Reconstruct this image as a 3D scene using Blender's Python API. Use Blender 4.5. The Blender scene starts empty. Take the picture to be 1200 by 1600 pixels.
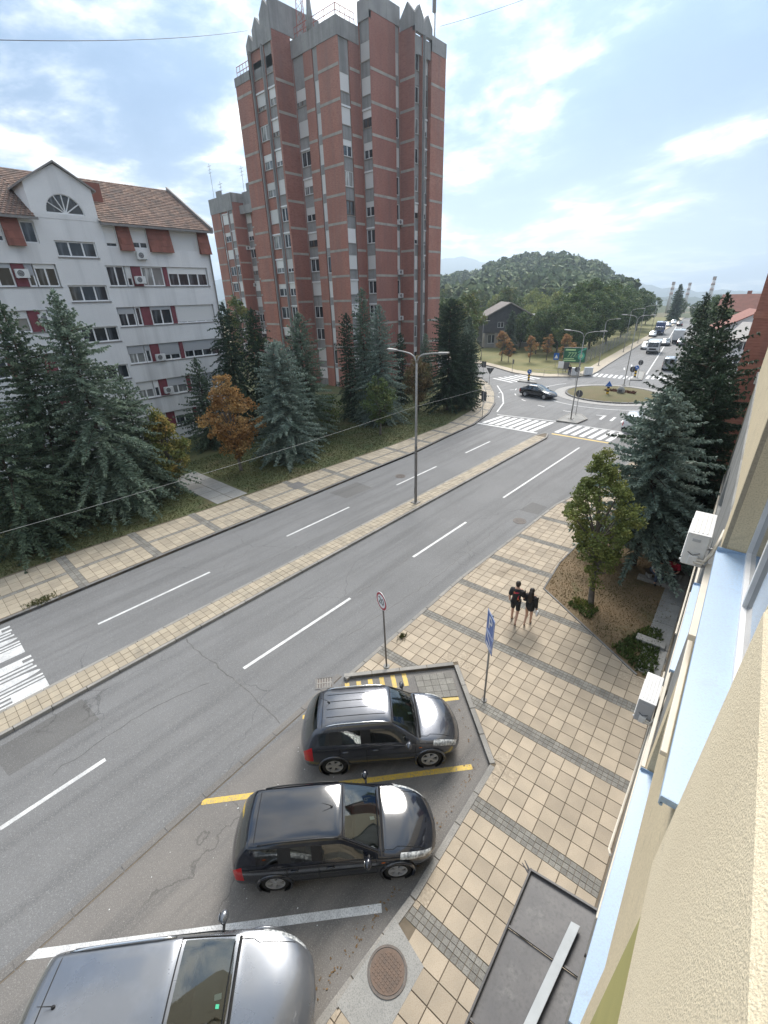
import bpy, bmesh, math, random
import numpy as np
from mathutils import Vector, Matrix
from mathutils.bvhtree import BVHTree
random.seed(7); RNG = np.random.default_rng(7)
SC = bpy.context.scene
COL = SC.collection
PI = math.pi
# ------------------------------------------------------------------ camera
CAM_H = 11.45
cd = bpy.data.cameras.new('camera'); cam = bpy.data.objects.new('camera', cd); COL.objects.link(cam)
cd.sensor_fit = 'HORIZONTAL'; cd.sensor_width = 36.0; cd.lens = 687.0 / 1200.0 * 36.0
cd.clip_start = 0.05; cd.clip_end = 20000
CR = Matrix(((0.743711, -0.277251, 0.608297), (0.668009, 0.343118, -0.660328), (-0.025641, 0.897442, 0.440387)))
cam.matrix_world = Matrix.Translation((0, 0, CAM_H)) @ CR.to_4x4()
SC.camera = cam
# ------------------------------------------------------------------ sun and sky
SUN_EL = math.radians(44); SUN_DIR = Vector((-0.50, 0.87, 0)).normalized()
sun_vec = Vector((SUN_DIR.x * math.cos(SUN_EL), SUN_DIR.y * math.cos(SUN_EL), math.sin(SUN_EL)))
sd = bpy.data.lights.new('sun', 'SUN'); sd.energy = 2.5; sd.angle = math.radians(26); sd.color = (1.0, 0.95, 0.88)
so = bpy.data.objects.new('sun', sd); COL.objects.link(so); so.location = (-60, 100, 120)
so.rotation_euler = sun_vec.to_track_quat('Z', 'Y').to_euler()
W = bpy.data.worlds.new('World'); SC.world = W; W.use_nodes = True
def world_nodes():
    nt = W.node_tree; nt.nodes.clear(); N = nt.nodes.new; L = nt.links.new
    out = N('ShaderNodeOutputWorld'); bg = N('ShaderNodeBackground'); bg.inputs['Strength'].default_value = 0.12
    sky = N('ShaderNodeTexSky'); sky.sky_type = 'NISHITA'; sky.sun_disc = False
    sky.sun_elevation = SUN_EL; sky.sun_rotation = math.atan2(SUN_DIR.x, SUN_DIR.y)
    sky.air_density = 1.0; sky.dust_density = 1.2; sky.ozone_density = 1.5
    tc = N('ShaderNodeTexCoord'); sep = N('ShaderNodeSeparateXYZ'); L(tc.outputs['Generated'], sep.inputs[0])
    def mth(op, a, b=None, clamp=False):
        m = N('ShaderNodeMath'); m.operation = op; m.use_clamp = clamp
        for k, v in enumerate((a, b)):
            if v is None: continue
            if isinstance(v, (int, float)): m.inputs[k].default_value = v
            else: L(v, m.inputs[k])
        return m.outputs[0]
    # a flat cloud layer seen in perspective
    zz = mth('ADD', mth('MAXIMUM', sep.outputs['Z'], 0.0), 0.16)
    cx = mth('DIVIDE', sep.outputs['X'], zz); cy = mth('DIVIDE', sep.outputs['Y'], zz)
    cmb = N('ShaderNodeCombineXYZ'); L(cx, cmb.inputs[0]); L(cy, cmb.inputs[1]); cmb.inputs[2].default_value = 3.7
    def noise(scale, detail, rough, dist, off):
        mp = N('ShaderNodeMapping'); mp.inputs['Location'].default_value = off; L(cmb.outputs[0], mp.inputs[0])
        n = N('ShaderNodeTexNoise'); n.inputs['Scale'].default_value = scale; n.inputs['Detail'].default_value = detail
        n.inputs['Roughness'].default_value = rough; n.inputs['Distortion'].default_value = dist
        L(mp.outputs[0], n.inputs['Vector']); return n.outputs[0]
    def ramp(v, a, b):
        r = N('ShaderNodeMapRange'); r.inputs[1].default_value = a; r.inputs[2].default_value = b
        r.interpolation_type = 'SMOOTHSTEP'; L(v, r.inputs[0]); return r.outputs[0]
    def mixc(f, a, b):
        m = N('ShaderNodeMix'); m.data_type = 'RGBA'
        if isinstance(f, float): m.inputs[0].default_value = f
        else: L(f, m.inputs[0])
        for k, v in ((6, a), (7, b)):
            if isinstance(v, tuple): m.inputs[k].default_value = (*v, 1)
            else: L(v, m.inputs[k])
        return m.outputs[2]
    big = noise(CLOUD_SC, 9, 0.58, 0.35, CLOUD_OFF); fine = noise(CLOUD_SC * 3.1, 7, 0.6, 0.5, (3.1, 1.7, 0)); vast = noise(CLOUD_SC * 0.45, 2, 0.5, 0.2, (8.2, 4.4, 0))
    den = mth('ADD', mth('ADD', mth('MULTIPLY', big, 0.62), mth('MULTIPLY', fine, 0.16)), mth('MULTIPLY', vast, 0.22))
    den = mth('ADD', mth('MULTIPLY', mth('SUBTRACT', den, 0.5), 2.7), 0.525)
    cr = N('ShaderNodeValToRGB'); cr.color_ramp.interpolation = 'B_SPLINE'; L(den, cr.inputs[0])
    stops = ((0.20, (0.9, 2.1, 4.1)), (0.36, (1.4, 2.6, 4.5)), (0.43, (5.0, 5.0, 4.85)), (0.475, (7.2, 7.0, 6.5)), (0.535, (2.9, 3.5, 4.3)), (0.61, (1.25, 1.95, 3.05)), (0.80, (1.25, 1.85, 2.8)))
    el = cr.color_ramp.elements; el[0].position = stops[0][0]; el[1].position = stops[-1][0]
    for q, c in stops[1:-1]: el.new(q)
    for e, (q, c) in zip(sorted(el, key=lambda e: e.position), stops): e.color = (*[v_ / 8 for v_ in c], 1)
    sc8 = N('ShaderNodeVectorMath'); sc8.operation = 'SCALE'; L(cr.outputs[0], sc8.inputs[0]); sc8.inputs['Scale'].default_value = 8.0; crc = sc8.outputs[0]
    blue = mixc(0.75, sky.outputs[0], crc)
    col = mixc(ramp(den, 0.30, 0.42), blue, crc)
    # clouds in front of the hidden sun glow
    dt = N('ShaderNodeVectorMath'); dt.operation = 'DOT_PRODUCT'; L(tc.outputs['Generated'], dt.inputs[0]); dt.inputs[1].default_value = tuple(sun_vec)
    gl = mth('ADD', mth('MULTIPLY', mth('POWER', mth('MAXIMUM', dt.outputs['Value'], 0.0), 7.0), 0.55), 1.0)
    gs = N('ShaderNodeVectorMath'); gs.operation = 'SCALE'; L(col, gs.inputs[0]); L(gl, gs.inputs['Scale']); col = gs.outputs[0]
    # milky band towards the horizon
    hz = ramp(sep.outputs['Z'], 0.30, 0.0)
    col = mixc(mth('MULTIPLY', hz, 0.5), col, (3.9, 4.5, 5.1))
    L(col, bg.inputs['Color']); L(bg.outputs[0], out.inputs[0])
CLOUD_OFF = (4.4, 11.5, 0); CLOUD_SC = 0.62
world_nodes()
vs = SC.view_settings
vs.view_transform = 'Standard'; vs.look = 'None'; vs.exposure = 0.98; vs.gamma = 1.0; vs.use_curve_mapping = False
SC.cycles.use_denoising = True
SC.cycles.max_bounces = 6; SC.cycles.transparent_max_bounces = 12; SC.cycles.volume_bounces = 0
# ------------------------------------------------------------------ object helpers
def tag(o, label=None, cat=None, group=None, kind=None):
    if label: o['label'] = label
    if cat: o['category'] = cat
    if group: o['group'] = group
    if kind: o['kind'] = kind
    return o
def thing(name, label, cat, loc=(0, 0, 0), rz=0.0, group=None):
    o = bpy.data.objects.new(name, None); COL.objects.link(o); o.empty_display_size = 0.3
    o.location = loc; o.rotation_euler = (0, 0, rz); return tag(o, label, cat, group)
def place(name, me, parent=None, loc=None, rot=None, scale=None):
    o = bpy.data.objects.new(name, me); COL.objects.link(o)
    if parent is not None: o.parent = parent
    if loc is not None: o.location = loc
    if rot is not None: o.rotation_euler = rot
    if scale is not None: o.scale = scale if hasattr(scale, '__len__') else (scale,) * 3
    return o
KIDS = {}
def copy_tree(o, parent=None):
    c = o.copy(); COL.objects.link(c); c.parent = parent
    for ch in o.children: copy_tree(ch, c)
    return c
def np_mesh(name, V, F, mat=None, smooth=False):
    V = np.asarray(V, np.float32); F = np.asarray(F, np.int32); me = bpy.data.meshes.new(name); k = F.shape[1]
    me.vertices.add(len(V)); me.vertices.foreach_set('co', V.ravel())
    me.loops.add(F.size); me.loops.foreach_set('vertex_index', F.ravel())
    me.polygons.add(len(F)); me.polygons.foreach_set('loop_start', np.arange(0, F.size, k, dtype=np.int32))
    try: me.polygons.foreach_set('loop_total', np.full(len(F), k, np.int32))
    except Exception: pass
    me.update(calc_edges=True)
    if smooth: me.polygons.foreach_set('use_smooth', np.ones(len(F), bool))
    if mat: me.materials.append(mat)
    return me
class MB:
    def __init__(s): s.v = []; s.f = []; s.m = []; s.cur = 0
    def add(s, vs_, fs_):
        b = len(s.v); s.v += [tuple(p) for p in vs_]; s.f += [tuple(b + i for i in f) for f in fs_]; s.m += [s.cur] * len(fs_); return s
    def quad(s, *p): return s.add(p, [tuple(range(len(p)))])
    def box(s, x0, x1, y0, y1, z0, z1):
        return s.add([(x0,y0,z0),(x1,y0,z0),(x1,y1,z0),(x0,y1,z0),(x0,y0,z1),(x1,y0,z1),(x1,y1,z1),(x0,y1,z1)],
                     [(0,3,2,1),(4,5,6,7),(0,1,5,4),(1,2,6,5),(2,3,7,6),(3,0,4,7)])
    def obox(s, o, u, v, w):
        o, u, v, w = map(Vector, (o, u, v, w))
        return s.add([o, o+u, o+u+v, o+v, o+w, o+u+w, o+u+v+w, o+v+w], [(0,3,2,1),(4,5,6,7),(0,1,5,4),(1,2,6,5),(2,3,7,6),(3,0,4,7)])
    def prism(s, poly, z0, z1, top=True, bottom=False):
        n = len(poly); b = [(p[0], p[1], z0) for p in poly] + [(p[0], p[1], z1) for p in poly]
        f = [(i, (i+1) % n, n + (i+1) % n, n + i) for i in range(n)]
        if top: f.append(tuple(range(n, 2*n)))
        if bottom: f.append(tuple(reversed(range(n))))
        return s.add(b, f)
    def sheet(s, poly, z): return s.add([(p[0], p[1], z) for p in poly], [tuple(range(len(poly)))])
    def tube(s, pts, rad, n=8, cap=True):
        pts = [Vector(p) for p in pts]; k = len(pts)
        if not hasattr(rad, '__len__'): rad = [rad] * k
        ref = None; rings = []
        for i, p in enumerate(pts):
            d = (pts[min(i+1, k-1)] - pts[max(i-1, 0)]).normalized()
            if ref is None: ref = Vector((0, 0, 1)) if abs(d.z) < 0.9 else Vector((1, 0, 0))
            a = (ref - d * ref.dot(d)).normalized(); b = d.cross(a); ref = a
            rings.append([p + (a * math.cos(2*PI*j/n) + b * math.sin(2*PI*j/n)) * rad[i] for j in range(n)])
        vs_ = [q for r in rings for q in r]
        fs_ = [(i*n + j, i*n + (j+1) % n, (i+1)*n + (j+1) % n, (i+1)*n + j) for i in range(k-1) for j in range(n)]
        if cap: fs_ += [tuple(reversed(range(n))), tuple((k-1)*n + j for j in range(n))]
        return s.add(vs_, fs_)
    def cyl(s, c, r, z0, z1, n=16, r1=None):
        return s.tube([(c[0], c[1], z0), (c[0], c[1], z1)], [r, r if r1 is None else r1], n)
    def ell(s, c, r, nu=12, nv=8):
        vs_ = []; fs_ = []
        for i in range(nv + 1):
            t = PI * i / nv
            for j in range(nu):
                a = 2*PI*j/nu; vs_.append((c[0] + r[0]*math.sin(t)*math.cos(a), c[1] + r[1]*math.sin(t)*math.sin(a), c[2] + r[2]*math.cos(t)))
        for i in range(nv):
            for j in range(nu): fs_.append((i*nu + j, (i+1)*nu + j, (i+1)*nu + (j+1) % nu, i*nu + (j+1) % nu))
        return s.add(vs_, fs_)
    def mesh(s, name, mats, smooth=False):
        me = bpy.data.meshes.new(name); me.from_pydata(s.v, [], s.f)
        for m in (mats if isinstance(mats, (list, tuple)) else [mats]): me.materials.append(m)
        if any(s.m): me.polygons.foreach_set('material_index', s.m)
        if smooth: me.polygons.foreach_set('use_smooth', [True] * len(s.f))
        me.update(); return me
    def build(s, name, mats, parent=None, smooth=False, bevel=0, loc=None, rot=None):
        o = place(name, s.mesh(name, mats, smooth), parent, loc, rot)
        if bevel:
            m = o.modifiers.new('bevel', 'BEVEL'); m.width = bevel; m.segments = 2; m.limit_method = 'ANGLE'; m.angle_limit = math.radians(40)
        return o
def struct(name, mb, mats, **k): return tag(mb.build(name, mats, **k), kind='structure')
# ------------------------------------------------------------------ materials
MATS = {}
def nodes_of(name):
    m = bpy.data.materials.new(name); m.use_nodes = True; nt = m.node_tree; b = nt.nodes['Principled BSDF']; MATS[name] = m
    return m, nt, b
def mixn(nt, f, a, b, blend='MIX'):
    n = nt.nodes.new('ShaderNodeMix'); n.data_type = 'RGBA'; n.blend_type = blend
    for k, v in ((0, f), (6, a), (7, b)):
        if isinstance(v, (int, float)): n.inputs[k].default_value = v
        elif isinstance(v, tuple): n.inputs[k].default_value = (*v, 1)
        else: nt.links.new(v, n.inputs[k])
    return n.outputs[2]
def noisen(nt, vec, scale, detail=4, rough=0.55, lo=0.35, hi=0.65, dist=0.0):
    n = nt.nodes.new('ShaderNodeTexNoise'); n.inputs['Scale'].default_value = scale; n.inputs['Detail'].default_value = detail
    n.inputs['Roughness'].default_value = rough; n.inputs['Distortion'].default_value = dist
    if vec is not None: nt.links.new(vec, n.inputs['Vector'])
    r = nt.nodes.new('ShaderNodeMapRange'); r.inputs[1].default_value = lo; r.inputs[2].default_value = hi
    nt.links.new(n.outputs[0], r.inputs[0]); return r.outputs[0]
def vec_of(nt, stretch=None, coord='Object', rot=None):
    tc = nt.nodes.new('ShaderNodeTexCoord'); v = tc.outputs[coord]
    if stretch or rot:
        mp = nt.nodes.new('ShaderNodeMapping'); nt.links.new(v, mp.inputs[0])
        if stretch: mp.inputs['Scale'].default_value = stretch
        if rot: mp.inputs['Rotation'].default_value = rot
        v = mp.outputs[0]
    return v
def bumpn(nt, b, h, strength, dist=0.01):
    n = nt.nodes.new('ShaderNodeBump'); n.inputs['Strength'].default_value = strength; n.inputs['Distance'].default_value = dist
    nt.links.new(h, n.inputs['Height']); nt.links.new(n.outputs[0], b.inputs['Normal'])
def mat(name, c, c2=None, rough=0.7, scale=3.0, fine=None, finec=None, spread=0.0, metal=0.0, bump=0.0, bscale=60, streak=None, streakc=None, spec=None, stain=None, stainc=None, sscale=0.6):
    m, nt, b = nodes_of(name); v = vec_of(nt); L = nt.links.new
    col = c
    if c2: col = mixn(nt, noisen(nt, v, scale), c, c2)
    if stain: col = mixn(nt, noisen(nt, v, sscale, 5, 0.6, 0.5, 0.72, 0.6), col, stainc) if stain == 1 else mixn(nt, noisen(nt, v, sscale, 5, 0.6, stain, stain + 0.18, 0.6), col, stainc)
    if streak: # dirt running down a wall
        sv = vec_of(nt, (streak, streak, streak * 0.06)); col = mixn(nt, noisen(nt, sv, 1.0, 5, 0.6, 0.48, 0.75), col, streakc)
    if fine: col = mixn(nt, noisen(nt, v, fine, 2, 0.5, 0.45, 0.75), col, finec)
    if spread:
        g = nt.nodes.new('ShaderNodeNewGeometry'); oi = nt.nodes.new('ShaderNodeObjectInfo')
        a = nt.nodes.new('ShaderNodeMath'); a.operation = 'ADD'; L(g.outputs['Random Per Island'], a.inputs[0]); L(oi.outputs['Random'], a.inputs[1])
        fr = nt.nodes.new('ShaderNodeMath'); fr.operation = 'FRACT'; L(a.outputs[0], fr.inputs[0])
        r = nt.nodes.new('ShaderNodeMapRange'); r.inputs[3].default_value = 1 - spread; r.inputs[4].default_value = 1 + spread; L(fr.outputs[0], r.inputs[0])
        cc = nt.nodes.new('ShaderNodeVectorMath'); cc.operation = 'SCALE'
        if isinstance(col, tuple): cc.inputs[0].default_value = col
        else: L(col, cc.inputs[0])
        L(r.outputs[0], cc.inputs['Scale']); col = cc.outputs[0]
    if isinstance(col, tuple): b.inputs['Base Color'].default_value = (*col, 1)
    else: L(col, b.inputs['Base Color'])
    b.inputs['Roughness'].default_value = rough; b.inputs['Metallic'].default_value = metal
    if spec is not None: b.inputs['Specular IOR Level'].default_value = spec
    if bump: bumpn(nt, b, noisen(nt, v, bscale, 3, 0.6, 0.2, 0.8), bump)
    return m
# ------------------------------------------------------------------ ground, roads, pavements
ROT = math.radians(3.5); CW = Vector((math.cos(ROT), math.sin(ROT))); CU = Vector((-math.sin(ROT), math.cos(ROT)))
def B2(s, t): p = CW * s + CU * t; return (p.x, p.y)          # building frame (s out of the wall is negative, t along the wall)
def asphalt(name, c, c2, stainc):
    m, nt, b = nodes_of(name); v = vec_of(nt); L = nt.links.new
    col = mixn(nt, noisen(nt, v, 0.35, 5, 0.6), c, c2)
    col = mixn(nt, noisen(nt, vec_of(nt, (1.6, 0.10, 1)), 1.0, 5, 0.6, 0.47, 0.66), col, stainc)      # worn wheel tracks
    col = mixn(nt, noisen(nt, v, 45, 2, 0.6, 0.54, 0.72), col, tuple(x * 1.75 for x in c))              # pale stones
    col = mixn(nt, noisen(nt, v, 60, 2, 0.6, 0.56, 0.75), col, tuple(x * 0.5 for x in c))
    vo = nt.nodes.new('ShaderNodeTexVoronoi'); vo.feature = 'DISTANCE_TO_EDGE'; vo.inputs['Scale'].default_value = 0.22
    wv = nt.nodes.new('ShaderNodeVectorMath'); wv.operation = 'ADD'; nz = nt.nodes.new('ShaderNodeTexNoise'); nz.inputs['Scale'].default_value = 0.9; nz.inputs['Detail'].default_value = 6
    L(v, nz.inputs['Vector']); L(v, wv.inputs[0]); L(nz.outputs['Color'], wv.inputs[1]); L(wv.outputs[0], vo.inputs['Vector'])
    cr = nt.nodes.new('ShaderNodeMapRange'); cr.inputs[1].default_value = 0.0; cr.inputs[2].default_value = 0.004; cr.inputs[3].default_value = 1; cr.inputs[4].default_value = 0; L(vo.outputs['Distance'], cr.inputs[0])
    gate = noisen(nt, v, 0.16, 3, 0.5, 0.52, 0.58); mu = nt.nodes.new('ShaderNodeMath'); mu.operation = 'MULTIPLY'; L(cr.outputs[0], mu.inputs[0]); L(gate, mu.inputs[1])
    mu2 = nt.nodes.new('ShaderNodeMath'); mu2.operation = 'MULTIPLY'; L(mu.outputs[0], mu2.inputs[0]); mu2.inputs[1].default_value = 0.6
    col = mixn(nt, mu2.outputs[0], col, tuple(x * 0.4 for x in c))
    L(col, b.inputs['Base Color']); b.inputs['Roughness'].default_value = 0.82
    bumpn(nt, b, noisen(nt, v, 70, 2, 0.6, 0.2, 0.8), 0.35, 0.006)
    return m
asphalt('asphalt', (0.160, 0.160, 0.161), (0.190, 0.190, 0.191), (0.133, 0.133, 0.134))
asphalt('asphalt_bay', (0.165, 0.155, 0.145), (0.205, 0.190, 0.175), (0.125, 0.120, 0.115))
mat('paint', (0.78, 0.78, 0.77), (0.55, 0.55, 0.55), 0.6, 4.0, 35, (0.36, 0.36, 0.36))
mat('paint_yellow', (0.72, 0.48, 0.06), (0.60, 0.42, 0.10), 0.6, 4.0, 30, (0.30, 0.26, 0.18))
mat('tile', (0.44, 0.365, 0.275), (0.375, 0.315, 0.24), 0.8, 1.3, 40, (0.36, 0.29, 0.21), spread=0.15, bump=0.2, stain=0.53, stainc=(0.29, 0.235, 0.17), sscale=0.8)
mat('tile_pale', (0.42, 0.355, 0.265), (0.365, 0.315, 0.24), 0.8, 1.3, 40, (0.34, 0.29, 0.22), spread=0.12, bump=0.2, stain=0.56, stainc=(0.27, 0.24, 0.19), sscale=0.9)
mat('band', (0.20, 0.19, 0.17), (0.26, 0.25, 0.22), 0.85, 1.6, 40, (0.14, 0.13, 0.12), spread=0.16, bump=0.2)
mat('mortar', (0.135, 0.11, 0.08), (0.18, 0.145, 0.105), 0.95, 4)
mat('kerb', (0.34, 0.32, 0.29), (0.26, 0.25, 0.23), 0.85, 2.0, 40, (0.2, 0.19, 0.18), spread=0.10, bump=0.2)
mat('kerb_dark', (0.16, 0.155, 0.15), (0.22, 0.21, 0.20), 0.85, 2.0, 40, (0.11, 0.11, 0.11), spread=0.15, bump=0.2)
mat('concrete', (0.36, 0.35, 0.33), (0.27, 0.265, 0.25), 0.85, 1.2, 50, (0.2, 0.2, 0.19), bump=0.15)
mat('iron', (0.10, 0.09, 0.085), (0.15, 0.12, 0.10), 0.65, 9, bump=0.1)
mat('rust_iron', (0.17, 0.115, 0.085), (0.13, 0.095, 0.075), 0.75, 7, bump=0.15)
mat('earth', (0.10, 0.105, 0.05), (0.16, 0.13, 0.07), 0.95, 0.25, 25, (0.07, 0.075, 0.035), bump=0.4, stain=0.5, stainc=(0.17, 0.125, 0.07), sscale=0.5)
mat('lawn', (0.080, 0.102, 0.038), (0.12, 0.12, 0.05), 0.95, 0.5, 28, (0.040, 0.055, 0.022), bump=0.6, bscale=30, stain=0.52, stainc=(0.135, 0.105, 0.055), sscale=0.35)
mat('dry_lawn', (0.215, 0.15, 0.09), (0.165, 0.12, 0.07), 0.95, 0.9, 35, (0.12, 0.09, 0.045), bump=0.7, bscale=30, stain=0.55, stainc=(0.10, 0.10, 0.045), sscale=0.8)
mat('park_lawn', (0.16, 0.16, 0.055), (0.22, 0.19, 0.075), 0.95, 0.2, 15, (0.10, 0.11, 0.04), bump=0.3, bscale=20)
mat('island_turf', (0.16, 0.125, 0.06), (0.125, 0.12, 0.05), 0.95, 0.6, 18, (0.09, 0.08, 0.035), bump=0.4, bscale=20)
mat('apron_stone', (0.40, 0.385, 0.365), (0.32, 0.31, 0.295), 0.85, 2.5, 30, (0.25, 0.24, 0.23), bump=0.3)
RZ = -0.12
# wide ground sheet
def ground_z(r): return -0.20 if r < 260 else -0.20 - 0.026 * (min(r, 2600) - 260)
g = MB(); n = 48; rad = [0.01, 120, 260, 600, 1200, 2600, 9000]; vs_ = []; fs_ = []
for r in rad: vs_ += [(r*math.cos(2*PI*i/n), r*math.sin(2*PI*i/n), ground_z(r)) for i in range(n)]
for k in range(len(rad) - 1):
    for i in range(n): fs_.append((k*n + i, (k+1)*n + i, (k+1)*n + (i+1) % n, k*n + (i+1) % n))
g.add(vs_, fs_); struct('ground', g, MATS['earth'])
# road sheets
g = MB(); g.sheet([(-46, -60), (3, -60), (3, 30), (0, 80), (-12, 240), (-40, 240), (-60, 150), (-120, 110), (-120, 60), (-46, 40)], RZ)
ROAD = struct('road', g, MATS['asphalt'])
g = MB(); g.sheet([(-8.42, -12), (-8.22, 1.9), (-8.42, 7.2), (-5.7, 10.0), (-2.7, 7.5), (-2.6, -12)], RZ + 0.004)
BAY = struct('parking_bay', g, MATS['asphalt_bay'])
# concrete channel between road and bay
gp = [(-8.05, -8.0), (-8.05, -2.2), (-8.30, 1.9), (-8.48, 5.3), (-8.62, 7.0)]
for a, b_ in zip(gp[:-1], gp[1:]):
    ln = math.dist(a, b_); k = max(1, round(ln / 1.0))
    for i in range(k):
        p = Vector(a).lerp(Vector(b_), (i + 0.01) / k); q = Vector(a).lerp(Vector(b_), (i + 0.99) / k); d = (q - p).normalized(); nn = Vector((-d.y, d.x))
        m = MB(); m.prism([p + nn * 0.02, p + nn * 0.20, q + nn * 0.20, q + nn * 0.02][::-1], RZ, RZ + 0.012); m.build('channel_stone', MATS['asphalt_bay'], ROAD)
        m = MB(); m.prism([p - nn * 0.012, p + nn * 0.012, q + nn * 0.012, q - nn * 0.012][::-1], RZ, RZ + 0.007); m.build('channel_joint', MATS['mortar'], ROAD)
# ---- kerbs: individual stones along a line
def kerb_run(parent, pts, width, z0, z1, mname, stone=1.0, near=None, name='kerb_stone'):
    far = MB(); cnt = 0
    for a, b_ in zip(pts[:-1], pts[1:]):
        a = Vector(a); b_ = Vector(b_); ln = (b_ - a).length; k = max(1, round(ln / stone)); d = (b_ - a).normalized(); nn = Vector((-d.y, d.x))
        for i in range(k):
            p = a.lerp(b_, i / k) + d * 0.008; q = a.lerp(b_, (i + 1) / k) - d * 0.008; j = random.uniform(-.004, .004)
            poly = [p, q, q + nn * width, p + nn * width]
            if math.hypot(p.x, p.y) < 45:
                m = MB(); m.prism(poly, z0, z1 + j); m.build(name, MATS[mname], parent, bevel=0.012)
            else: far.prism(poly, z0, z1 + j)
    if far.f: tag(far.build(name, MATS[mname], parent), kind='stuff')
# ---- left pavement and lawn
LK = [(-21.2, -40), (-21.2, -0.2), (-21.25, 7.2), (-21.2, 13.2), (-21.3, 21.5), (-21.3, 27.1), (-21.7, 31.9), (-22.0, 37.3), (-23.1, 42.0), (-25.0, 46.8), (-27.8, 51.8), (-31.1, 56.5), (-34.7, 60.2), (-38.6, 62.7), (-60, 72)]
LE = [(-25.2, -40), (-25.2, 0.5), (-25.2, 4.1), (-24.6, 10.8), (-24.5, 16.3), (-24.0, 27.1), (-24.1, 35.5), (-25.3, 42.0), (-28.4, 48.6), (-33.2, 56.1), (-37.0, 60.2), (-60, 69)]
g = MB(); g.prism([(-120, -40)] + LE + [(-120, 90)], -0.3, -0.005); LAWN = struct('lawn', g, MATS['lawn'])
g = MB(); g.prism(LK[:1] + LK[1:] + LE[::-1], -0.3, -0.012); LPAV = struct('pavement_left', g, MATS['mortar'])
kerb_run(LPAV, [(x - 0.0, y) for x, y in LK[:-1]], 0.16, -0.2, 0.005, 'kerb_dark')
def clip_half(poly, a, b_):
    out = []; n_ = len(poly)
    side = lambda p: (b_[0]-a[0])*(p[1]-a[1]) - (b_[1]-a[1])*(p[0]-a[0])
    for i in range(n_):
        p, q = poly[i], poly[(i+1) % n_]; sp, sq = side(p), side(q)
        if sp >= 0: out.append(p)
        if (sp >= 0) != (sq >= 0): t = sp / (sp - sq); out.append((p[0]+(q[0]-p[0])*t, p[1]+(q[1]-p[1])*t))
    return out
def interp(line, y):
    for (x0, y0), (x1, y1) in zip(line[:-1], line[1:]):
        if y0 <= y <= y1: return x0 + (x1-x0)*(y-y0)/(y1-y0)
    return line[-1][0]
# tiles of the left pavement: fields between dark bands
def left_tiles():
    tl = []; bd = []
    y = -14.0; per = 3.35; bw = 0.42
    while y < 58:
        for fld, (f0, f1) in enumerate(((0.04, 0.49), (0.56, 0.985))):
            nx = 4; ny = 7
            for i in range(nx):
                for j in range(ny):
                    pts = []
                    for (di, dj) in ((0.02, 0.02), (0.98, 0.02), (0.98, 0.98), (0.02, 0.98)):
                        yy = y + bw + (per - bw) * (j + dj) / ny; f = f0 + (f1 - f0) * (i + di) / nx
                        xk = interp(LK, yy) - 0.16; xl = interp(LE, yy); sh = 0 if yy < 36 else 0.0
                        pts.append((xl + (xk - xl) * f, yy + sh))
                    tl.append(pts)
        for i in range(16):
            for j in range(2):
                pts = []
                for (di, dj) in ((0.03, 0.04), (0.97, 0.04), (0.97, 0.96), (0.03, 0.96)):
                    yy = y + bw * (j + dj) / 2; f = (i + di) / 16; xk = interp(LK, yy) - 0.16; xl = interp(LE, yy); pts.append((xl + (xk - xl) * f, yy))
                bd.append(pts)
        for j in range(12):
            pts = []
            for (di, dj) in ((0.05, 0.02), (0.95, 0.02), (0.95, 0.98), (0.05, 0.98)):
                yy = y + bw + (per - bw) * (j + dj) / 12; f = 0.49 + 0.07 * di; xk = interp(LK, yy) - 0.16; xl = interp(LE, yy); pts.append((xl + (xk - xl) * f, yy))
            bd.append(pts)
        y += per
    return tl, bd
tl, bd = left_tiles()
key = lambda p: math.hypot(p[0][0], p[0][1])
tl = [t for t in tl if t[0][1] > -4]; tl.sort(key=key)
for p in tl[:260]:
    m = MB(); m.prism(p, -0.03, random.uniform(-0.003, 0.002)); m.build('paving_tile', MATS['tile_pale'], LPAV)
m = MB()
for p in tl[260:]: m.prism(p, -0.03, random.uniform(-0.003, 0.002))
tag(m.build('paving_tile', MATS['tile_pale'], LPAV), kind='stuff')
m = MB()
for p in bd: m.prism(p, -0.03, random.uniform(-0.005, -0.001))
tag(m.build('band_brick', MATS['band'], LPAV), kind='stuff')
# path slabs crossing the lawn to the white building
A0, A1, A2, A3 = Vector((-24.7, 11.4)), Vector((-24.7, 13.6)), Vector((-31.5, 13.4)), Vector((-31.5, 11.2))
g = MB(); g.prism([A3, A0, A1, A2], -0.2, -0.002); PATH = struct('garden_path', g, MATS['mortar'])
for i in range(6):
    for j in range(2):
        m = MB(); c = []
        for (di, dj) in ((0.015, 0.02), (0.985, 0.02), (0.985, 0.98), (0.015, 0.98)):
            u = (i + di) / 6; v_ = (j + dj) / 2; c.append(A0.lerp(A3, u).lerp(A1.lerp(A2, u), v_))
        m.prism(c[::-1], -0.03, 0.008 + random.uniform(-.006, .006)); m.build('path_slab', MATS['concrete'], PATH)
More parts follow.
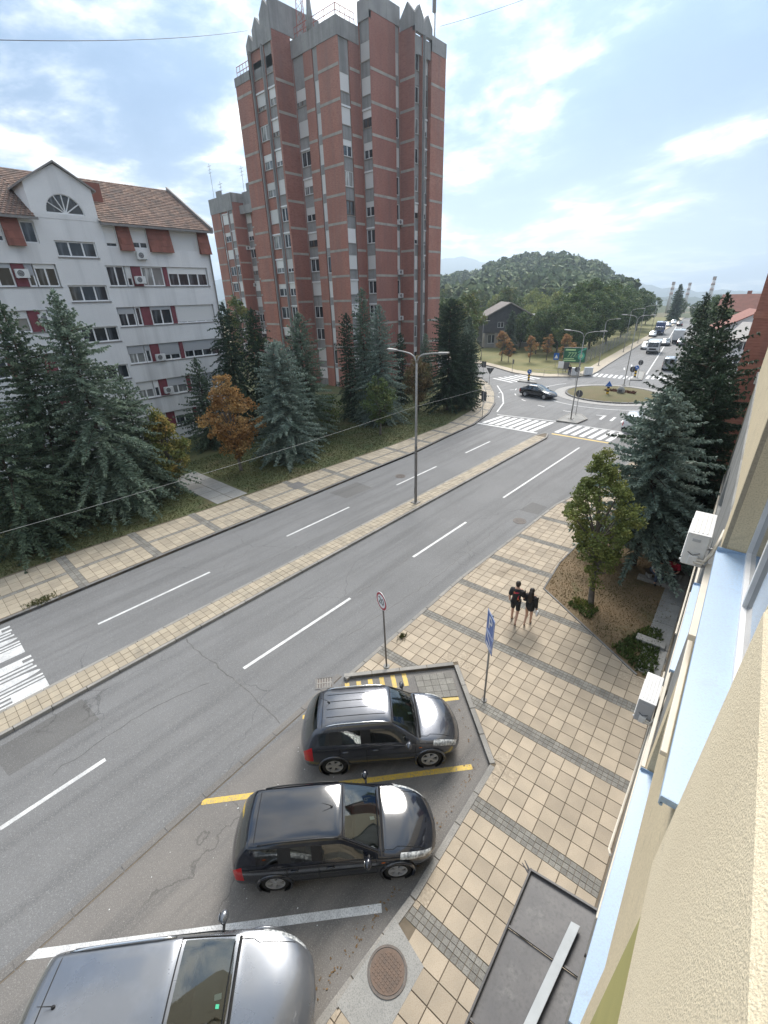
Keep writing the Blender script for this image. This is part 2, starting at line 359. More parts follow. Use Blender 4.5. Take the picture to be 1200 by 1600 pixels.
# ---- median strip
MEDL, MEDR = -15.75, -14.62
g = MB(); g.prism([(MEDL + 0.1, -40), (MEDR - 0.1, -40), (MEDR - 0.1, 37.2), (-14.95, 38.2), (-15.35, 38.2), (MEDL + 0.1, 37.2)], -0.2, -0.012); MED = struct('median', g, MATS['mortar'])
kerb_run(MED, [(MEDR, -12), (MEDR, 37.2), (-15.0, 38.4), (-15.4, 38.4), (MEDL, 37.2), (MEDL, -12)], 0.13, -0.2, 0.0, 'kerb', 1.0)
tl = []
for i in range(170):
    for j in range(3):
        y0 = -11 + i * 0.285; w = (MEDR - MEDL - 0.26) / 3; x0 = MEDL + 0.13 + j * w
        if y0 < 37: tl.append([(x0 + .008, y0 + .008), (x0 + w - .008, y0 + .008), (x0 + w - .008, y0 + .277), (x0 + .008, y0 + .277)])
tl = [t for t in tl if t[0][1] > -3]; tl.sort(key=key)
for p in tl[:300]:
    m = MB(); m.prism(p, -0.03, random.uniform(-0.004, 0.004)); m.build('paving_brick', MATS['tile_pale'], MED)
m = MB()
for p in tl[300:]: m.prism(p, -0.03, random.uniform(-0.004, 0.004))
tag(m.build('paving_brick', MATS['tile_pale'], MED), kind='stuff')
# ---- right pavement
RP = [(-8.45, 6.95), (-5.95, 9.80), (-3.22, 7.45), (-3.02, 3.75), (-3.12, 1.2), (-3.2, -12), (1.2, -12), (-0.55, 40), (-6.8, 44), (-7.6, 30), (-8.55, 24.5), (-8.70, 14.5)]
g = MB(); g.prism(RP, -0.3, -0.014); RPAV = struct('pavement_right', g, MATS['mortar'])
kerb_run(RPAV, [(-5.95, 9.80), (-8.45, 6.95)][::-1], 0.15, -0.2, 0.006, 'kerb', 0.95)
kerb_run(RPAV, [(-5.95, 9.80), (-3.22, 7.45), (-3.02, 3.75), (-3.12, 1.2), (-3.2, -8)], 0.15, -0.2, 0.006, 'kerb', 0.95)
kerb_run(RPAV, [(-6.8, 44), (-7.6, 30), (-8.55, 24.5), (-8.70, 14.5), (-8.45, 6.95)], 0.14, -0.2, 0.004, 'kerb', 1.0)
RLAWN = [(-5.75, 24), (-5.80, 18.3), (-5.50, 15.9), (-1.15, 13.3), (-0.62, 13.4), (-2.6, 46), (-5.4, 46)]
def inside(poly, p):
    c = False; n_ = len(poly)
    for i in range(n_):
        (x0, y0), (x1, y1) = poly[i], poly[(i+1) % n_]
        if (y0 > p[1]) != (y1 > p[1]) and p[0] < (x1-x0)*(p[1]-y0)/(y1-y0) + x0: c = not c
    return c
def shrink(poly, d):                                   # inset of a CCW polygon, for tiles that keep clear of the kerb
    out = []; n_ = len(poly)
    for i in range(n_):
        p0, p1, p2 = (Vector(poly[(i+k) % n_]) for k in (-1, 0, 1)); a = (p1-p0).normalized(); b_ = (p2-p1).normalized()
        n1 = Vector((-a.y, a.x)); n2 = Vector((-b_.y, b_.x)); bi = (n1+n2).normalized(); out.append(tuple(p1 + bi * d / max(0.4, bi.dot(n1))))
    return out
RPI = shrink(RP, 0.155)
def tile_poly(s0, s1, t0, t1): return [B2(s0, t0), B2(s1, t0), B2(s1, t1), B2(s0, t1)]
def keep(poly):
    # clip a tile against the (non convex) pavement outline: cut by every outline edge that crosses it
    cx = sum(p[0] for p in poly)/4; cy = sum(p[1] for p in poly)/4
    if any(math.hypot(cx - v_[0], cy - v_[1]) < (0.47 if math.dist(poly[0], poly[2]) > .3 else .14) for v_ in RPI + RLAWN):
        for a in range(8):
            for b_ in range(8):
                q = [tuple(Vector(poly[0]).lerp(Vector(poly[1]), (a + i)/8).lerp(Vector(poly[3]).lerp(Vector(poly[2]), (a + i)/8), (b_ + j)/8)) for i, j in ((0, 0), (1, 0), (1, 1), (0, 1))]
                c = (sum(p[0] for p in q)/4, sum(p[1] for p in q)/4)
                if inside(RPI, c) and not inside(RLAWN, c): CORNER.append(q)
        return None
    ins = [inside(RPI, p) for p in poly]; inl = [inside(RLAWN, p) for p in poly]
    if all(inl) or not any(ins): return None
    if all(ins) and not any(inl): return poly
    for ring_, flip in ((RPI, False), (RLAWN, True)):
        for i in range(len(ring_)):
            a, b_ = ring_[i], ring_[(i+1) % len(ring_)]
            if flip: a, b_ = b_, a
            cx = sum(p[0] for p in poly)/len(poly); cy = sum(p[1] for p in poly)/len(poly)
            dx, dy = b_[0]-a[0], b_[1]-a[1]; L2 = dx*dx+dy*dy; t = ((cx-a[0])*dx+(cy-a[1])*dy)/L2
            if -0.06 < t < 1.06 and abs((cx-a[0])*dy-(cy-a[1])*dx)/math.sqrt(L2) < 0.32: poly = clip_half(poly, a, b_)
            if len(poly) < 3: return None
    return poly if len(poly) >= 3 else None
CORNER = []; TP = 0.39; BP = 2.72; B0 = 3.75
full = []; rest = []; bands = []
for k in range(-4, 14):
    tb = B0 + k * BP - 0.19
    for i in range(-24, 1):
        s0 = 0.35 + (i - 1) * TP
        for j in range(6):
            t0 = tb + 0.38 + j * TP; q = tile_poly(s0 + .010, s0 + TP - .010, t0 + .010, t0 + TP - .010); c = keep(q)
            if c is q: full.append((B2(s0 + TP/2, t0 + TP/2)))
            elif c: rest.append(c)
        for a in range(3):
            for j in range(3):
                s1 = s0 + a * TP / 3; t0 = tb + j * 0.38 / 3; q = tile_poly(s1 + .006, s1 + TP/3 - .006, t0 + .006, t0 + 0.38/3 - .006); c = keep(q)
                if c: bands.append(c)
full.sort(key=lambda p: math.hypot(p[0] + 2, p[1] - 6))
full = [p for p in full if not (math.hypot(p[0] + 2.6, p[1] - 2.5) < 0.52)]
m = MB(); h = TP/2 - 0.010; m.prism([(-h, -h), (h, -h), (h, h), (-h, h)], -0.03, 0.0); TILE = m.mesh('paving_tile', MATS['tile'])
vis = [p for p in full if p[1] > 0.3]
for p in vis[:300]:
    place('paving_tile', TILE, RPAV, (p[0], p[1], random.uniform(-0.003, 0.003)), (random.uniform(-.006, .006), random.uniform(-.006, .006), ROT + random.choice((0, 1, 2, 3)) * PI/2))
m = MB(); hid = set(vis[:300])
for p in full:
    if p in hid: continue
    c_ = [Vector(p) + CW * a + CU * b_ for a, b_ in ((-h, -h), (h, -h), (h, h), (-h, h))]; m.prism(c_, -0.03, random.uniform(-0.003, 0.003))
for c_ in rest:
    if math.dist(c_[0], (-2.6, 2.5)) > 0.6: m.prism(c_, -0.03, random.uniform(-0.003, 0.003))
for c_ in CORNER: m.prism(c_, -0.03, -0.002)
tag(m.build('paving_tile', MATS['tile'], RPAV), kind='stuff')
m = MB()
for c_ in bands: m.prism(c_, -0.03, random.uniform(-0.006, -0.001))
tag(m.build('band_brick', MATS['band'], RPAV), kind='stuff')
g = MB(); g.prism(RLAWN, -0.2, 0.005); RL = struct('lawn_right', g, MATS['dry_lawn'])
kerb_run(RL, [(-5.40, 30), (-5.75, 24), (-5.80, 18.3), (-5.50, 15.9), (-1.15, 13.3)], 0.07, -0.1, 0.03, 'kerb_dark', 1.0, name='edging_stone')
# concrete apron slabs along the wall
AP = thing('concrete_apron', 'strip of grey concrete slabs along the foot of the yellow building', 'paving')
for k in range(9):
    m = MB(); t0 = 13.6 + k * 1.55; gap = 0.02
    m.prism(tile_poly(-0.42, 0.30, t0, t0 + 1.53), -0.1, 0.035 + random.uniform(-.01, .01)); m.build('slab', MATS['concrete'], AP, bevel=0.01)
m = MB(); m.prism(tile_poly(-0.72, 0.2, 15.1, 15.45), 0.0, 0.13); m.build('step', MATS['concrete'], AP, bevel=0.015)
m = MB(); m.prism(tile_poly(-1.5, 0.2, 19.3, 19.6), 0.0, 0.16); m.build('step', MATS['kerb'], AP, bevel=0.015)
# grey paver patch in the bay corner
P0, P1, P2, P3 = Vector((-6.75, 8.60)), Vector((-5.92, 9.55)), Vector((-5.15, 8.86)), Vector((-5.98, 7.98))
for i in range(5):
    for j in range(4):
        c_ = []
        for (di, dj) in ((0.02, 0.02), (0.98, 0.02), (0.98, 0.98), (0.02, 0.98)):
            u = (i + di) / 5; v_ = (j + dj) / 4; c_.append(P0.lerp(P1, u).lerp(P3.lerp(P2, u), v_))
        m = MB(); m.prism(c_[::-1], RZ, RZ + 0.03); m.build('grey_paver', MATS['band'], BAY)
# ---- sealed cracks and repair patches in the carriageway
mat('bitumen', (0.085, 0.083, 0.08), (0.13, 0.127, 0.122), 0.6, 5); asphalt('patch', (0.120, 0.118, 0.116), (0.145, 0.142, 0.138), (0.105, 0.103, 0.10))
def crack_line(pts_, w, seed):
    rng = random.Random(seed); P_ = []
    for a, b_ in zip(pts_[:-1], pts_[1:]):
        n_ = max(3, int(math.dist(a, b_) / .25))
        for i in range(n_): q = Vector(a).lerp(Vector(b_), i / n_); P_.append(q + Vector((rng.gauss(0, .035), rng.gauss(0, .035))))
    P_.append(Vector(pts_[-1])); m = MB()
    for i in range(len(P_) - 1):
        d = (P_[i+1] - P_[i]).normalized(); n_ = Vector((-d.y, d.x)) * w * rng.uniform(.35, .65); m.sheet([P_[i] - n_, P_[i+1] - n_, P_[i+1] + n_, P_[i] + n_], RZ + .0015)
    m.build('sealed_crack', MATS['bitumen'], ROAD)
crack_line([(-14.55, 4.35), (-12.7, 4.4), (-11.2, 4.5), (-9.6, 4.55), (-8.7, 4.5)], .038, 1); crack_line([(-11.9, 3.9), (-12.3, 1.8), (-12.1, -.6)], .03, 2); crack_line([(-11.5, 10.6), (-11.6, 14.2)], .03, 3); crack_line([(-9.9, 8.5), (-9.6, 13.5), (-9.8, 20)], .025, 4); crack_line([(-17.0, 8.0), (-16.6, 14), (-16.9, 19)], .03, 5); crack_line([(-19.6, 13), (-19.4, 22), (-19.8, 30)], .03, 6)
for poly in ([(-20.7, 17.2), (-19.2, 17.3), (-19.1, 19.6), (-20.6, 19.7)], [(-9.9, 22.6), (-8.8, 22.7), (-8.8, 24.0), (-9.8, 24.1)], [(-14.3, -1.6), (-13.0, -1.4), (-13.1, .9), (-14.4, .8)]): m = MB(); m.sheet(poly, RZ + .0012); m.build('repair_patch', MATS['patch'], ROAD)
# ---- painted markings
def stripe(parent, a, b_, w, mname='paint', name='lane_dash', z=RZ + 0.004):
    a = Vector(a); b_ = Vector(b_); d = (b_ - a).normalized(); nn = Vector((-d.y, d.x)) * w / 2
    m = MB(); m.sheet([a - nn, b_ - nn, b_ + nn, a + nn], z + 0.0); m.build(name, MATS[mname], parent)
for y0, y1 in ((-8.0, -4.8), (-1.85, 0.55), (5.0, 10.2), (14.5, 19.3), (23.6, 36.4)): stripe(ROAD, (-11.5, y0), (-11.5, y1), 0.13)
for y0, y1 in ((2.45, 7.3), (11.8, 16.5), (21.0, 25.6), (29.6, 33.5)): stripe(ROAD, (-18.1, y0), (-18.1, y1), 0.12)
for i in range(9): x = -21.75 + i * 0.72; stripe(ROAD, (x, 38.6 - .02*i), (x + 0.25, 42.0 + .1*i), 0.42, name='crossing_stripe') if i < 8 else None
for i in range(7): x = -14.75 + i * 0.74; stripe(ROAD, (x, 39.5), (x + 0.2, 42.9), 0.42, name='crossing_stripe')
stripe(ROAD, (-22.3, 42.35), (-16.1, 43.3), 0.16, name='crossing_edge'); stripe(ROAD, (-22.3, 38.15), (-16.0, 38.3), 0.28, name='crossing_edge')
stripe(ROAD, (-14.9, 38.9), (-9.6, 39.05), 0.30, 'paint_yellow', 'crossing_edge', RZ + .005); stripe(ROAD, (-14.9, 43.15), (-9.6, 43.1), 0.14, name='crossing_edge')
for i in range(8): x = -22.3 + i * 0.70; stripe(ROAD, (x, 71.4), (x - 0.4, 74.3), 0.38, name='crossing_stripe')
for i in range(6): x = -15.6 + i * 0.72; stripe(ROAD, (x, 73.2), (x - 0.4, 76.3), 0.40, name='crossing_stripe')
for i in range(6): p = Vector((-33.8, 62.0)).lerp(Vector((-32.0, 67.0)), i / 5); stripe(ROAD, p, p + Vector((4.0, -1.7)), 0.45, name='crossing_stripe')
stripe(ROAD, (-16.6, 77), (-21.9, 110), 0.18, name='centre_line'); stripe(ROAD, (-21.9, 110), (-35, 190), 0.2, name='centre_line')
def arc(c, r, a0, a1, w, n_=24, mname='paint', name='edge_line', z=RZ + .004):
    m = MB()
    for i in range(n_):
        p, q = (math.radians(a0 + (a1 - a0) * (i + k) / n_) for k in (0, 1))
        m.sheet([(c[0] + rr * math.cos(t), c[1] + rr * math.sin(t)) for rr, t in ((r - w/2, p), (r + w/2, p), (r + w/2, q), (r - w/2, q))], z)
    m.build(name, MATS[mname], ROAD)
IC = (-16.1, 59.4)
arc(IC, 8.4, 150, 330, 0.12, 40)
for k in range(6): arc(IC, 11.5, 195 + k * 17, 200 + k * 17, 0.14, 3, name='guide_dash')
for k in range(3): arc((-23.4, 53.5), 4.4, 150 + k*35, 158 + k*35, 0.12, 3, name='guide_dash')
lp = [(-22.9, 43.4), (-24.4, 47.6), (-27.1, 52.4), (-30.4, 57.0)]
for a, b_ in zip(lp[:-1], lp[1:]): stripe(ROAD, a, b_, 0.14, name='edge_line')
for x in (-13.2, -12.2, -11.2): stripe(ROAD, (x, 46.5), (x - .1, 48.2), 0.25, name='arrow_mark')
for y in (80, 84): stripe(ROAD, (-20.5, y), (-21.2, y + 2.4), 0.2, name='arrow_mark')
# bay lines
ZB = RZ + 0.008
stripe(BAY, (-8.30, 1.78), (-3.58, 7.13), 0.15, 'paint_yellow', 'bay_line', ZB); stripe(BAY, (-8.2, -2.05), (-3.36, 3.22), 0.16, 'paint', 'bay_line', ZB)
stripe(BAY, (-8.35, 5.1), (-5.12, 8.82), 0.14, 'paint_yellow', 'bay_line', ZB); stripe(BAY, (-8.1, -6.0), (-3.4, -0.9), 0.16, 'paint', 'bay_line', ZB)
for k in range(6):
    p = Vector((-7.95, 6.55)).lerp(Vector((-6.78, 8.1)), k / 5); stripe(BAY, p + Vector((-.32, .36)), p + Vector((.1, .02)), 0.15, 'paint_yellow', 'hatch_line', ZB)
# elongated school lettering on the far carriageway: strokes run along the road, bottoms of the letters towards +y
def rrect(x0, x1, y0, y1, round_top=False):
    if not round_top: return [(x0, y0), (x1, y0), (x1, y1), (x0, y1)]
    cx = (x0+x1)/2; r = (x1-x0)/2; return [(x0, y0), (x1, y0)] + [(cx + r*math.cos(a), y1 - 1.1 + 1.1*math.sin(a)) for a in [PI*i/10 for i in range(11)]]
def school_word(x_hi, width, yb, yt):
    k = width / 2.3; m = MB(); X = lambda d: x_hi - d * k
    def bar(d0, d1, y0, y1, rt=False): m.sheet(rrect(X(d1), X(d0), y0, y1, rt), RZ + 0.004)
    bar(0.00, 0.50, yb - 1.0, yb)                                          # S, closed foot
    bar(0.00, 0.11, yt, yb - 1.0); bar(0.20, 0.30, yt, yb - 1.0); bar(0.39, 0.50, yt, yb - 1.0)
    bar(0.56, 0.65, yt, yb); bar(0.73, 0.82, yt, yb)                        # K, two legs
    bar(0.88, 1.20, yb - 1.9, yb - 0.0, True); bar(0.88, 0.99, yt, yb - 1.9); bar(1.09, 1.20, yt, yb - 1.9)   # O, rounded foot
    bar(1.27, 1.37, yt, yb - 0.05); bar(1.46, 1.56, yt, yb - 0.12)          # L
    bar(1.64, 1.76, yb - 0.35, yb - 0.05); bar(1.92, 2.04, yb - 0.35, yb - 0.05); bar(1.64, 2.04, yb - 1.2, yb - 0.35)   # A
    bar(1.64, 1.76, yt, yb - 1.2); bar(1.92, 2.04, yt, yb - 1.2)
    m.build('school_lettering', MATS['paint'], ROAD)
school_word(-15.85, 2.6, 0.25, -5.0); school_word(-18.5, 2.6, 0.1, -5.0)
# ---- roundabout island with stone apron
def ring_obj(r0, r1, z0, z1, name, mname, n_=40):
    m = MB()
    for i in range(n_):
        a, b_ = 2*PI*i/n_, 2*PI*(i + 1)/n_ - 0.012
        pl = [(r0*math.cos(a), r0*math.sin(a)), (r1*math.cos(a), r1*math.sin(a)), (r1*math.cos(b_), r1*math.sin(b_)), (r0*math.cos(b_), r0*math.sin(b_))]
        m = MB(); m.prism(pl, z0, z1); m.build(name, MATS[mname], ISL)
ISL = thing('roundabout_island', 'round grassy roundabout island edged with kerb stones and a pale apron', 'roundabout', (IC[0], IC[1], RZ))
m = MB(); m.cyl((0, 0), 6.6, -0.1, 0.03, 48); m.build('apron', MATS['apron_stone'], ISL)
ring_obj(5.1, 5.35, -0.1, 0.16, 'kerb_stone', 'kerb_dark')
m = MB()
rr = [(5.1, .13), (4.6, .20), (3.5, .30), (2, .38), (0.01, .40)]; vs_ = []; fs_ = []
for r, z in rr: vs_ += [(r*math.cos(2*PI*j/40), r*math.sin(2*PI*j/40), z) for j in range(40)]
for i in range(4):
    for j in range(40): fs_.append((i*40+j, i*40+(j+1) % 40, (i+1)*40+(j+1) % 40, (i+1)*40+j))
m.add(vs_, fs_); m.build('turf', MATS['island_turf'], ISL, smooth=True)
# splitter islands
for nm, lab, poly in (('splitter_island', 'kerbed splitter island beside the near zebra crossing, holding a tall lamp post', [(-16.3, 43.2), (-14.3, 43.3), (-14.1, 45.6), (-15.3, 47.2), (-16.4, 46.6)]),
                      ('splitter_island', 'narrow kerbed refuge island in the far crossing beyond the roundabout', [(-17.1, 70.6), (-15.7, 71.2), (-17.2, 78.6), (-18.2, 79.4)]),
                      ('splitter_island', 'small kerbed refuge island in the side street crossing left of the roundabout', [(-29.5, 61.2), (-26.6, 61.2), (-27.6, 62.6), (-29.8, 62.8)])):
    t = thing(nm, lab, 'traffic island'); m = MB(); m.prism(shrink(poly, 0.15), -0.2, 0.0); m.build('paving', MATS['concrete'], t); kerb_run(t, poly + poly[:1], 0.14, -0.2, 0.015, 'kerb', 0.9)
# ---- park lawn beyond the roundabout and the far kerbs
PK = [(-120, 103), (-60, 80.5), (-46.1, 75.3), (-39.4, 71.8), (-33.8, 67.9), (-30.6, 66.8), (-27.9, 66.7), (-24.1, 69.2), (-22.9, 72.0), (-23.1, 75.5), (-24.2, 83.7), (-28.3, 119), (-37.2, 203), (-42, 240)]
PL = [(-120, 105), (-60, 83), (-46.5, 77.8), (-40, 74.2), (-34.2, 70.4), (-30.8, 69.4), (-28.2, 69.4), (-26.0, 71.5), (-25.2, 74), (-25.4, 77), (-26.3, 84), (-30.3, 119), (-39, 203), (-44, 240)]
g = MB(); g.prism(PK + PL[::-1], -0.3, -0.004); FP = struct('pavement_far', g, MATS['tile_pale'])
kerb_run(FP, PK[1:], 0.15, -0.2, 0.006, 'kerb', 1.0)
g = MB(); g.prism(PL + [(-160, 240), (-160, 105)], -0.3, -0.02); struct('park_lawn', g, MATS['park_lawn'])
FR = [(-8.6, 60), (-10.8, 74), (-14.6, 99.5), (-21.2, 138.5), (-29.8, 192), (-38, 240), (60, 240), (60, 50), (0, 44), (-6.5, 46)]
g = MB(); g.prism(FR, -0.3, -0.01); FE = struct('roadside_verge', g, MATS['concrete'])
# drains and covers
def grate(label, x, y, z, rz, w=0.5, d=0.42):
    t = thing('drain_grate', label, 'drain', (x, y, z), rz, 'storm drain grates')
    m = MB()
    for a, b_, c_, e in ((-w/2, w/2, -d/2, -d/2 + .05), (-w/2, w/2, d/2 - .05, d/2), (-w/2, -w/2 + .05, -d/2 + .05, d/2 - .05), (w/2 - .05, w/2, -d/2 + .05, d/2 - .05)): m.box(a, b_, c_, e, 0, 0.016)
    m.build('frame', MATS['kerb_dark'], t); m = MB(); m.box(-w/2 + .05, w/2 - .05, -d/2 + .05, d/2 - .05, 0, 0.005); m.build('sump', MATS['iron'], t)
    for i in range(6): m = MB(); x0 = -w/2 + .06 + i * (w - .1) / 6; m.box(x0, x0 + .03, -d/2 + .05, d/2 - .05, .004, .013); m.build('bar', MATS['kerb'], t)
    m = MB(); m.box(-w/2 + .05, w/2 - .05, -.02, .02, .0045, .0145); m.build('bar', MATS['kerb'], t)
grate('storm drain grate beside the tip of the kerb at the parking bay', -8.85, 6.42, RZ + .001, 0.85, 0.62, 0.5)
def cover(label, x, y, z, r, mname, parent_frame=True):
    t = thing('manhole_cover', label, 'manhole cover', (x, y, z)); m = MB(); m.cyl((0, 0), r, 0, .012, 28); m.build('disc', MATS[mname], t)
    m = MB(); k = int(r / 0.06)
    for i in range(-k, k + 1):
        for j in range(-k, k + 1):
            if math.hypot(i*.06, j*.06) < r - .05: m.box(i*.06 - .021, i*.06 + .021, j*.06 - .021, j*.06 + .021, .012, .018)
    tag(m.build('tread_stud', MATS[mname], t), kind='stuff')
    m = MB()
    for i in range(28):
        a, b_ = 2*PI*i/28, 2*PI*(i+1)/28; m.prism([((r+q)*math.cos(w_), (r+q)*math.sin(w_)) for q, w_ in ((.01, a), (.05, a), (.05, b_), (.01, b_))], 0, .014)
    m.build('rim', MATS['iron'], t)
m = MB(); m.prism([B2(s, t) for s, t in ((-2.90, 1.80), (-1.98, 1.75), (-1.93, 3.18), (-2.80, 3.42))], -0.05, 0.006); SURR = m.build('manhole_surround', MATS['concrete'], RPAV)
cover('rusty round manhole cover in a concrete patch of the near pavement', -2.60, 2.55, 0.008, 0.33, 'rust_iron')
cover('round iron manhole cover in the far carriageway near the lamp post', -18.95, 22.4, RZ + .002, 0.32, 'iron')
cover('round iron manhole cover by the kerb of the near carriageway', -9.25, 21.3, RZ + .002, 0.32, 'iron')
m = MB(); m.box(-23.7, -22.7, 16.0, 17.0, 0.0, 0.01); tag(m.build('access_cover', MATS['kerb_dark']), 'square dark access cover in the left pavement by the lawn', 'access cover')
# ------------------------------------------------------------------ buildings
def brick_mat(name, c, c2, dirt):
    m, nt, b = nodes_of(name); L = nt.links.new; v = vec_of(nt)
    col = mixn(nt, noisen(nt, v, 0.35, 5, 0.6, 0.35, 0.68), c, c2)
    sv = vec_of(nt, (0.9, 0.9, 0.08)); col = mixn(nt, noisen(nt, sv, 1.0, 5, 0.65, 0.44, 0.78), col, dirt)
    fz = vec_of(nt, (3, 3, 13)); col = mixn(nt, noisen(nt, fz, 1.0, 2, 0.5, 0.45, 0.8), col, tuple(x * 0.72 for x in c))
    g = nt.nodes.new('ShaderNodeSeparateXYZ'); L(v, g.inputs[0]); md = nt.nodes.new('ShaderNodeMath'); md.operation = 'FRACT'
    mu = nt.nodes.new('ShaderNodeMath'); mu.operation = 'MULTIPLY'; mu.inputs[1].default_value = 1/0.14; L(g.outputs['Z'], mu.inputs[0]); L(mu.outputs[0], md.inputs[0])
    gt = nt.nodes.new('ShaderNodeMath'); gt.operation = 'LESS_THAN'; gt.inputs[1].default_value = 0.12; L(md.outputs[0], gt.inputs[0])
    ms = nt.nodes.new('ShaderNodeMath'); ms.operation = 'MULTIPLY'; ms.inputs[1].default_value = 0.35; L(gt.outputs[0], ms.inputs[0])
    col = mixn(nt, ms.outputs[0], col, tuple(x * 0.55 for x in c))
    L(col, b.inputs['Base Color']); b.inputs['Roughness'].default_value = 0.85; return m
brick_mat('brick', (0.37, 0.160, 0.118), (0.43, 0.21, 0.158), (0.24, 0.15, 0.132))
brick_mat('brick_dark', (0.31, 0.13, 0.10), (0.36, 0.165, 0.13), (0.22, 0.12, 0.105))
mat('panel_concrete', (0.36, 0.35, 0.34), (0.27, 0.265, 0.26), 0.88, 0.7, 30, (0.22, 0.215, 0.21), streak=1.2, streakc=(0.16, 0.155, 0.15), bump=0.1)
mat('band_concrete', (0.42, 0.385, 0.34), (0.33, 0.30, 0.265), 0.88, 0.8, streak=1.0, streakc=(0.26, 0.24, 0.22))
mat('white_wall', (0.78, 0.77, 0.76), (0.70, 0.69, 0.68), 0.85, 0.4, 40, (0.55, 0.55, 0.57), streak=0.7, streakc=(0.46, 0.455, 0.45), bump=0.1)
mat('frame_white', (0.78, 0.78, 0.78), (0.66, 0.66, 0.66), 0.45, 3)
mat('frame_brown', (0.13, 0.08, 0.055), None, 0.6)
mat('wine_panel', (0.20, 0.045, 0.060), (0.16, 0.04, 0.05), 0.6, 2)
mat('gutter', (0.18, 0.17, 0.165), (0.24, 0.22, 0.21), 0.6, 3)
def shutter_mat(name, c):
    m, nt, b = nodes_of(name); L = nt.links.new; v = vec_of(nt); g = nt.nodes.new('ShaderNodeSeparateXYZ'); L(v, g.inputs[0])
    w = nt.nodes.new('ShaderNodeMath'); w.operation = 'SINE'; mu = nt.nodes.new('ShaderNodeMath'); mu.operation = 'MULTIPLY'; mu.inputs[1].default_value = 2*PI/0.05
    L(g.outputs['Z'], mu.inputs[0]); L(mu.outputs[0], w.inputs[0]); bumpn(nt, b, w.outputs[0], 0.6, 0.006)
    oi = nt.nodes.new('ShaderNodeObjectInfo'); L(mixn(nt, oi.outputs['Random'], c, tuple(x * 0.72 for x in c)), b.inputs['Base Color']); b.inputs['Roughness'].default_value = 0.55
    return m
shutter_mat('shutter', (0.80, 0.79, 0.77)); shutter_mat('shutter_grey', (0.50, 0.51, 0.53))
def pane_mat(name, c, c2):
    m, nt, b = nodes_of(name); oi = nt.nodes.new('ShaderNodeObjectInfo')
    v = vec_of(nt, (2.2, 2.2, 0.25)); col = mixn(nt, oi.outputs['Random'], c, c2); col = mixn(nt, noisen(nt, v, 2.0, 2, 0.5, 0.5, 0.7), col, tuple(x * 2.2 for x in c2))
    nt.links.new(col, b.inputs['Base Color']); b.inputs['Roughness'].default_value = 0.06; b.inputs['Specular IOR Level'].default_value = 0.6; return m
pane_mat('pane', (0.018, 0.022, 0.026), (0.05, 0.055, 0.06)); pane_mat('pane_curtain', (0.16, 0.17, 0.17), (0.24, 0.24, 0.23))
def nrm(U): return Vector((U.y, -U.x, 0))
def wall(mb, O, U, width, z0, z1, holes=(), depth=0.15, top_fn=None):
    """upright wall from O along U (outside is to the right of U) with real openings and reveals"""
    O = Vector((O[0], O[1], 0)); U = Vector((U[0], U[1], 0)); N = nrm(U)
    us = sorted({0.0, width} | {h_[0] for h_ in holes} | {h_[1] for h_ in holes}); zs = sorted({z0, z1} | {h_[2] for h_ in holes} | {h_[3] for h_ in holes})
    P = lambda u, z, n_=0.0: O + U * u - N * n_ + Vector((0, 0, z))
    for i in range(len(us) - 1):
        for j in range(len(zs) - 1):
            cu, cz = (us[i] + us[i+1]) / 2, (zs[j] + zs[j+1]) / 2
            if any(h_[0] < cu < h_[1] and h_[2] < cz < h_[3] for h_ in holes): continue
            mb.quad(P(us[i], zs[j]), P(us[i+1], zs[j]), P(us[i+1], zs[j+1]), P(us[i], zs[j+1]))
    for (a, b_, c_, d_) in holes:
        for q in (((a, c_), (a, d_)), ((b_, d_), (b_, c_)), ((b_, c_), (a, c_)), ((a, d_), (b_, d_))):
            (u0, w0), (u1, w1) = q; mb.quad(P(u0, w0), P(u0, w0, depth), P(u1, w1, depth), P(u1, w1))
WCACHE = {}
def window(parent, O, U, u, z, w, h_, inset=0.10, n=2, sh=0.0, frame='frame_white', pane='pane', shm='shutter', name='window', box=True, fr=0.085):
    """window in an opening: frame with mullions, panes and, where drawn, a roller shutter"""
    O = Vector((O[0], O[1], 0)); U = Vector((U[0], U[1], 0)); N = nrm(U); rz = math.atan2(U.y, U.x)
    k = ('f', round(w, 2), round(h_, 2), n, frame, fr)
    if k not in WCACHE:
        m = MB(); m.box(0, w, 0, .07, 0, fr); m.box(0, w, 0, .07, h_ - fr, h_); m.box(0, fr, 0, .07, fr, h_ - fr); m.box(w - fr, w, 0, .07, fr, h_ - fr)
        for i in range(1, n): x = w * i / n; m.box(x - fr * .6, x + fr * .6, .005, .065, fr, h_ - fr)
        WCACHE[k] = m.mesh('window', MATS[frame])
    p = O + U * u - N * inset; o = place(name, WCACHE[k], parent, (p.x, p.y, z), (0, 0, rz))
    k = ('p', round(w, 2), round(h_, 2), n, pane, fr)
    if k not in WCACHE:
        m = MB()
        for i in range(n): a, b_ = w * i / n + fr * .5, w * (i + 1) / n - fr * .5; m.quad((a, .045, fr * .8), (b_, .045, fr * .8), (b_, .045, h_ - fr * .8), (a, .045, h_ - fr * .8))
        WCACHE[k] = m.mesh('pane', MATS[pane])
    place('pane', WCACHE[k], o)
    if sh > 0.02:
        k = ('s', round(w, 2), round(h_ * sh, 2), shm)
        if k not in WCACHE: m = MB(); m.box(.03, w - .03, -.03, .0, h_ * (1 - sh) if True else 0, h_ + 0.0); WCACHE[k] = m.mesh('roller_shutter', MATS[shm])
        place('roller_shutter', WCACHE[k], o)
    return o
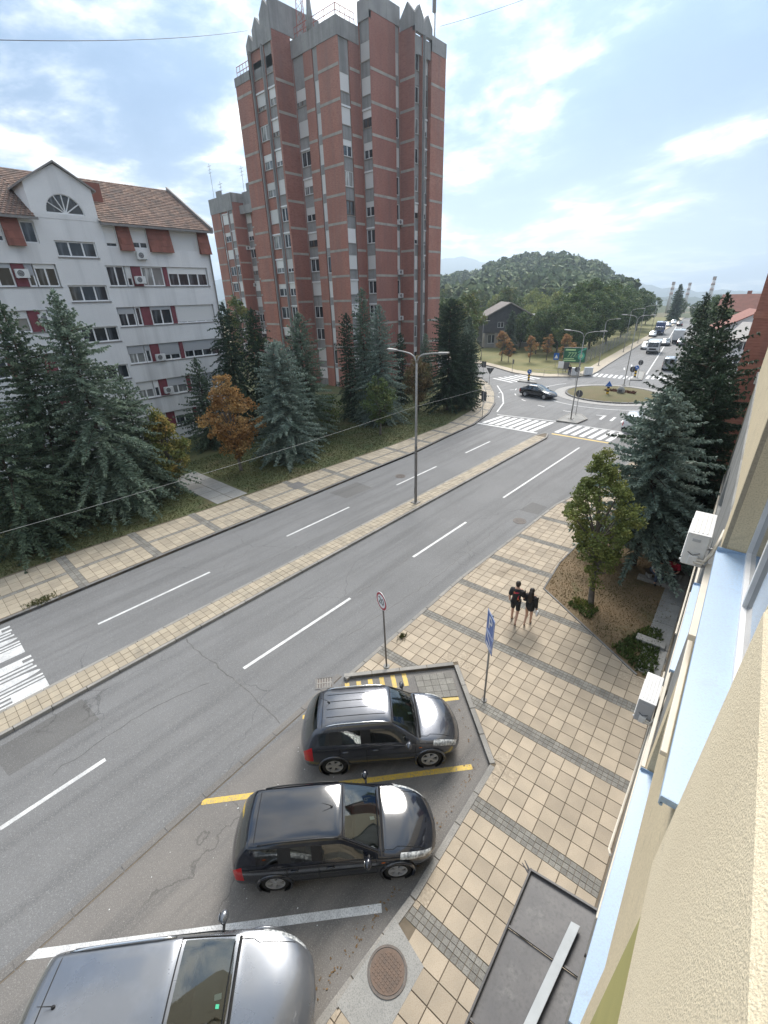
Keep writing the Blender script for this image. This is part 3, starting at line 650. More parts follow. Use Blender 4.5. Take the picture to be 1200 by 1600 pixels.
mat('ac_white', (0.70, 0.70, 0.69), (0.60, 0.60, 0.59), 0.45, 4); mat('ac_grey', (0.38, 0.39, 0.41), None, 0.5); mat('dark_grille', (0.05, 0.05, 0.055), None, 0.5)
ACM = {}
def ac_unit(name, label, O, U, u, z, group=None, s=1.0, parent=None, cat='air conditioner'):
    """outdoor unit hanging on a wall; local x along the wall, -y outwards"""
    O = Vector((O[0], O[1], 0)); U = Vector((U[0], U[1], 0)); rz = math.atan2(U.y, U.x); p = O + U * u
    if not ACM:
        m = MB(); m.box(0, .80, -.34, -.06, 0, .55); ACM['body'] = m.mesh('casing', MATS['ac_white'])
        m = MB()
        for i in range(24):
            a, b_ = 2*PI*i/24, 2*PI*(i+1)/24
            for r0, r1 in ((.20, .225), (.13, .145), (.06, .075)): m.quad(*[(.30 + r*math.cos(t), -.352, .28 + r*math.sin(t)) for r, t in ((r0, a), (r1, a), (r1, b_), (r0, b_))])
        ACM['guard'] = m.mesh('fan_guard', MATS['ac_white'])
        m = MB(); m.tube([(.30, -.346, .28), (.30, -.341, .28)], .22, 24); ACM['fan'] = m.mesh('fan_opening', MATS['dark_grille'])
        m = MB(); m.box(.08, .12, -.34, 0, -.05, 0); m.box(.68, .72, -.34, 0, -.05, 0); ACM['br'] = m.mesh('bracket', MATS['ac_grey'])
    t = thing(name, label, cat, (p.x, p.y, z), rz, group) if parent is None else place(name, None, parent, (p.x, p.y, z), (0, 0, rz))
    t.scale = (s, s, s)
    if parent is None:
        for k, nm in (('body', 'casing'), ('guard', 'fan_guard'), ('fan', 'fan_opening'), ('br', 'bracket')): place(nm, ACM[k], t)
    return t
# ---- the red tower
def tower(root, OX, OY, floors, FH, ZB0, ztop_of, cut=None, zend=None, fine=True, wdens=1.0):
    """stepped brick tower block; plan points relative to (OX, OY)"""
    R_ = random.Random(11 + floors); X = lambda x: x + OX; Y = lambda y: y + OY
    east, south = Vector((0, 1)), Vector((1, 0))
    Zb = [ZB0 + FH * k for k in range(floors)]
    bw = MB(); dk = MB(); cc = MB()
    def bandrow(O, U, a, b_):
        for z in Zb:
            m = MB(); O3 = Vector((O[0], O[1], 0)); U3 = Vector((U[0], U[1], 0)); N = nrm(U3); m.obox(O3 + U3 * a + Vector((0, 0, z - .13)) - N * .03, U3 * (b_ - a), N * .055, (0, 0, .26)); m.build('floor_band', MATS['band_concrete'], root)
    def brickseg(O, U, a, b_, zt, m_=None, band=True):
        U3 = Vector((U[0], U[1])); O2 = Vector(O) + U3 * a; wall(m_ or bw, O2, U3, b_ - a, 0, zt)
        if band: bandrow(O, U, a, b_)
    def wincol(O, U, a, b_, zt, brick_sp=False, n=2, shp=0.35, recess=0.14, ztw=None, slot=False, cap=0.35):
        U3 = Vector((U[0], U[1])); N = Vector((U3.y, -U3.x)); O2 = Vector(O) + U3 * a - N * recess; w = b_ - a
        zl = ([max(0.2, ZB0 - FH)] + Zb); holes = []
        mg = 0.04 if slot else 0.05
        for z in zl:
            if z + 2.3 < zt - 0.2: holes.append((mg, w - mg, z + (0.45 if slot else 0.75), z + (2.35 if slot else 2.25)))
        wall(bw if brick_sp else cc, O2, U3, w, 0, zt, holes, 0.12)
        # jambs of the recess
        for e, sgn in ((a, 1), (b_, -1)):
            p = Vector(O) + U3 * e; q = p - N * recess; lo, hi = ((p, q) if sgn > 0 else (q, p)); bw.quad((lo.x, lo.y, 0), (hi.x, hi.y, 0), (hi.x, hi.y, zt), (lo.x, lo.y, zt))
        for h_ in holes:
            r = R_.random(); sh = 0.0
            if slot: window(root, O2, U3, h_[0], h_[2], h_[1]-h_[0], h_[3]-h_[2], 0.06, 1, 1.0 if r < .75 else 0.0, pane='pane'); continue
            sh = 1.0 if r < shp else (R_.uniform(.35, .75) if r < shp + .3 else 0.0)
            o = window(root, O2, U3, h_[0], h_[2], h_[1]-h_[0], h_[3]-h_[2], 0.05, n, sh, pane='pane_curtain' if R_.random() < .3 else 'pane', frame='frame_white' if R_.random() < .85 else 'frame_brown')
            m = MB(); p = O2 + U3 * h_[0]; m.obox((p.x - .0, p.y, h_[2] - .06), (U3 * (h_[1]-h_[0])).to_3d(), (N * .10).to_3d(), (0, 0, .05)); m.build('window_ledge', MATS['band_concrete'], root)
            if R_.random() < .5:
                m = MB(); m.obox((p.x, p.y, h_[3] + .02), (U3 * (h_[1]-h_[0])).to_3d(), (N * .09).to_3d(), (0, 0, .17)); m.build('shutter_box', MATS['frame_white'], root)
    zt = ztop_of
    # south faces, west to east
    A1 = (X(-60.04), Y(40.84))
    brickseg(A1, south, 0, 3.1, zt['A1w']); wincol(A1, south, 3.1, 3.68, zt['A1'], slot=True); wincol(A1, south, 3.75, 5.85, zt['A1'], brick_sp=True, shp=.3)
    brickseg(A1, south, 5.85, 6.18, zt['A1'] + .5, cc, band=False); wincol(A1, south, 6.18, 7.6, zt['A1'] + .5, shp=.35); brickseg(A1, south, 7.6, 7.91, zt['A1'] + .5, band=False)
    brickseg(A1, south, 3.68, 3.75, zt['A1'], cc, band=False)
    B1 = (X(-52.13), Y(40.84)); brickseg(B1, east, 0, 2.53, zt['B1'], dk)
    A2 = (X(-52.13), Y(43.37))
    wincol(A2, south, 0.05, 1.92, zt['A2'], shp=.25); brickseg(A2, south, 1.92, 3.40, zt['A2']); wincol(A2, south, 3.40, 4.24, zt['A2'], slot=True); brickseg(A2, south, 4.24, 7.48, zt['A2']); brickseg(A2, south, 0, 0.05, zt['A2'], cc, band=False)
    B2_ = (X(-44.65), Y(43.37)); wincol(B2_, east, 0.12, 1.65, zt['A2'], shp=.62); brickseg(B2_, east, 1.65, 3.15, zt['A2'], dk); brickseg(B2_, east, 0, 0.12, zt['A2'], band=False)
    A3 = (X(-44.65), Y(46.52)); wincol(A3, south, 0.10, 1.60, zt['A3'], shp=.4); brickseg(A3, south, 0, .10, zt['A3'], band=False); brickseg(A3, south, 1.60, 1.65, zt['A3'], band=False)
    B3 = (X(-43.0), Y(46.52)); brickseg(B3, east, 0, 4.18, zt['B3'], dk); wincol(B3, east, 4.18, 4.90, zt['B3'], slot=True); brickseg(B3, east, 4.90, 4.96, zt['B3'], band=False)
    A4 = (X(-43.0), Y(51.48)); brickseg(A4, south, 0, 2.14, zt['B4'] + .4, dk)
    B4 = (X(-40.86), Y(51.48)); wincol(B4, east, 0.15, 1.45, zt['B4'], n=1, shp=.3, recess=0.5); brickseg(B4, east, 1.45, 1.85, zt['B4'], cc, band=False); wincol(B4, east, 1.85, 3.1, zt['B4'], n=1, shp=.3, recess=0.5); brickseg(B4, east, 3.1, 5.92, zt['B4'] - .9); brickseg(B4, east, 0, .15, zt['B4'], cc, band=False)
    # unseen sides
    brickseg((X(-40.86), Y(57.4)), Vector((-1, 0)), 0, 19.18, zt['B4'] - .9, band=False); brickseg((X(-60.04), Y(57.4)), Vector((0, -1)), 0, 16.56, zt['A1w'], band=False)
    if fine:
        # fins running down the recessed columns
        for (O, U, e) in ((A1, south, 3.72), (A1, south, 6.0), (B4, east, 1.65)):
            p = Vector(O) + Vector(U) * e; N = Vector((U[1], -U[0])); m = MB(); m.obox((p - Vector(U)*.08).to_3d(), (Vector(U)*.16).to_3d(), (N*.25).to_3d(), (0, 0, zt['A1'] if O is A1 else zt['B4'])); m.build('fin', MATS['panel_concrete'], root)
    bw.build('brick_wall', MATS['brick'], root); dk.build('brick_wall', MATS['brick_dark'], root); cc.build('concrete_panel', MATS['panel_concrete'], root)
    return A1, B1, A2, B2_, A3, B3, A4, B4
TW = thing('tower_block', 'tall stepped red brick tower block with pale floor bands and many shuttered windows', 'tower block')
ZT = dict(A1w=34.6, A1=36.8, B1=37.6, A2=35.9, A3=37.4, B3=38.0, B4=37.2)
tower(TW, 0, 0, 12, 2.81, 2.61, ZT)
def crown(root, polys, mname='panel_concrete', name='parapet'):
    for poly, z0, z1 in polys: m = MB(); m.prism(poly, z0, z1, True, True); m.build(name, MATS[mname], root)
# concrete crown: parapets, gabled tops and roof slabs
def strip(O, U, a, b_, th=.3, out=.06):
    O = Vector(O); U = Vector(U); N = Vector((U.y, -U.x)); return [O + U*a + N*out, O + U*b_ + N*out, O + U*b_ - N*th, O + U*a - N*th][::-1]
S_, E_ = (1, 0), (0, 1)
crown(TW, [(strip((-60.04, 40.84), S_, -.05, 3.1), 34.6, 35.4), (strip((-52.13, 43.37), S_, 0.0, 7.52, .3), 35.7, 37.2), (strip((-44.65, 43.37), E_, -.04, 3.15, .3), 35.7, 37.15),
           (strip((-52.13, 40.84), E_, 0, 7.0, .3, .03), 37.6, 40.1), (strip((-43, 46.52), E_, 0, 4.96, .3, .03), 38.0, 39.6), (strip((-40.86, 51.48), E_, 3.1, 5.9, .3, .05), 36.3, 37.6), (strip((-44.65, 46.52), S_, 0, 1.65, .3, .03), 37.4, 39.0)])
def gable(root, O, U, a, b_, z0, z1, th=.35, out=.05, name='gable_top'):
    O = Vector(O); U = Vector(U); N = Vector((U.y, -U.x)); m = MB(); p = [O + U*a + N*out, O + U*b_ + N*out]; q = [x - N*(th+out) for x in p]; mid = (p[0]+p[1])/2; mq = (q[0]+q[1])/2
    zs = max(z0 + .05, z1 - (b_ - a) * .55)
    m.add([(*p[0], z0), (*p[1], z0), (*p[1], zs), (*mid, z1), (*p[0], zs), (*q[0], z0), (*q[1], z0), (*q[1], zs), (*mq, z1), (*q[0], zs)],
          [(0, 1, 2, 3, 4), (9, 8, 7, 6, 5), (1, 6, 7, 2), (2, 7, 8, 3), (3, 8, 9, 4), (4, 9, 5, 0), (0, 5, 6, 1)]); m.build(name, MATS['panel_concrete'], root)
for a, b_, z1 in ((3.1, 4.5, 38.2), (4.5, 6.1, 39.2), (6.1, 7.9, 40.1)): gable(TW, (-60.04, 40.84), S_, a, b_, 36.7, z1)
for a, b_, z1 in ((0.0, 1.5, 39.4), (1.5, 3.1, 39.0)): gable(TW, (-40.86, 51.48), E_, a, b_, 37.2, z1)
gable(TW, (-43, 51.48), S_, 0.06, 2.14, 37.6, 39.7)
m = MB(); m.prism([(-59.9, 41.0), (-52.3, 41.0), (-52.3, 57.2), (-59.9, 57.2)], 33.9, 34.6); m.prism([(-56.8, 41.0), (-52.3, 41.0), (-52.3, 57.2), (-56.8, 57.2)], 34.6, 37.2); m.prism([(-52.3, 43.5), (-44.8, 43.5), (-44.8, 57.2), (-52.3, 57.2)], 34.9, 35.6); m.prism([(-44.5, 46.7), (-43.2, 46.7), (-43.2, 51.65), (-41.0, 51.65), (-41.0, 57.2), (-50, 57.2), (-50, 46.7)], 35.5, 37.0); m.build('roof_slab', MATS['panel_concrete'], TW)
mat('rail_red', (0.36, 0.12, 0.09), None, 0.6)
for O, U, L_, z in (((-51.6, 43.6), S_, 6.6, 37.2), ((-44.95, 43.6), E_, 2.7, 37.2), ((-59.8, 41.1), S_, 2.7, 35.4)):
    m = MB(); O = Vector(O); U = Vector(U)
    for zz in (.5, 1.0): m.tube([(*O, z + zz), (*(O + U*L_), z + zz)], .035, 6)
    for k in range(5): p = O + U*L_*k/4; m.tube([(*p, z), (*p, z + 1.0)], .03, 6)
    m.build('railing', MATS['rail_red'], TW)
def lattice(root, x, y, z0, z1, r, name='mast'):
    m = MB()
    for a in (0, 2.1, 4.2): m.tube([(x + r*math.cos(a), y + r*math.sin(a), z0), (x + r*.5*math.cos(a), y + r*.5*math.sin(a), z1)], .04, 5)
    k = int((z1 - z0) / .6)
    for i in range(k):
        for j in range(3):
            a, b_ = 2.1*j, 2.1*(j+1); za = z0 + i*.6; m.tube([(x + r*.8*math.cos(a), y + r*.8*math.sin(a), za), (x + r*.8*math.cos(b_), y + r*.8*math.sin(b_), za + .6)], .02, 4)
    m.build(name, MATS['rail_red'], root)
lattice(TW, -50.6, 43.9, 37.0, 42.5, .6)
m = MB(); m.cyl((-42.0, 56.6), .07, 37, 45.5, 8); m.box(-42.25, -42.0, 56.4, 56.8, 40.4, 45.0); m.box(-41.98, -41.75, 56.45, 56.85, 41.5, 45.2); m.build('phone_antenna', MATS['gutter'], TW)
m = MB(); m.tube([(-48.9, 43.6, 37.2), (-48.9, 43.6, 39.6)], [.42, .22], 12); m.ell((-48.9, 43.6, 39.9), (.24, .24, .3)); m.build('vent_cowl', MATS['panel_concrete'], TW, smooth=True)
# outdoor units on the slot column of the east face
for i, z in enumerate((14.0, 11.2, 8.4, 5.6)): ac_unit('air_conditioner', ('topmost', 'second from top', 'third from top', 'lowest')[i] + ' of four white units stacked on the tower east face', (-43.0, 46.52), (0, 1), 4.15, z, 'units on the tower slot column')
ac_unit('air_conditioner', 'white unit high on the tower slot column, apart from the stack below', (-43.0, 46.52), (0, 1), 4.15, 19.6)
# second tower behind
TW2 = thing('tower_block', 'second, lower brick tower block half hidden behind the left side of the tall tower', 'tower block')
TW2.scale = (1.04, 1.0, 1.06)
Z2 = dict(A1w=25.6, A1=26.6, B1=26.9, A2=26.2, A3=26.8, B3=26.8, B4=26.2)
tower(TW2, -33.6, 15.5, 8, 2.81, 3.2, Z2, fine=False)
for a, b_, z1 in ((-.1, 3.0, 28.0), (3.0, 4.6, 28.9), (4.6, 7.9, 28.2)): crown(TW2, [(strip((-93.64, 56.34), S_, a, b_), 25.6, z1)])
crown(TW2, [(strip((-85.73, 56.34), E_, 0, 2.6), 26.8, 28.2), (strip((-85.73, 58.87), S_, 0, 7.5), 26.1, 28.4), (strip((-84.5, 58.9), S_, 0.6, 2.6, .5, .2), 28.4, 29.5)])
m = MB(); m.prism([(-93, 57), (-75, 59), (-75, 72), (-93, 72)], 25, 26.3); m.build('roof_slab', MATS['panel_concrete'], TW2)
for k, (x, y, z) in enumerate(((-92.6, 57, 33.5), (-90.5, 57.5, 30.6), (-85.5, 59.3, 32.4), (-83.6, 59.6, 31.8))):
    m = MB(); m.tube([(x, y, 27), (x, y, z)], .035, 5)
    for q in range(3): m.tube([(x - .7 + .1*q, y, z - .4 - .5*q), (x + .7 - .1*q, y, z - .4 - .5*q)], .025, 4)
    m.build('television_aerial', MATS['gutter'], TW2)
m = MB(); m.tube([(-81.5, 59.5, 28), (-81.5, 59.5, 29.6)], .04, 6); m.tube([(-81.45, 59.3, 30.1), (-81.4, 59.12, 30.16)], [.35, .62], 16); m.build('satellite_dish', MATS['ac_white'], TW2)
for i, (u, z) in enumerate(((1.7, 19.4), (2.0, 8.1), (2.2, 13.2))): ac_unit('air_conditioner', ('upper', 'lower', 'middle')[i] + ' white unit on the dark face of the second tower', (-85.73*1.04, 56.34), (0, 1), u, z*1.06, 'units on the second tower', 1.1)
# ---- white apartment house with tiled roof
WB = thing('apartment_house', 'white rendered apartment house with wine red panels, half-round gable window and tiled roof', 'apartment house')
XW = -41.0; Y0, Y1 = -18.0, 23.0
def roof_mat():
    m, nt, b = nodes_of('roof_tile'); L = nt.links.new; v = vec_of(nt)
    g_ = nt.nodes.new('ShaderNodeNewGeometry'); col = mixn(nt, g_.outputs['Random Per Island'], (0.15, 0.095, 0.075), (0.30, 0.195, 0.145))
    col = mixn(nt, noisen(nt, v, 0.9, 5, 0.6, 0.45, 0.7), col, (0.13, 0.10, 0.085)); L(col, b.inputs['Base Color']); b.inputs['Roughness'].default_value = 0.9; return m
roof_mat(); mat('roof_red', (0.25, 0.095, 0.07), (0.20, 0.08, 0.06), 0.85, 1.2, spread=0.15); mat('plain_dark', (0.03, 0.03, 0.032), None, 0.8)
def tile_roof(name, parent, a, b_, c_, d_, rows, cols, mname='roof_tile', lift=.05, kind='stuff'):
    """overlapping roof tiles over the quad a (eave start) b (eave end) c (ridge end) d (ridge start)"""
    a, b_, c_, d_ = map(Vector, (a, b_, c_, d_)); n_ = (b_ - a).cross(d_ - a).normalized(); n_ = n_ if n_.z > 0 else -n_; m = MB()
    for i in range(rows):
        for j in range(cols):
            off = 0.5 * (i % 2); u0, u1 = max(0, (j + off) / cols), min(1, (j + 1 + off) / cols - .002)
            if u1 <= u0: continue
            P = lambda u, v_: a.lerp(b_, u).lerp(d_.lerp(c_, u), v_)
            l = lift * random.uniform(.75, 1.25); p0, p1 = P(u0, i / rows) + n_*l, P(u1, i / rows) + n_*l; p2, p3 = P(u1, (i + 1.05) / rows) + n_*.01, P(u0, (i + 1.05) / rows) + n_*.01
            m.add([p0, p1, p2, p3, P(u0, i/rows), P(u1, i/rows)], [(0, 1, 2, 3), (4, 5, 1, 0)])
    o = m.build(name, MATS[mname], parent); return tag(o, kind=kind)
def white_house():
    wl = MB(); U = Vector((0, 1)); holes = []; O = (XW, 0)
    rows = [14.08, 11.2, 8.34, 5.46, 2.6]; hh = 1.42
    MID = 12.6; mir = lambda y: 2*MID - y
    spec = []   # (y0, y1, kind)
    band = [(14.25, 15.55, 'w2'), (15.62, 16.05, 'w1'), (16.08, 16.8, 'p'), (16.83, 18.55, 'w2'), (18.58, 18.92, 'p'), (18.95, 22.4, 'w4')]
    runs = [(14.2, 22.45)] + [(mir(22.45), mir(14.2))] + [(-17.4, -9.2), (-6.3, 1.0)]
    for zt in rows:
        for (a, b_) in runs: holes.append((a - Y0, b_ - Y0, zt - hh, zt))
        for (a, b_) in ((11.35, 13.95), (-9.0, -6.6)): holes.append((a - Y0, b_ - Y0, zt + 0.45 if zt < 14 else 14.55, zt + 1.55 if zt < 14 else 15.55))
    att = [(14.72, 15.55), (16.62, 17.8), (19.69, 22.0)]
    for (a, b_) in att + [(mir(b_), mir(a)) for a, b_ in att]: holes.append((a - Y0, b_ - Y0, 15.3, 16.6))
    # merge check: stair openings and rows share z ranges but not y ranges
    wall(wl, (XW, Y0), U, Y1 - Y0, 0, 16.85, holes, 0.22)
    wall(wl, (XW, Y1), Vector((-1, 0)), 12.5, 0, 16.85); wall(wl, (XW - 12.5, Y1), Vector((0, -1)), Y1 - Y0, 0, 16.85); wall(wl, (XW - 12.5, Y0), Vector((1, 0)), 12.5, 0, 16.85)
    # gable triangle at the north end and the front gable over the stair
    wl.quad((XW, Y1, 16.85), (XW - 12.5, Y1, 16.85), (XW - 6.25, Y1, 20.6))
    wl.build('wall', MATS['white_wall'], WB)
    R_ = random.Random(5)
    for ri, zt in enumerate(rows):
        for bi, (a, b_) in enumerate(runs[:2]):
            for (p, q, kd) in band:
                y0, y1 = (p, q) if bi == 0 else (mir(q), mir(p))
                if kd == 'p':
                    m = MB(); m.box(XW - .17, XW - .12, y0, y1, zt - hh + .02, zt - .02); m.build('wine_panel', MATS['wine_panel'], WB); continue
                n = int(kd[1]); full = 1.0 if (kd == 'w4' and ri in (1,) and bi == 0) else 0
                sh = full * .92 or R_.choice((.2, .35, .45, .5, .0, .6, .7))
                window(WB, O, U, y0, zt - hh + .01, y1 - y0, hh - .02, 0.16, n, sh, pane='pane_curtain' if R_.random() < .25 else 'pane', shm='shutter_grey' if R_.random() < .6 else 'shutter')
        z = zt + .45 if zt < 14 else 14.55; h_ = 1.1 if zt < 14 else 1.0
        if zt < 16: window(WB, O, U, 11.35, z + .01, 2.6, h_ - .02, 0.14, 3, 0)
        for (a, b_) in runs[:1] + runs[1:2]:
            m = MB(); m.box(XW - .02, XW + .06, a - .03, b_ + .03, zt - hh - .06, zt - hh - .003); m.build('window_ledge', MATS['gutter'], WB)
        m = MB(); m.box(XW - .02, XW + .07, 11.3, 14.0, z - .07, z - .003); m.build('window_ledge', MATS['gutter'], WB)
    for k, (a, b_) in enumerate(att + [(mir(b_), mir(a)) for a, b_ in att]):
        window(WB, O, U, a, 15.31, b_ - a, 1.28, 0.14, 1 if b_ - a < 1 else 2, (.8, .7, 1.0, 0.0, .75, .6)[k])
    # slanted tiled panels between attic windows
    for (a, b_) in ((15.6, 16.57), (17.84, 19.66), (22.03, 23.0)) :
        for (p, q) in ((a, b_), (mir(b_), mir(a))):
            pn = place('mansard_panel', None, WB) if False else None
            m = MB(); m.add([(XW + .34, p, 15.1), (XW + .34, q, 15.1), (XW + .02, q, 16.82), (XW + .02, p, 16.82), (XW + .0, p, 15.1), (XW + .0, q, 15.1)], [(0, 1, 2, 3), (4, 5, 1, 0), (0, 3, 4), (1, 5, 2)]); pn = m.build('mansard_panel', MATS['roof_red'], WB)
            tile_roof('panel_tile', pn, (XW + .36, p, 15.08), (XW + .36, q, 15.08), (XW + .05, q, 16.8), (XW + .05, p, 16.8), 4, max(3, int((q - p) / .28)), 'roof_red', .03)
    # main roof: two slopes split by the gable
    ea, rz_ = 16.95, 20.6
    r = MB()
    for q0, q1 in ((Y0, 10.6), (14.55, Y1 + .3)): r.quad((XW + .45, q0, ea - .15), (XW + .45, q1, ea - .15), (XW - 6.25, q1, rz_), (XW - 6.25, q0, rz_))
    r.quad((XW - 2.6, 10.55, 18.54), (XW - 2.6, 14.6, 18.54), (XW - 6.25, 14.6, rz_), (XW - 6.25, 10.55, rz_))
    r.quad((XW - 12.9, Y1 + .3, ea - .15), (XW - 12.9, Y0, ea - .15), (XW - 6.25, Y0, rz_), (XW - 6.25, Y1 + .3, rz_)); RF = r.build('roof', MATS['gutter'], WB)
    tile_roof('roof_tile', RF, (XW + .47, 14.6, ea - .13), (XW + .47, Y1 + .3, ea - .13), (XW - 6.25, Y1 + .3, rz_ + .02), (XW - 6.25, 14.6, rz_ + .02), 24, 36)
    tile_roof('roof_tile', RF, (XW + .47, Y0, ea - .13), (XW + .47, 10.6, ea - .13), (XW - 6.25, 10.6, rz_ + .02), (XW - 6.25, Y0, rz_ + .02), 24, 110)
    tile_roof('roof_tile', RF, (XW - 2.6, 10.55, 18.56), (XW - 2.6, 14.6, 18.56), (XW - 6.25, 14.6, rz_ + .02), (XW - 6.25, 10.55, rz_ + .02), 13, 18)
    m = MB(); m.box(XW + .40, XW + .56, 14.5, Y1 + .3, ea - .30, ea - .16); m.box(XW + .40, XW + .56, Y0, 10.7, ea - .30, ea - .16); m.build('gutter', MATS['gutter'], WB)
    m = MB(); d = Vector((-6.7, 0, rz_ - ea + .15)); m.obox((XW + .5, Y1 + .22, ea - .22), d, (0, .16, 0), (0, 0, .34)); m.build('verge_board', MATS['gutter'], WB)
    # front gable
    gz = 20.0; gy0, gy1 = 10.55, 14.6; ez = 18.85; f = MB(); N = 18
    arcp = [(MID + 1.18*math.cos(PI*i/N), 17.15 + 1.18*math.sin(PI*i/N)) for i in range(N + 1)]
    outer = [(gy1, ez), (MID, gz), (gy0, ez)]
    # wall face around the half-round opening, as two fans
    X_ = XW + .02
    right = [(gy1, 16.85), (gy1, ez), (MID, gz)] + [arcp[i] for i in range(N//2, -1, -1)]
    left = [(gy0, 16.85)] + [arcp[i] for i in range(N, N//2 - 1, -1)] + [(MID, gz), (gy0, ez)]
    for poly in (right, left): f.add([(X_, *p) for p in poly], [tuple(range(len(poly)))])
    f.quad((X_, gy0, 16.85), (X_, gy1, 16.85), (X_, arcp[0][0], 17.15), (X_, arcp[-1][0], 17.15))
    for i in range(N): f.quad((X_, *arcp[i]), (X_, *arcp[i+1]), (X_ - .2, *arcp[i+1]), (X_ - .2, *arcp[i]))
    f.quad((X_, arcp[-1][0], 17.15), (X_, arcp[0][0], 17.15), (X_ - .2, arcp[0][0], 17.15), (X_ - .2, arcp[-1][0], 17.15))
    f.quad((X_, gy0, ez), (X_ - 5, gy0, ez), (X_ - 5, gy0, 16.85), (X_, gy0, 16.85)); f.quad((X_, gy1, 16.85), (X_ - 5, gy1, 16.85), (X_ - 5, gy1, ez), (X_, gy1, ez))
    f.build('gable', MATS['white_wall'], WB)
    w = MB(); ap = [(X_ - .12, *p) for p in arcp]; w.add(ap, [tuple(range(len(ap)))]); HW = w.build('half_round_window', MATS['pane'], WB)
    w = MB(); w.tube([(X_ - .08, *p) for p in arcp], .05, 6); w.box(X_ - .13, X_ - .04, arcp[-1][0], arcp[0][0], 17.15, 17.23)
    for ang in (35, 65, 90, 115, 145):
        a = math.radians(ang); w.tube([(X_ - .08, MID, 17.18), (X_ - .08, MID + 1.17*math.cos(a), 17.15 + 1.17*math.sin(a))], .038, 6)
    w.build('glazing_bar', MATS['frame_white'], HW)
    r = MB()
    for s in (1, -1):
        e = gy1 + .25 if s > 0 else gy0 - .25; r.add([(X_ + .2, e, ez - .2), (X_ + .2, MID, gz + .06), (X_ - 6.0, MID, gz + .06), (X_ - 6.0, e, ez - .2), (X_ + .2, e, ez - .08), (X_ + .2, MID, gz + .18), (X_ - 6.0, MID, gz + .18), (X_ - 6.0, e, ez - .08)], [(0, 1, 2, 3), (4, 7, 6, 5), (0, 4, 5, 1), (0, 3, 7, 4)])
    r.build('gable_roof', MATS['gutter'], WB)
    m = MB(); m.box(XW - 3.4, XW - 2.5, 15.0, 16.2, 17.6, 19.7); m.build('chimney', MATS['roof_red'], WB); m = MB(); m.tube([(XW + .08, Y1 - .12, 0), (XW + .08, Y1 - .12, 16.7)], .06, 8); m.build('downpipe', MATS['gutter'], WB)
white_house()
for i, (y, z, lab) in enumerate(((16.65, 14.55, 'white unit under the attic window of the white house'), (16.1, 12.85, 'white unit on a wine panel in the top full row of the white house'), (16.25, 7.0, 'white unit on a wine panel low on the white house'), (16.3, 4.25, 'lowest white unit on the white house, above the spruce tops'), (8.45, 13.2, 'dark-backed unit on the wine panel left of the stair windows'), (8.9, 10.4, 'unit left of the stair windows, behind the tall spruce top'))):
    ac_unit('air_conditioner', lab, (XW + .02, 0), (0, 1), y, z, 'units on the white house', 0.95)
# ------------------------------------------------------------------ the yellow building the picture is taken from
mat('stucco', (0.82, 0.71, 0.51), (0.77, 0.66, 0.47), 0.9, 2.5, 320, (0.62, 0.53, 0.38), stain=0.63, stainc=(0.50, 0.43, 0.32), sscale=6.0)
def rough_stucco():
    m = MATS['stucco']; nt = m.node_tree; b = nt.nodes['Principled BSDF']; v = vec_of(nt)
    a = noisen(nt, v, 240, 2, 0.5, 0.42, 0.72); c_ = noisen(nt, v, 95, 3, 0.6, 0.40, 0.75)
    ad = nt.nodes.new('ShaderNodeMath'); ad.operation = 'ADD'; nt.links.new(a, ad.inputs[0]); nt.links.new(c_, ad.inputs[1]); bumpn(nt, b, ad.outputs[0], 0.36, 0.003)
rough_stucco()
mat('smooth_yellow', (0.70, 0.59, 0.40), (0.64, 0.54, 0.37), 0.85, 1.8, 60, (0.48, 0.40, 0.26), stain=0.6, stainc=(0.36, 0.30, 0.20), sscale=2.2, bump=0.1)
mat('shaded_olive', (0.40, 0.36, 0.13), (0.36, 0.33, 0.12), 0.9, 2)  # green-yellow paint with the parapet's shadow put into the colour
mat('shaded_yellow', (0.40, 0.34, 0.25), (0.34, 0.30, 0.22), 0.9, 2, 40, (0.29, 0.25, 0.19))  # darker copy of the yellow, recess shade put into the colour
mat('sill_blue', (0.33, 0.45, 0.60), (0.30, 0.42, 0.57), 0.38, 0.8, 55, (0.30, 0.37, 0.46), spec=0.5, stain=0.6, stainc=(0.27, 0.33, 0.40), sscale=3.0)
mat('grey_plaster', (0.27, 0.27, 0.26), (0.20, 0.205, 0.20), 0.9, 1.3, streak=1.5, streakc=(0.13, 0.13, 0.125), bump=0.15)
mat('cream_duct', (0.66, 0.60, 0.50), (0.58, 0.53, 0.45), 0.5, 3); mat('dark_metal', (0.075, 0.072, 0.075), (0.10, 0.095, 0.095), 0.5, 2.5, 20, (0.06, 0.058, 0.06), stain=0.6, stainc=(0.17, 0.165, 0.155), sscale=2.0)
mat('plank', (0.40, 0.42, 0.43), (0.34, 0.36, 0.37), 0.6, 3); mat('brown_frame', (0.09, 0.05, 0.04), None, 0.5); mat('glass_grey', (0.16, 0.19, 0.22), None, 0.06, spec=0.8)
OB = thing('yellow_building', 'yellow stucco building at the right edge with blue metal window ledges', 'apartment house', (0, 0, 0), ROT)
def ob(name, m, mn, **k): return m.build(name, MATS[mn], OB, **k)
TE = 23.5; SW = 0.36
U_ = Vector((0, -1))
def hole(t0, t1, z0, z1): return (TE - t1, TE - t0, z0, z1)
w = MB(); wall(w, (SW, TE), U_, TE + 8, 8.30, 16.5, [hole(2.45, 6.45, 8.40, 11.0)], 0.24); ob('wall', w, 'smooth_yellow')
w = MB(); wall(w, (SW, 6.62), U_, 14.62, 3.6, 8.30, [(6.62 - 6.05, 6.62 - 2.5, 4.50, 6.0)], 0.2); ob('wall', w, 'smooth_yellow')
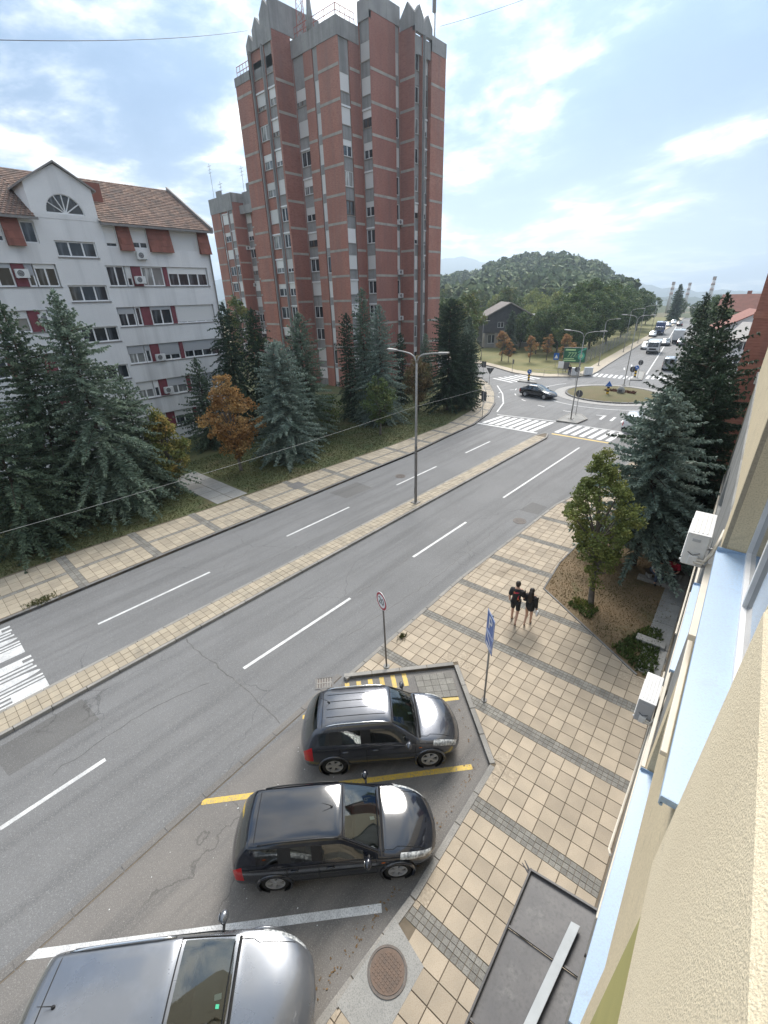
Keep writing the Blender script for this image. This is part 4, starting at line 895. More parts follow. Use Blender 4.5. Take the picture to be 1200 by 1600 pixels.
w = MB(); wall(w, (SW + .02, TE), U_, TE - 6.62, 3.9, 8.30, [(TE - 12.4, TE - 8.6, 4.5, 6.0), (TE - 18.3, TE - 14.5, 4.5, 6.0)], 0.2); w.quad((SW, 6.62, 3.6), (SW + .02, 6.62, 3.6), (SW + .02, 6.62, 8.3), (SW, 6.62, 8.3)); ob('wall', w, 'grey_plaster')
w = MB(); wall(w, (SW + .03, TE), U_, TE + 8, 0, 3.9, [], 0.2); ob('plinth_wall', w, 'grey_plaster')
w = MB(); w.quad((SW, TE, 0), (8, TE, 0), (8, TE, 16.5), (SW, TE, 16.5)); w.box(SW, 12, -8, TE, 16.5, 16.6); w.build('wall', MATS['smooth_yellow'], OB)
# pier faces beside the window of the floor below: proud pilaster, and a reveal with its shade put into a darker tan
w = MB(); w.box(SW - .055, SW + .02, 6.47, 7.1, 8.36, 13.5); ob('pilaster', w, 'smooth_yellow', bevel=.01)
w = MB(); w.box(SW - .05, SW + .26, 6.455, 6.468, 8.40, 11.0); ob('reveal', w, 'shaded_yellow')
w = MB(); w.box(SW - .03, SW + .05, 7.1, TE, 8.22, 8.36); ob('ledge', w, 'grey_plaster', bevel=.01)
w = MB(); w.box(SW - .03, SW + .04, 6.7, TE, 3.86, 4.0); ob('ledge', w, 'cream_duct', bevel=.01)
# blue metal window ledges, folded down at the lip
def ledge(t0, t1, z, s_out, s_in):
    m = MB(); th = .012
    m.obox((s_out, t0, z - .03), (0, t1 - t0, 0), (s_in - s_out, 0, .035), (0, 0, th)); m.box(s_out - .004, s_out + .006, t0, t1, z - .075, z - .02)
    m.box(s_out - .004, s_in, t0 - .004, t0 + .004, z - .045, z + .012); m.box(s_out, s_in, t1 - .02, t1 - .012, z - .02, z + .04)
    m.tube([(s_out + .012, t0, z - .075), (s_out + .012, t1, z - .075)], .012, 6); return ob('window_ledge', m, 'sill_blue')
ledge(2.50, 6.44, 8.42, .27, .575); ledge(2.52, 6.03, 4.52, .275, .55); ledge(8.65, 12.35, 4.52, .30, .55)
for (t0, t1, z0, hgt, nn) in ((2.47, 6.44, 8.43, 2.54, 3), (2.52, 6.03, 4.53, 1.45, 3)):
    window(OB, (SW, t1), U_, 0.0, z0, t1 - t0, hgt, 0.20, nn, 0.0, pane='pane', fr=.075)
w = MB(); w.box(SW + .205, SW + .23, 2.9, 3.75, 8.55, 9.6); ob('roller_shutter', w, 'shutter_grey')
# parapet block of the near window, rough stucco
w = MB(); w.box(.172, .75, -3.0, 1.215, 9.66, 10.80); ob('parapet', w, 'stucco', bevel=.035)
w = MB(); w.box(.178, .8, -3.0, 1.21, 10.803, 10.83); ob('sill_board', w, 'brown_frame')
w = MB(); w.box(.335, .358, -3.0, 1.95, 5.8, 9.655); ob('soffit_wall', w, 'shaded_olive')  # green-yellow wall under the parapet, shadow included in its olive
# conduits and trunking
for (s, z, t0, t1, r) in ((.30, 7.55, 5.6, 7.6, .045), (.31, 7.30, 3.9, 7.9, .03), (.32, 4.12, 6.4, 12.5, .03), (.30, 3.72, 4.0, 9.0, .022)):
    m = MB(); m.box(s - r, s + r, t0, t1, z - r, z + r); ob('trunking', m, 'cream_duct', bevel=.008)
m = MB(); m.tube([(.25, 5.2, 3.3), (.22, 5.4, 3.1), (.24, 6.3, 3.0), (.28, 7.9, 3.2), (.27, 10, 3.3)], .02, 6); ob('cable', m, 'cream_duct')
m = MB(); m.tube([(.27, 11.5, 3.4), (.27, 15, 3.3), (.27, 20, 3.4)], .025, 6); ob('cable', m, 'cream_duct')
# two outdoor units on the wall
def big_ac(lab, t_near, z0, sx, L_, D_, Hh, top):
    p = B2(sx, t_near); t = thing('air_conditioner', lab, 'air conditioner', (p[0], p[1], z0), ROT, None)
    m = MB(); m.box(0, D_, 0, L_, 0, Hh - .012); m.build('casing', MATS['ac_grey' if top == 'ribs2' else 'ac_white'], t, bevel=.02)
    m = MB(); m.box(-.006, D_ + .006, -.006, L_ + .006, Hh - .016, Hh); lid = m.build('lid', MATS['ac_white'], t, bevel=.012)
    for k in range(4): m = MB(); a = D_ * (.14 + .2 * k); m.box(a, a + .025, .06, L_ - .06, Hh, Hh + .008); m.build('lid_rib', MATS['ac_white'], lid, bevel=.004)
    m = MB(); m.box(D_*.30, D_*.72, -.05, -.0, .04, .20); m.build('valve_cover', MATS['ac_white'], t, bevel=.01)
    m = MB(); m.box(D_*.25, D_*.62, -.012, -.0, Hh - .13, Hh - .09); m.build('hand_grip', MATS['ac_grey'], t)
    m = MB(); m.tube([(D_*.2, -.008, Hh*.42), (D_*.45, -.025, Hh*.36), (D_*.75, -.008, Hh*.44)], .006, 5); m.build('wire', MATS['dark_grille'], t)
    for q in range(2):
        m = MB(); m.tube([(D_*.6 + .03*q, -.04, .10 + .05*q), (D_*.95 + .02*q, -.08, .12 + .05*q), (D_ + .07, .02 + .05*q, .26 + .03*q), (D_ + .11, .22 + .04*q, .42), (D_ + .14, .50, .50)], .022, 8); m.build('refrigerant_pipe', MATS['cream_duct'], t, smooth=True)
    m = MB(); m.box(D_*.2, .36 - sx, .10, .14, -.04, -.001); m.box(D_*.2, .36 - sx, L_ - .14, L_ - .10, -.04, -.001); m.build('bracket', MATS['ac_grey'], t)
    m = MB(); m.ell((-.006, .05, .05), (.02, .02, .02), 8, 6); m.build('screw_cap', MATS['ac_white'], t)
    m = MB(); m.quad((-.004, .12, .06), (-.004, .12, Hh - .06), (-.004, L_ - .2, Hh - .06), (-.004, L_ - .2, .06)); m.build('fan_opening', MATS['dark_grille'], t)
    for k in range(9): m = MB(); z = .07 + (Hh - .14) * k / 8; m.box(-.014, -.006, .1, L_ - .18, z - .004, z + .004); m.build('guard_bar', MATS['ac_white'], t)
big_ac('upper white air conditioner on the yellow building, pipes curling to the wall', 7.55, 7.50, -.08, .92, .29, .56, 'ribs'); big_ac('lower air conditioner on the yellow building with grey side and cream lid', 7.85, 3.62, -.03, .86, .29, .58, 'ribs2')
# canopy over the shop door and the plank left on it
CN = thing('door_canopy', 'dark sheet metal canopy over the shop entrance at the foot of the yellow building', 'canopy', (0, 0, 0), ROT)
for k, (t0, t1) in enumerate(((3.62, 4.50), (2.40, 3.585), (1.1, 2.365), (-.4, 1.065))):
    m = MB(); m.add([(-.70, t0, 2.70), (.30, t0, 2.90), (.30, t1, 2.90), (-.70, t1, 2.70), (-.70, t0, 2.66), (.30, t0, 2.86), (.30, t1, 2.86), (-.70, t1, 2.66)], [(0, 1, 2, 3), (7, 6, 5, 4), (0, 4, 5, 1), (1, 5, 6, 2), (2, 6, 7, 3), (3, 7, 4, 0)]); m.build('roof_sheet', MATS['dark_metal'], CN)
    m = MB(); m.obox((-.70, t0 - .03, 2.705), (1.0, 0, .20), (0, .028, 0), (0, 0, .035)); m.build('seam', MATS['dark_metal'], CN)
m = MB(); m.box(-.735, -.703, -.4, 4.54, 2.62, 2.755); m.build('edge_trim', MATS['dark_metal'], CN, bevel=.008); m = MB(); m.obox((-.73, 4.503, 2.64), (1.03, 0, .206), (0, .03, 0), (0, 0, .11)); m.build('edge_trim', MATS['dark_metal'], CN)
for t in (4.3, 1.2): m = MB(); m.tube([(-.6, t, 2.62), (.35, t, 2.0)], .025, 8); m.build('stay', MATS['dark_metal'], CN)
m = MB(); m.tube([(-.86, 4.62, 2.68), (-.72, 4.50, 2.70)], [.006, .02], 6); m.tube([(-.88, 4.56, 2.67), (-.72, 4.46, 2.70)], [.006, .018], 6); m.build('bird_spike', MATS['dark_metal'], CN)
a = Vector((.03, 4.14, 2.90)); d = Vector((-.27, -2.6, -.055)).normalized(); m = MB(); m.obox(a - d*.0, d * 2.6, (.125, .01, .025), (0, 0, .05)); pl = m.build('plank', MATS['plank'], bevel=.006); pl.matrix_world = Matrix.Rotation(ROT, 4, 'Z'); tag(pl, 'pale grey plank lying loose on the dark canopy', 'plank')
# ---- brick apartment house beyond the yellow building
BH = thing('brick_house', 'red brick apartment house behind the dark conifers at the right edge', 'apartment house')
w = MB(); wall(w, (-2.30, 30.0), Vector((1, 0)), 12, 0, 19.0, [(6, 7.6, 6.2 + 2.8*k, 7.6 + 2.8*k) for k in range(4)], .15); wall(w, (-2.30, 48), Vector((0, -1)), 18, 0, 19.0, [(2 + 4*j, 3.8 + 4*j, 1.0 + 2.8*k, 2.4 + 2.8*k) for k in range(6) for j in range(4)], .15)
w.quad((-2.3, 30, 19), (9.7, 30, 19), (9.7, 48, 19), (-2.3, 48, 19)); w.build('brick_wall', MATS['brick_dark'], BH)
for k in range(6):
    for j in range(4): window(BH, (-2.30, 48), Vector((0, -1)), 2 + 4*j, 1.0 + 2.8*k, 1.8, 1.4, .1, 2, random.choice((0, .4, 1)))
for k in range(4): window(BH, (-2.30, 30), Vector((1, 0)), 6, 6.2 + 2.8*k, 1.6, 1.4, .1, 2, .3)
for z in (1.95, 4.75, 7.6, 10.0, 12.8, 15.6): m = MB(); m.box(-2.33, 9.7, 29.97, 30.02, z, z + .3); m.box(-2.335, -2.28, 30.02, 48, z, z + .3); m.build('floor_band', MATS['brick'], BH)
m = MB(); m.box(-2.6, 10, 29.7, 48.3, 19.0, 19.4); m.build('cornice', MATS['panel_concrete'], BH)
for i, (x, z) in enumerate(((-1.3, 8.2), (-1.45, 6.95))): ac_unit('air_conditioner', ('upper', 'lower')[i] + ' white unit on the shaded brick wall at the right edge', (0, 30.0), (1, 0), x, z, 'units on the brick house')
# ---- houses with tiled roofs beyond, right of the far road
def house(label, x, y, w_, d_, h_, rh, rz, wallm='white_wall', roofm='roof_red', group=None, cat='house', name='house', nf=2):
    t = thing(name, label, cat, (x, y, -.1), rz, group); wl = MB(); holes = []
    nw = max(1, int(w_ / 3)); fh = h_ / nf
    for f in range(nf):
        for k in range(nw): c = w_ * (k + .5) / nw; holes.append((c - .65, c + .65, f*fh + 1.0, f*fh + 2.35))
    wall(wl, (-w_/2, -d_/2), Vector((1, 0)), w_, 0, h_, holes, .12); hs = []
    nd = max(1, int(d_ / 3.5))
    for f in range(nf):
        for k in range(nd): c = d_ * (k + .5) / nd; hs.append((c - .6, c + .6, f*fh + 1.0, f*fh + 2.35))
    wall(wl, (-w_/2, d_/2), Vector((0, -1)), d_, 0, h_, hs, .12); wall(wl, (w_/2, -d_/2), Vector((0, 1)), d_, 0, h_, hs, .12); wall(wl, (w_/2, d_/2), Vector((-1, 0)), w_, 0, h_)
    wl.quad((-w_/2, -d_/2, h_), (w_/2, -d_/2, h_), (0, -d_/2, h_ + rh)); wl.quad((w_/2, d_/2, h_), (-w_/2, d_/2, h_), (0, d_/2, h_ + rh)); wl.build('wall', MATS[wallm], t)
    for hl in holes: window(t, (-w_/2, -d_/2), Vector((1, 0)), hl[0], hl[2], hl[1]-hl[0], hl[3]-hl[2], .08, 2, random.choice((0, 0, .5)))
    for hl in hs: window(t, (-w_/2, d_/2), Vector((0, -1)), hl[0], hl[2], hl[1]-hl[0], hl[3]-hl[2], .08, 2, random.choice((0, 0, .5))); window(t, (w_/2, -d_/2), Vector((0, 1)), hl[0], hl[2], hl[1]-hl[0], hl[3]-hl[2], .08, 2, random.choice((0, 0, .5)))
    r = MB(); o = .5; sl = rh / (w_/2)
    for s in (1, -1): r.add([(s*(w_/2 + o), -d_/2 - o, h_ - o*sl), (s*(w_/2 + o), d_/2 + o, h_ - o*sl), (0, d_/2 + o, h_ + rh), (0, -d_/2 - o, h_ + rh), (s*(w_/2 + o), -d_/2 - o, h_ - o*sl + .15), (s*(w_/2 + o), d_/2 + o, h_ - o*sl + .15), (0, d_/2 + o, h_ + rh + .15), (0, -d_/2 - o, h_ + rh + .15)], [(0, 1, 2, 3), (4, 7, 6, 5), (0, 4, 5, 1), (0, 3, 7, 4), (1, 5, 6, 2)])
    RF = r.build('roof', MATS[roofm], t); m = MB(); m.box(.6, 1.3, d_*.1, d_*.1 + .7, h_ + rh*.4, h_ + rh + .7); m.build('chimney', MATS['brick'], RF); return t
house('cream house with red tiled roof nearest to the far conifers', -7.6, 98, 9, 9, 5.6, 2.4, .25)
house('taller pale house with steep red roof behind the cream one', -9.6, 118, 9, 10, 7.4, 2.6, 1.6)
house('white house with grey roof and balcony, lowest of the far row', -3.6, 88, 10, 8, 4.6, 2.0, 1.35, roofm='gutter')
house('small pale house far along the road behind the conifers', -14.5, 150, 9, 9, 5.5, 2.6, .5)
# ---- dark gabled hall in the park
mat('dark_cladding', (0.055, 0.058, 0.065), (0.08, 0.08, 0.085), 0.7, 1.5); mat('brown_roof', (0.12, 0.095, 0.085), (0.15, 0.12, 0.105), 0.8, 1)
DH = thing('park_hall', 'dark clad two storey hall with brown gabled roof among the park trees', 'hall', (-56, 106, -.1), 0.62)
w = MB(); hs = [(1 + 2.4*k, 2.8 + 2.4*k, 1.0, 2.9) for k in range(4)]; wall(w, (-5.5, -7), Vector((1, 0)), 11, 0, 3.3, hs, .3); wall(w, (5.5, -7), Vector((0, 1)), 16, 0, 3.3, [(1 + 2.6*k, 2.9 + 2.6*k, 1, 2.8) for k in range(5)], .3); w.build('wall', MATS['concrete'], DH)
w = MB(); wall(w, (-5.7, -7.3), Vector((1, 0)), 11.4, 3.3, 6.4, [(3.2, 4.6, 4.4, 5.6), (7, 8.4, 4.4, 5.6)], .2); wall(w, (5.7, -7.3), Vector((0, 1)), 16.5, 3.3, 6.4, [(3, 4.5, 4.4, 5.6), (9, 10.5, 4.4, 5.6)], .2); wall(w, (-5.7, 9.2), Vector((0, -1)), 16.5, 0, 6.4); w.quad((-5.7, -7.3, 6.4), (5.7, -7.3, 6.4), (0, -7.3, 9.3)); w.quad((-5.7, -7.3, 3.3), (5.7, -7.3, 3.3), (5.7, -7, 3.3), (-5.7, -7, 3.3)); w.build('cladding', MATS['dark_cladding'], DH)
for hl in hs: window(DH, (-5.5, -7), Vector((1, 0)), hl[0], hl[2], 1.8, 1.9, .2, 2, 0)
for k in range(5): window(DH, (5.5, -7), Vector((0, 1)), 1 + 2.6*k, 1, 1.9, 1.8, .2, 2, 0)
for a in (3.2, 7.0): window(DH, (-5.7, -7.3), Vector((1, 0)), a, 4.4, 1.4, 1.2, .1, 2, 0)
r = MB()
for s in (1, -1): r.add([(s*6.4, -8, 6.05), (s*6.4, 9.8, 6.05), (0, 9.8, 9.35), (0, -8, 9.35), (s*6.4, -8, 6.3), (s*6.4, 9.8, 6.3), (0, 9.8, 9.6), (0, -8, 9.6)], [(0, 1, 2, 3), (4, 7, 6, 5), (0, 4, 5, 1), (0, 3, 7, 4), (1, 5, 6, 2)])
r.build('roof', MATS['brown_roof'], DH)
m = MB()
for s in (1, -1): m.obox((0, -8.05, 9.45), (s*6.4, 0, -3.3), (0, .06, 0), (0, 0, .22))
m.build('verge_board', MATS['band_concrete'], DH)
for k in range(5): m = MB(); m.box(-5.6 + 2.6*k, -5.2 + 2.6*k, -7.5, -7.1, 0, 3.3); m.build('column', MATS['band_concrete'], DH)
m = MB(); m.box(6.5, 17, -2, 8, 0, 6.6); m.build('annex', MATS['panel_concrete'], DH)
# ---- far chimney stacks
mat('stack', (0.72, 0.70, 0.68), (0.64, 0.62, 0.61), 0.8, .1); mat('stack_red', (0.58, 0.46, 0.43), None, 0.8)
for i, (az, r, h_, lab) in enumerate(((11.6, 340, 14.6, 'leftmost of the three slim far chimney stacks'), (10.2, 360, 14.0, 'middle of the three slim far chimney stacks, the shortest'), (8.3, 320, 16.3, 'rightmost and tallest of the three slim far chimney stacks'))):
    a = math.radians(az); x, y = -r*math.sin(a), r*math.cos(a); zb = ground_z(r)
    t = thing('chimney_stack', lab, 'chimney', (x, y, zb), 0, 'far chimney stacks'); hh = h_ - zb
    m = MB(); m.tube([(0, 0, 0), (0, 0, hh)], [1.15, .75], 20); m.build('shaft', MATS['stack'], t, smooth=True)
    for k in range(3): z = hh - 1.4 - 2.6*k; rr = .78 + .4*(hh - z)/hh; m = MB(); m.tube([(0, 0, z), (0, 0, z + 1.2)], [rr + .03, rr], 20); m.build('red_band', MATS['stack_red'], t, smooth=True)
    m = MB(); m.tube([(0, 0, hh - .3), (0, 0, hh + .1)], .86, 20); m.build('rim', MATS['gutter'], t)
# ------------------------------------------------------------------ hills and mountains
mat('hill_green', (0.050, 0.070, 0.032), (0.075, 0.090, 0.038), 0.95, 0.02, 0.4, (0.035, 0.05, 0.025))
mat('meadow', (0.17, 0.145, 0.07), (0.14, 0.13, 0.06), 0.95, 0.05)
mat('mountain', (0.045, 0.07, 0.06), (0.06, 0.085, 0.07), 0.95, 0.004)
HILL = [(60, -.02), (46, -.005), (38.9, -.008), (35.3, .000), (33.1, .006), (31.3, .012), (29.3, .025), (26.9, .030), (23.3, .035), (19.6, .017), (17.0, -.006), (14.4, -.024), (11.8, -.03), (5, -.035), (-30, -.03)]
def tab(t, a):
    for (a0, e0), (a1, e1) in zip(t[:-1], t[1:]):
        if a1 <= a <= a0: f = (a - a1) / (a0 - a1); f = f*f*(3 - 2*f); return e1 + (e0 - e1) * f
    return t[-1][1]
RC = 470.0
def hill_z(az, r):
    top = CAM_H + tab(HILL, az) * RC; base = ground_z(r)
    f = min(1, max(0, (r - 190) / (RC - 190))); f = f*f*(3 - 2*f)
    z = base + (top - base) * f if top > base else base
    return z + 1.2*math.sin(az*.9 + r*.02)*f
def polar(az, r): a = math.radians(az); return (-r*math.sin(a), r*math.cos(a))
g = MB(); na, nr = 90, 26; vs_ = []; fs_ = []
for i in range(na + 1):
    az = -30 + 90*i/na
    for j in range(nr + 1):
        r = 185 + 315*j/nr; x, y = polar(az, r); vs_.append((x, y, hill_z(az, min(r, RC)) - (0.3 if j == 0 else 0) - max(0, r - RC)*.5))
for i in range(na):
    for j in range(nr): a = i*(nr+1) + j; fs_.append((a, a + nr + 1, a + nr + 2, a + 1))
g.add(vs_, fs_); struct('hill', g, MATS['hill_green'], smooth=True)
def mountains(name, rr, table, rough, seed, depth=900):
    g = MB(); na = 260; vs_ = []; fs_ = []; rnd = random.Random(seed); ph = [rnd.uniform(0, 6.3) for _ in range(6)]
    for i in range(na + 1):
        az = 75 - 130*i/na; e = tab(table, az); h_ = CAM_H + e*rr + rough*(math.sin(az*1.7 + ph[0]) + .6*math.sin(az*4.1 + ph[1]) + .4*math.sin(az*9.3 + ph[2]))
        zb = -62
        for f, d in ((0, -depth), (.35, -depth*.55), (.75, -depth*.2), (1.0, 0), (.5, depth*.6)):
            x, y = polar(az, rr + d); vs_.append((x, y, zb + (h_ - zb)*f + (rough*1.5*math.sin(az*6 + ph[3] + d*.01) if 0 < f < 1 else 0)))
    for i in range(na):
        for j in range(4): a = i*5 + j; fs_.append((a, a + 5, a + 6, a + 1))
    g.add(vs_, fs_); struct(name, g, MATS['mountain'], smooth=True)
mountains('mountains', 3400, [(75, .03), (45, .045), (38.9, .050), (35.3, .064), (32.5, .064), (30, .052), (27.6, .048), (24.8, .030), (20, .012), (18.2, .012), (16.7, .016), (15.5, .015), (13.7, .006), (11.6, -.001), (8.8, -.006), (6.3, -.006), (4.3, -.010), (0, -.008), (-60, .0)], 5, 3)
mountains('foothills', 1500, [(75, .0), (40, .005), (36, .012), (33, .008), (28, -.005), (20, -.02), (14, -.012), (9, -.014), (5, -.012), (0, -.012), (-60, -.01)], 4, 8, 350)
# meadow on the slope
g = MB(); pts = []
for az, r0, r1 in ((34.6, 300, 380), (33.6, 300, 420), (32.6, 300, 450), (31.6, 330, 466), (30.7, 400, 468)): pts.append((az, r0, r1))
vs_ = []; fs_ = []
for az, r0, r1 in pts:
    for k in range(7): r = r0 + (r1 - r0)*k/6; x, y = polar(az, r); vs_.append((x, y, hill_z(az, r) + .6))
for i in range(len(pts) - 1):
    for k in range(6): a = i*7 + k; fs_.append((a, a + 7, a + 8, a + 1))
g.add(vs_, fs_); struct('meadow', g, MATS['meadow'], smooth=True)
# ------------------------------------------------------------------ trees
def leaf_mat(name, c, c2, c3=None, trans=0.25, rough=0.6):
    m, nt, b = nodes_of(name); L = nt.links.new; v = vec_of(nt); g_ = nt.nodes.new('ShaderNodeNewGeometry')
    col = mixn(nt, noisen(nt, v, 0.9, 3, 0.6, 0.38, 0.62), c, c2)
    if c3: col = mixn(nt, noisen(nt, v, 0.55, 3, 0.6, 0.52, 0.66), col, c3)
    r = nt.nodes.new('ShaderNodeMapRange'); r.inputs[3].default_value = 0.62; r.inputs[4].default_value = 1.38; L(g_.outputs['Random Per Island'], r.inputs[0])
    s = nt.nodes.new('ShaderNodeVectorMath'); s.operation = 'SCALE'; L(col, s.inputs[0]); L(r.outputs[0], s.inputs['Scale'])
    L(s.outputs[0], b.inputs['Base Color']); b.inputs['Roughness'].default_value = rough; b.inputs['Specular IOR Level'].default_value = 0.25
    tr = nt.nodes.new('ShaderNodeBsdfTranslucent'); L(s.outputs[0], tr.inputs['Color']); mx = nt.nodes.new('ShaderNodeMixShader'); mx.inputs[0].default_value = trans
    out = nt.nodes['Material Output']; L(b.outputs[0], mx.inputs[1]); L(tr.outputs[0], mx.inputs[2]); L(mx.outputs[0], out.inputs['Surface']); return m
leaf_mat('spruce_blue', (0.262, 0.330, 0.287), (0.169, 0.233, 0.195), (0.340, 0.404, 0.337)); leaf_mat('spruce_dark', (0.121, 0.166, 0.111), (0.077, 0.116, 0.077), (0.180, 0.234, 0.154))
leaf_mat('spruce_teal', (0.200, 0.264, 0.202), (0.129, 0.180, 0.132), (0.285, 0.354, 0.265)); leaf_mat('yew_dark', (0.057, 0.092, 0.057), (0.036, 0.061, 0.041), (0.081, 0.121, 0.072))
leaf_mat('leaf_green', (0.112, 0.150, 0.045), (0.075, 0.108, 0.036), (0.195, 0.195, 0.053)); leaf_mat('leaf_orange', (0.418, 0.250, 0.099), (0.303, 0.169, 0.072), (0.489, 0.352, 0.160), .35)
leaf_mat('leaf_browngreen', (0.279, 0.243, 0.078), (0.157, 0.194, 0.069), (0.428, 0.263, 0.087), .35); leaf_mat('leaf_reddish', (0.253, 0.180, 0.095), (0.168, 0.131, 0.067), (0.157, 0.168, 0.073))
leaf_mat('leaf_deep', (0.103, 0.155, 0.059), (0.068, 0.109, 0.046), (0.169, 0.204, 0.068)); leaf_mat('leaf_pale', (0.244, 0.277, 0.081), (0.179, 0.220, 0.073), (0.325, 0.325, 0.098)); leaf_mat('leaf_mid', (0.127, 0.176, 0.066), (0.088, 0.127, 0.051), (0.215, 0.205, 0.078)); leaf_mat('leaf_oak', (0.208, 0.234, 0.072), (0.130, 0.169, 0.054), (0.286, 0.260, 0.084), .3)
leaf_mat('leaf_rust', (0.40, 0.23, 0.11), (0.30, 0.18, 0.085), (0.27, 0.23, 0.10), .4)
mat('bark', (0.10, 0.075, 0.055), (0.065, 0.05, 0.04), 0.95, 5, bump=0.5, bscale=20); mat('bark_grey', (0.17, 0.15, 0.13), (0.11, 0.10, 0.09), 0.95, 5, bump=0.4, bscale=20)
def unit(a): return a / np.maximum(np.linalg.norm(a, axis=-1, keepdims=True), 1e-6)
def blades(P, D, Ln, Wd, k, spread, rng):
    """k tapering needle blades fanned about each twig"""
    n = len(P); P = np.repeat(P, k, 0); D = np.repeat(D, k, 0); Ln = np.repeat(Ln, k) * rng.uniform(.7, 1.15, n*k); Wd = np.broadcast_to(Wd, n*k) * rng.uniform(.8, 1.2, n*k)
    D = unit(D + rng.normal(0, spread, (n*k, 3))); S = unit(np.cross(D, rng.normal(0, 1, (n*k, 3)))); T = P + D * Ln[:, None]; M = P + D * (Ln * .45)[:, None]
    V = np.stack([P, M - S * (Wd/2)[:, None], T, M + S * (Wd/2)[:, None]], 1).reshape(-1, 3); F = np.arange(n*k*4).reshape(-1, 4); return V, F
def limb_mesh(limbs, n=6):
    m = MB()
    for pts, r0, r1 in limbs: m.tube(pts, list(np.linspace(r0, r1, len(pts))), n, cap=False)
    return m
def spruce_meshes(h, R_, seed, mname, bare=0.03, power=0.85, droop=0.35, dens=1.0, belly=0.0, ragged=0.22, blade=(0.30, 0.062), k=4, bark='bark', tipup=0.12, lean=(0, 0), narrow_top=1.0):
    rng = np.random.default_rng(seed); limbs = [([(0, 0, -.1), (lean[0]*.3, lean[1]*.3, h*.45), (lean[0]*.9, lean[1]*.9, h*.97)], .045*h**.75 * .55, .02)]
    nb = int(h * 19 * dens); Ps = []; Ds = []; Ls = []
    golden = 2.39996
    lumps = rng.uniform(0, 2*PI, 3)
    for i in range(nb):
        t = bare + (1 - bare) * (i + rng.uniform(0, 1)) / nb; z = h * t; az = i*golden + rng.normal(0, .25)
        prof = (1 - t)**power; 
        if belly: prof = prof * (1 - belly * (1 - min(1, t / .25))**2)
        L_ = R_ * prof * (1 + ragged * rng.normal()) * (1 + .14*math.sin(2*az + lumps[0]) + .10*math.sin(3*az + 6*t + lumps[1])) + .12
        L_ = min(max(.12, L_), R_ * 1.12); out = np.array([math.cos(az), math.sin(az), 0.]); side = np.array([-out[1], out[0], 0.])
        rise = .55*(t - .45) * 1.2; sag = droop * (1 - t) + .05
        base = np.array([lean[0]*t**1.5, lean[1]*t**1.5, z]); ns = max(2, int(L_ / (.15 / dens**.5)))
        s = (np.arange(ns) + rng.uniform(0, 1, ns)) / ns; s = .10 + .92 * s
        pos = base + out * (L_ * s)[:, None] + np.array([0, 0, 1.]) * (L_ * (rise*s - sag*s*s + tipup*s**4))[:, None]
        if L_ > 1.0 and i % 3 == 0:
            q = np.linspace(0, .85, 4); limbs.append(([tuple(base + out*L_*a + np.array([0, 0, 1])*L_*(rise*a - sag*a*a + tipup*a**4)) for a in q], .035, .008))
        for sg in (-1, 1):
            d = unit(out * rng.uniform(.45, .95, (ns, 1)) + side * sg * rng.uniform(.35, 1.0, (ns, 1)) + np.array([0, 0, 1.]) * rng.uniform(-.45, .12, (ns, 1)))
            Ps.append(pos); Ds.append(d); Ls.append(np.clip(.10 + .42 * L_ * (1 - s) * .55, .12, .55) * blade[0] / .34)
        # hanging sprays under the branch
        Ps.append(pos); Ds.append(unit(out * .5 + np.array([0, 0, -1.]) * rng.uniform(.1, .9, (ns, 1)) + rng.normal(0, .3, (ns, 3)))); Ls.append(np.full(ns, .22) * blade[0] / .34)
    ztop = h; m_ = 14; tz = h * (1 - .06 * rng.uniform(0, 1, m_)); Ps.append(np.stack([np.full(m_, lean[0]), np.full(m_, lean[1]), tz], 1)); Ds.append(unit(np.concatenate([rng.normal(0, .35, (m_, 2)), np.ones((m_, 1))], 1))); Ls.append(np.full(m_, .3))
    V, F = blades(np.concatenate(Ps), np.concatenate(Ds), np.concatenate(Ls), blade[1], k, .28, rng)
    return np_mesh('crown', V, F, MATS[mname]), limb_mesh(limbs).mesh('trunk', MATS[bark], True)
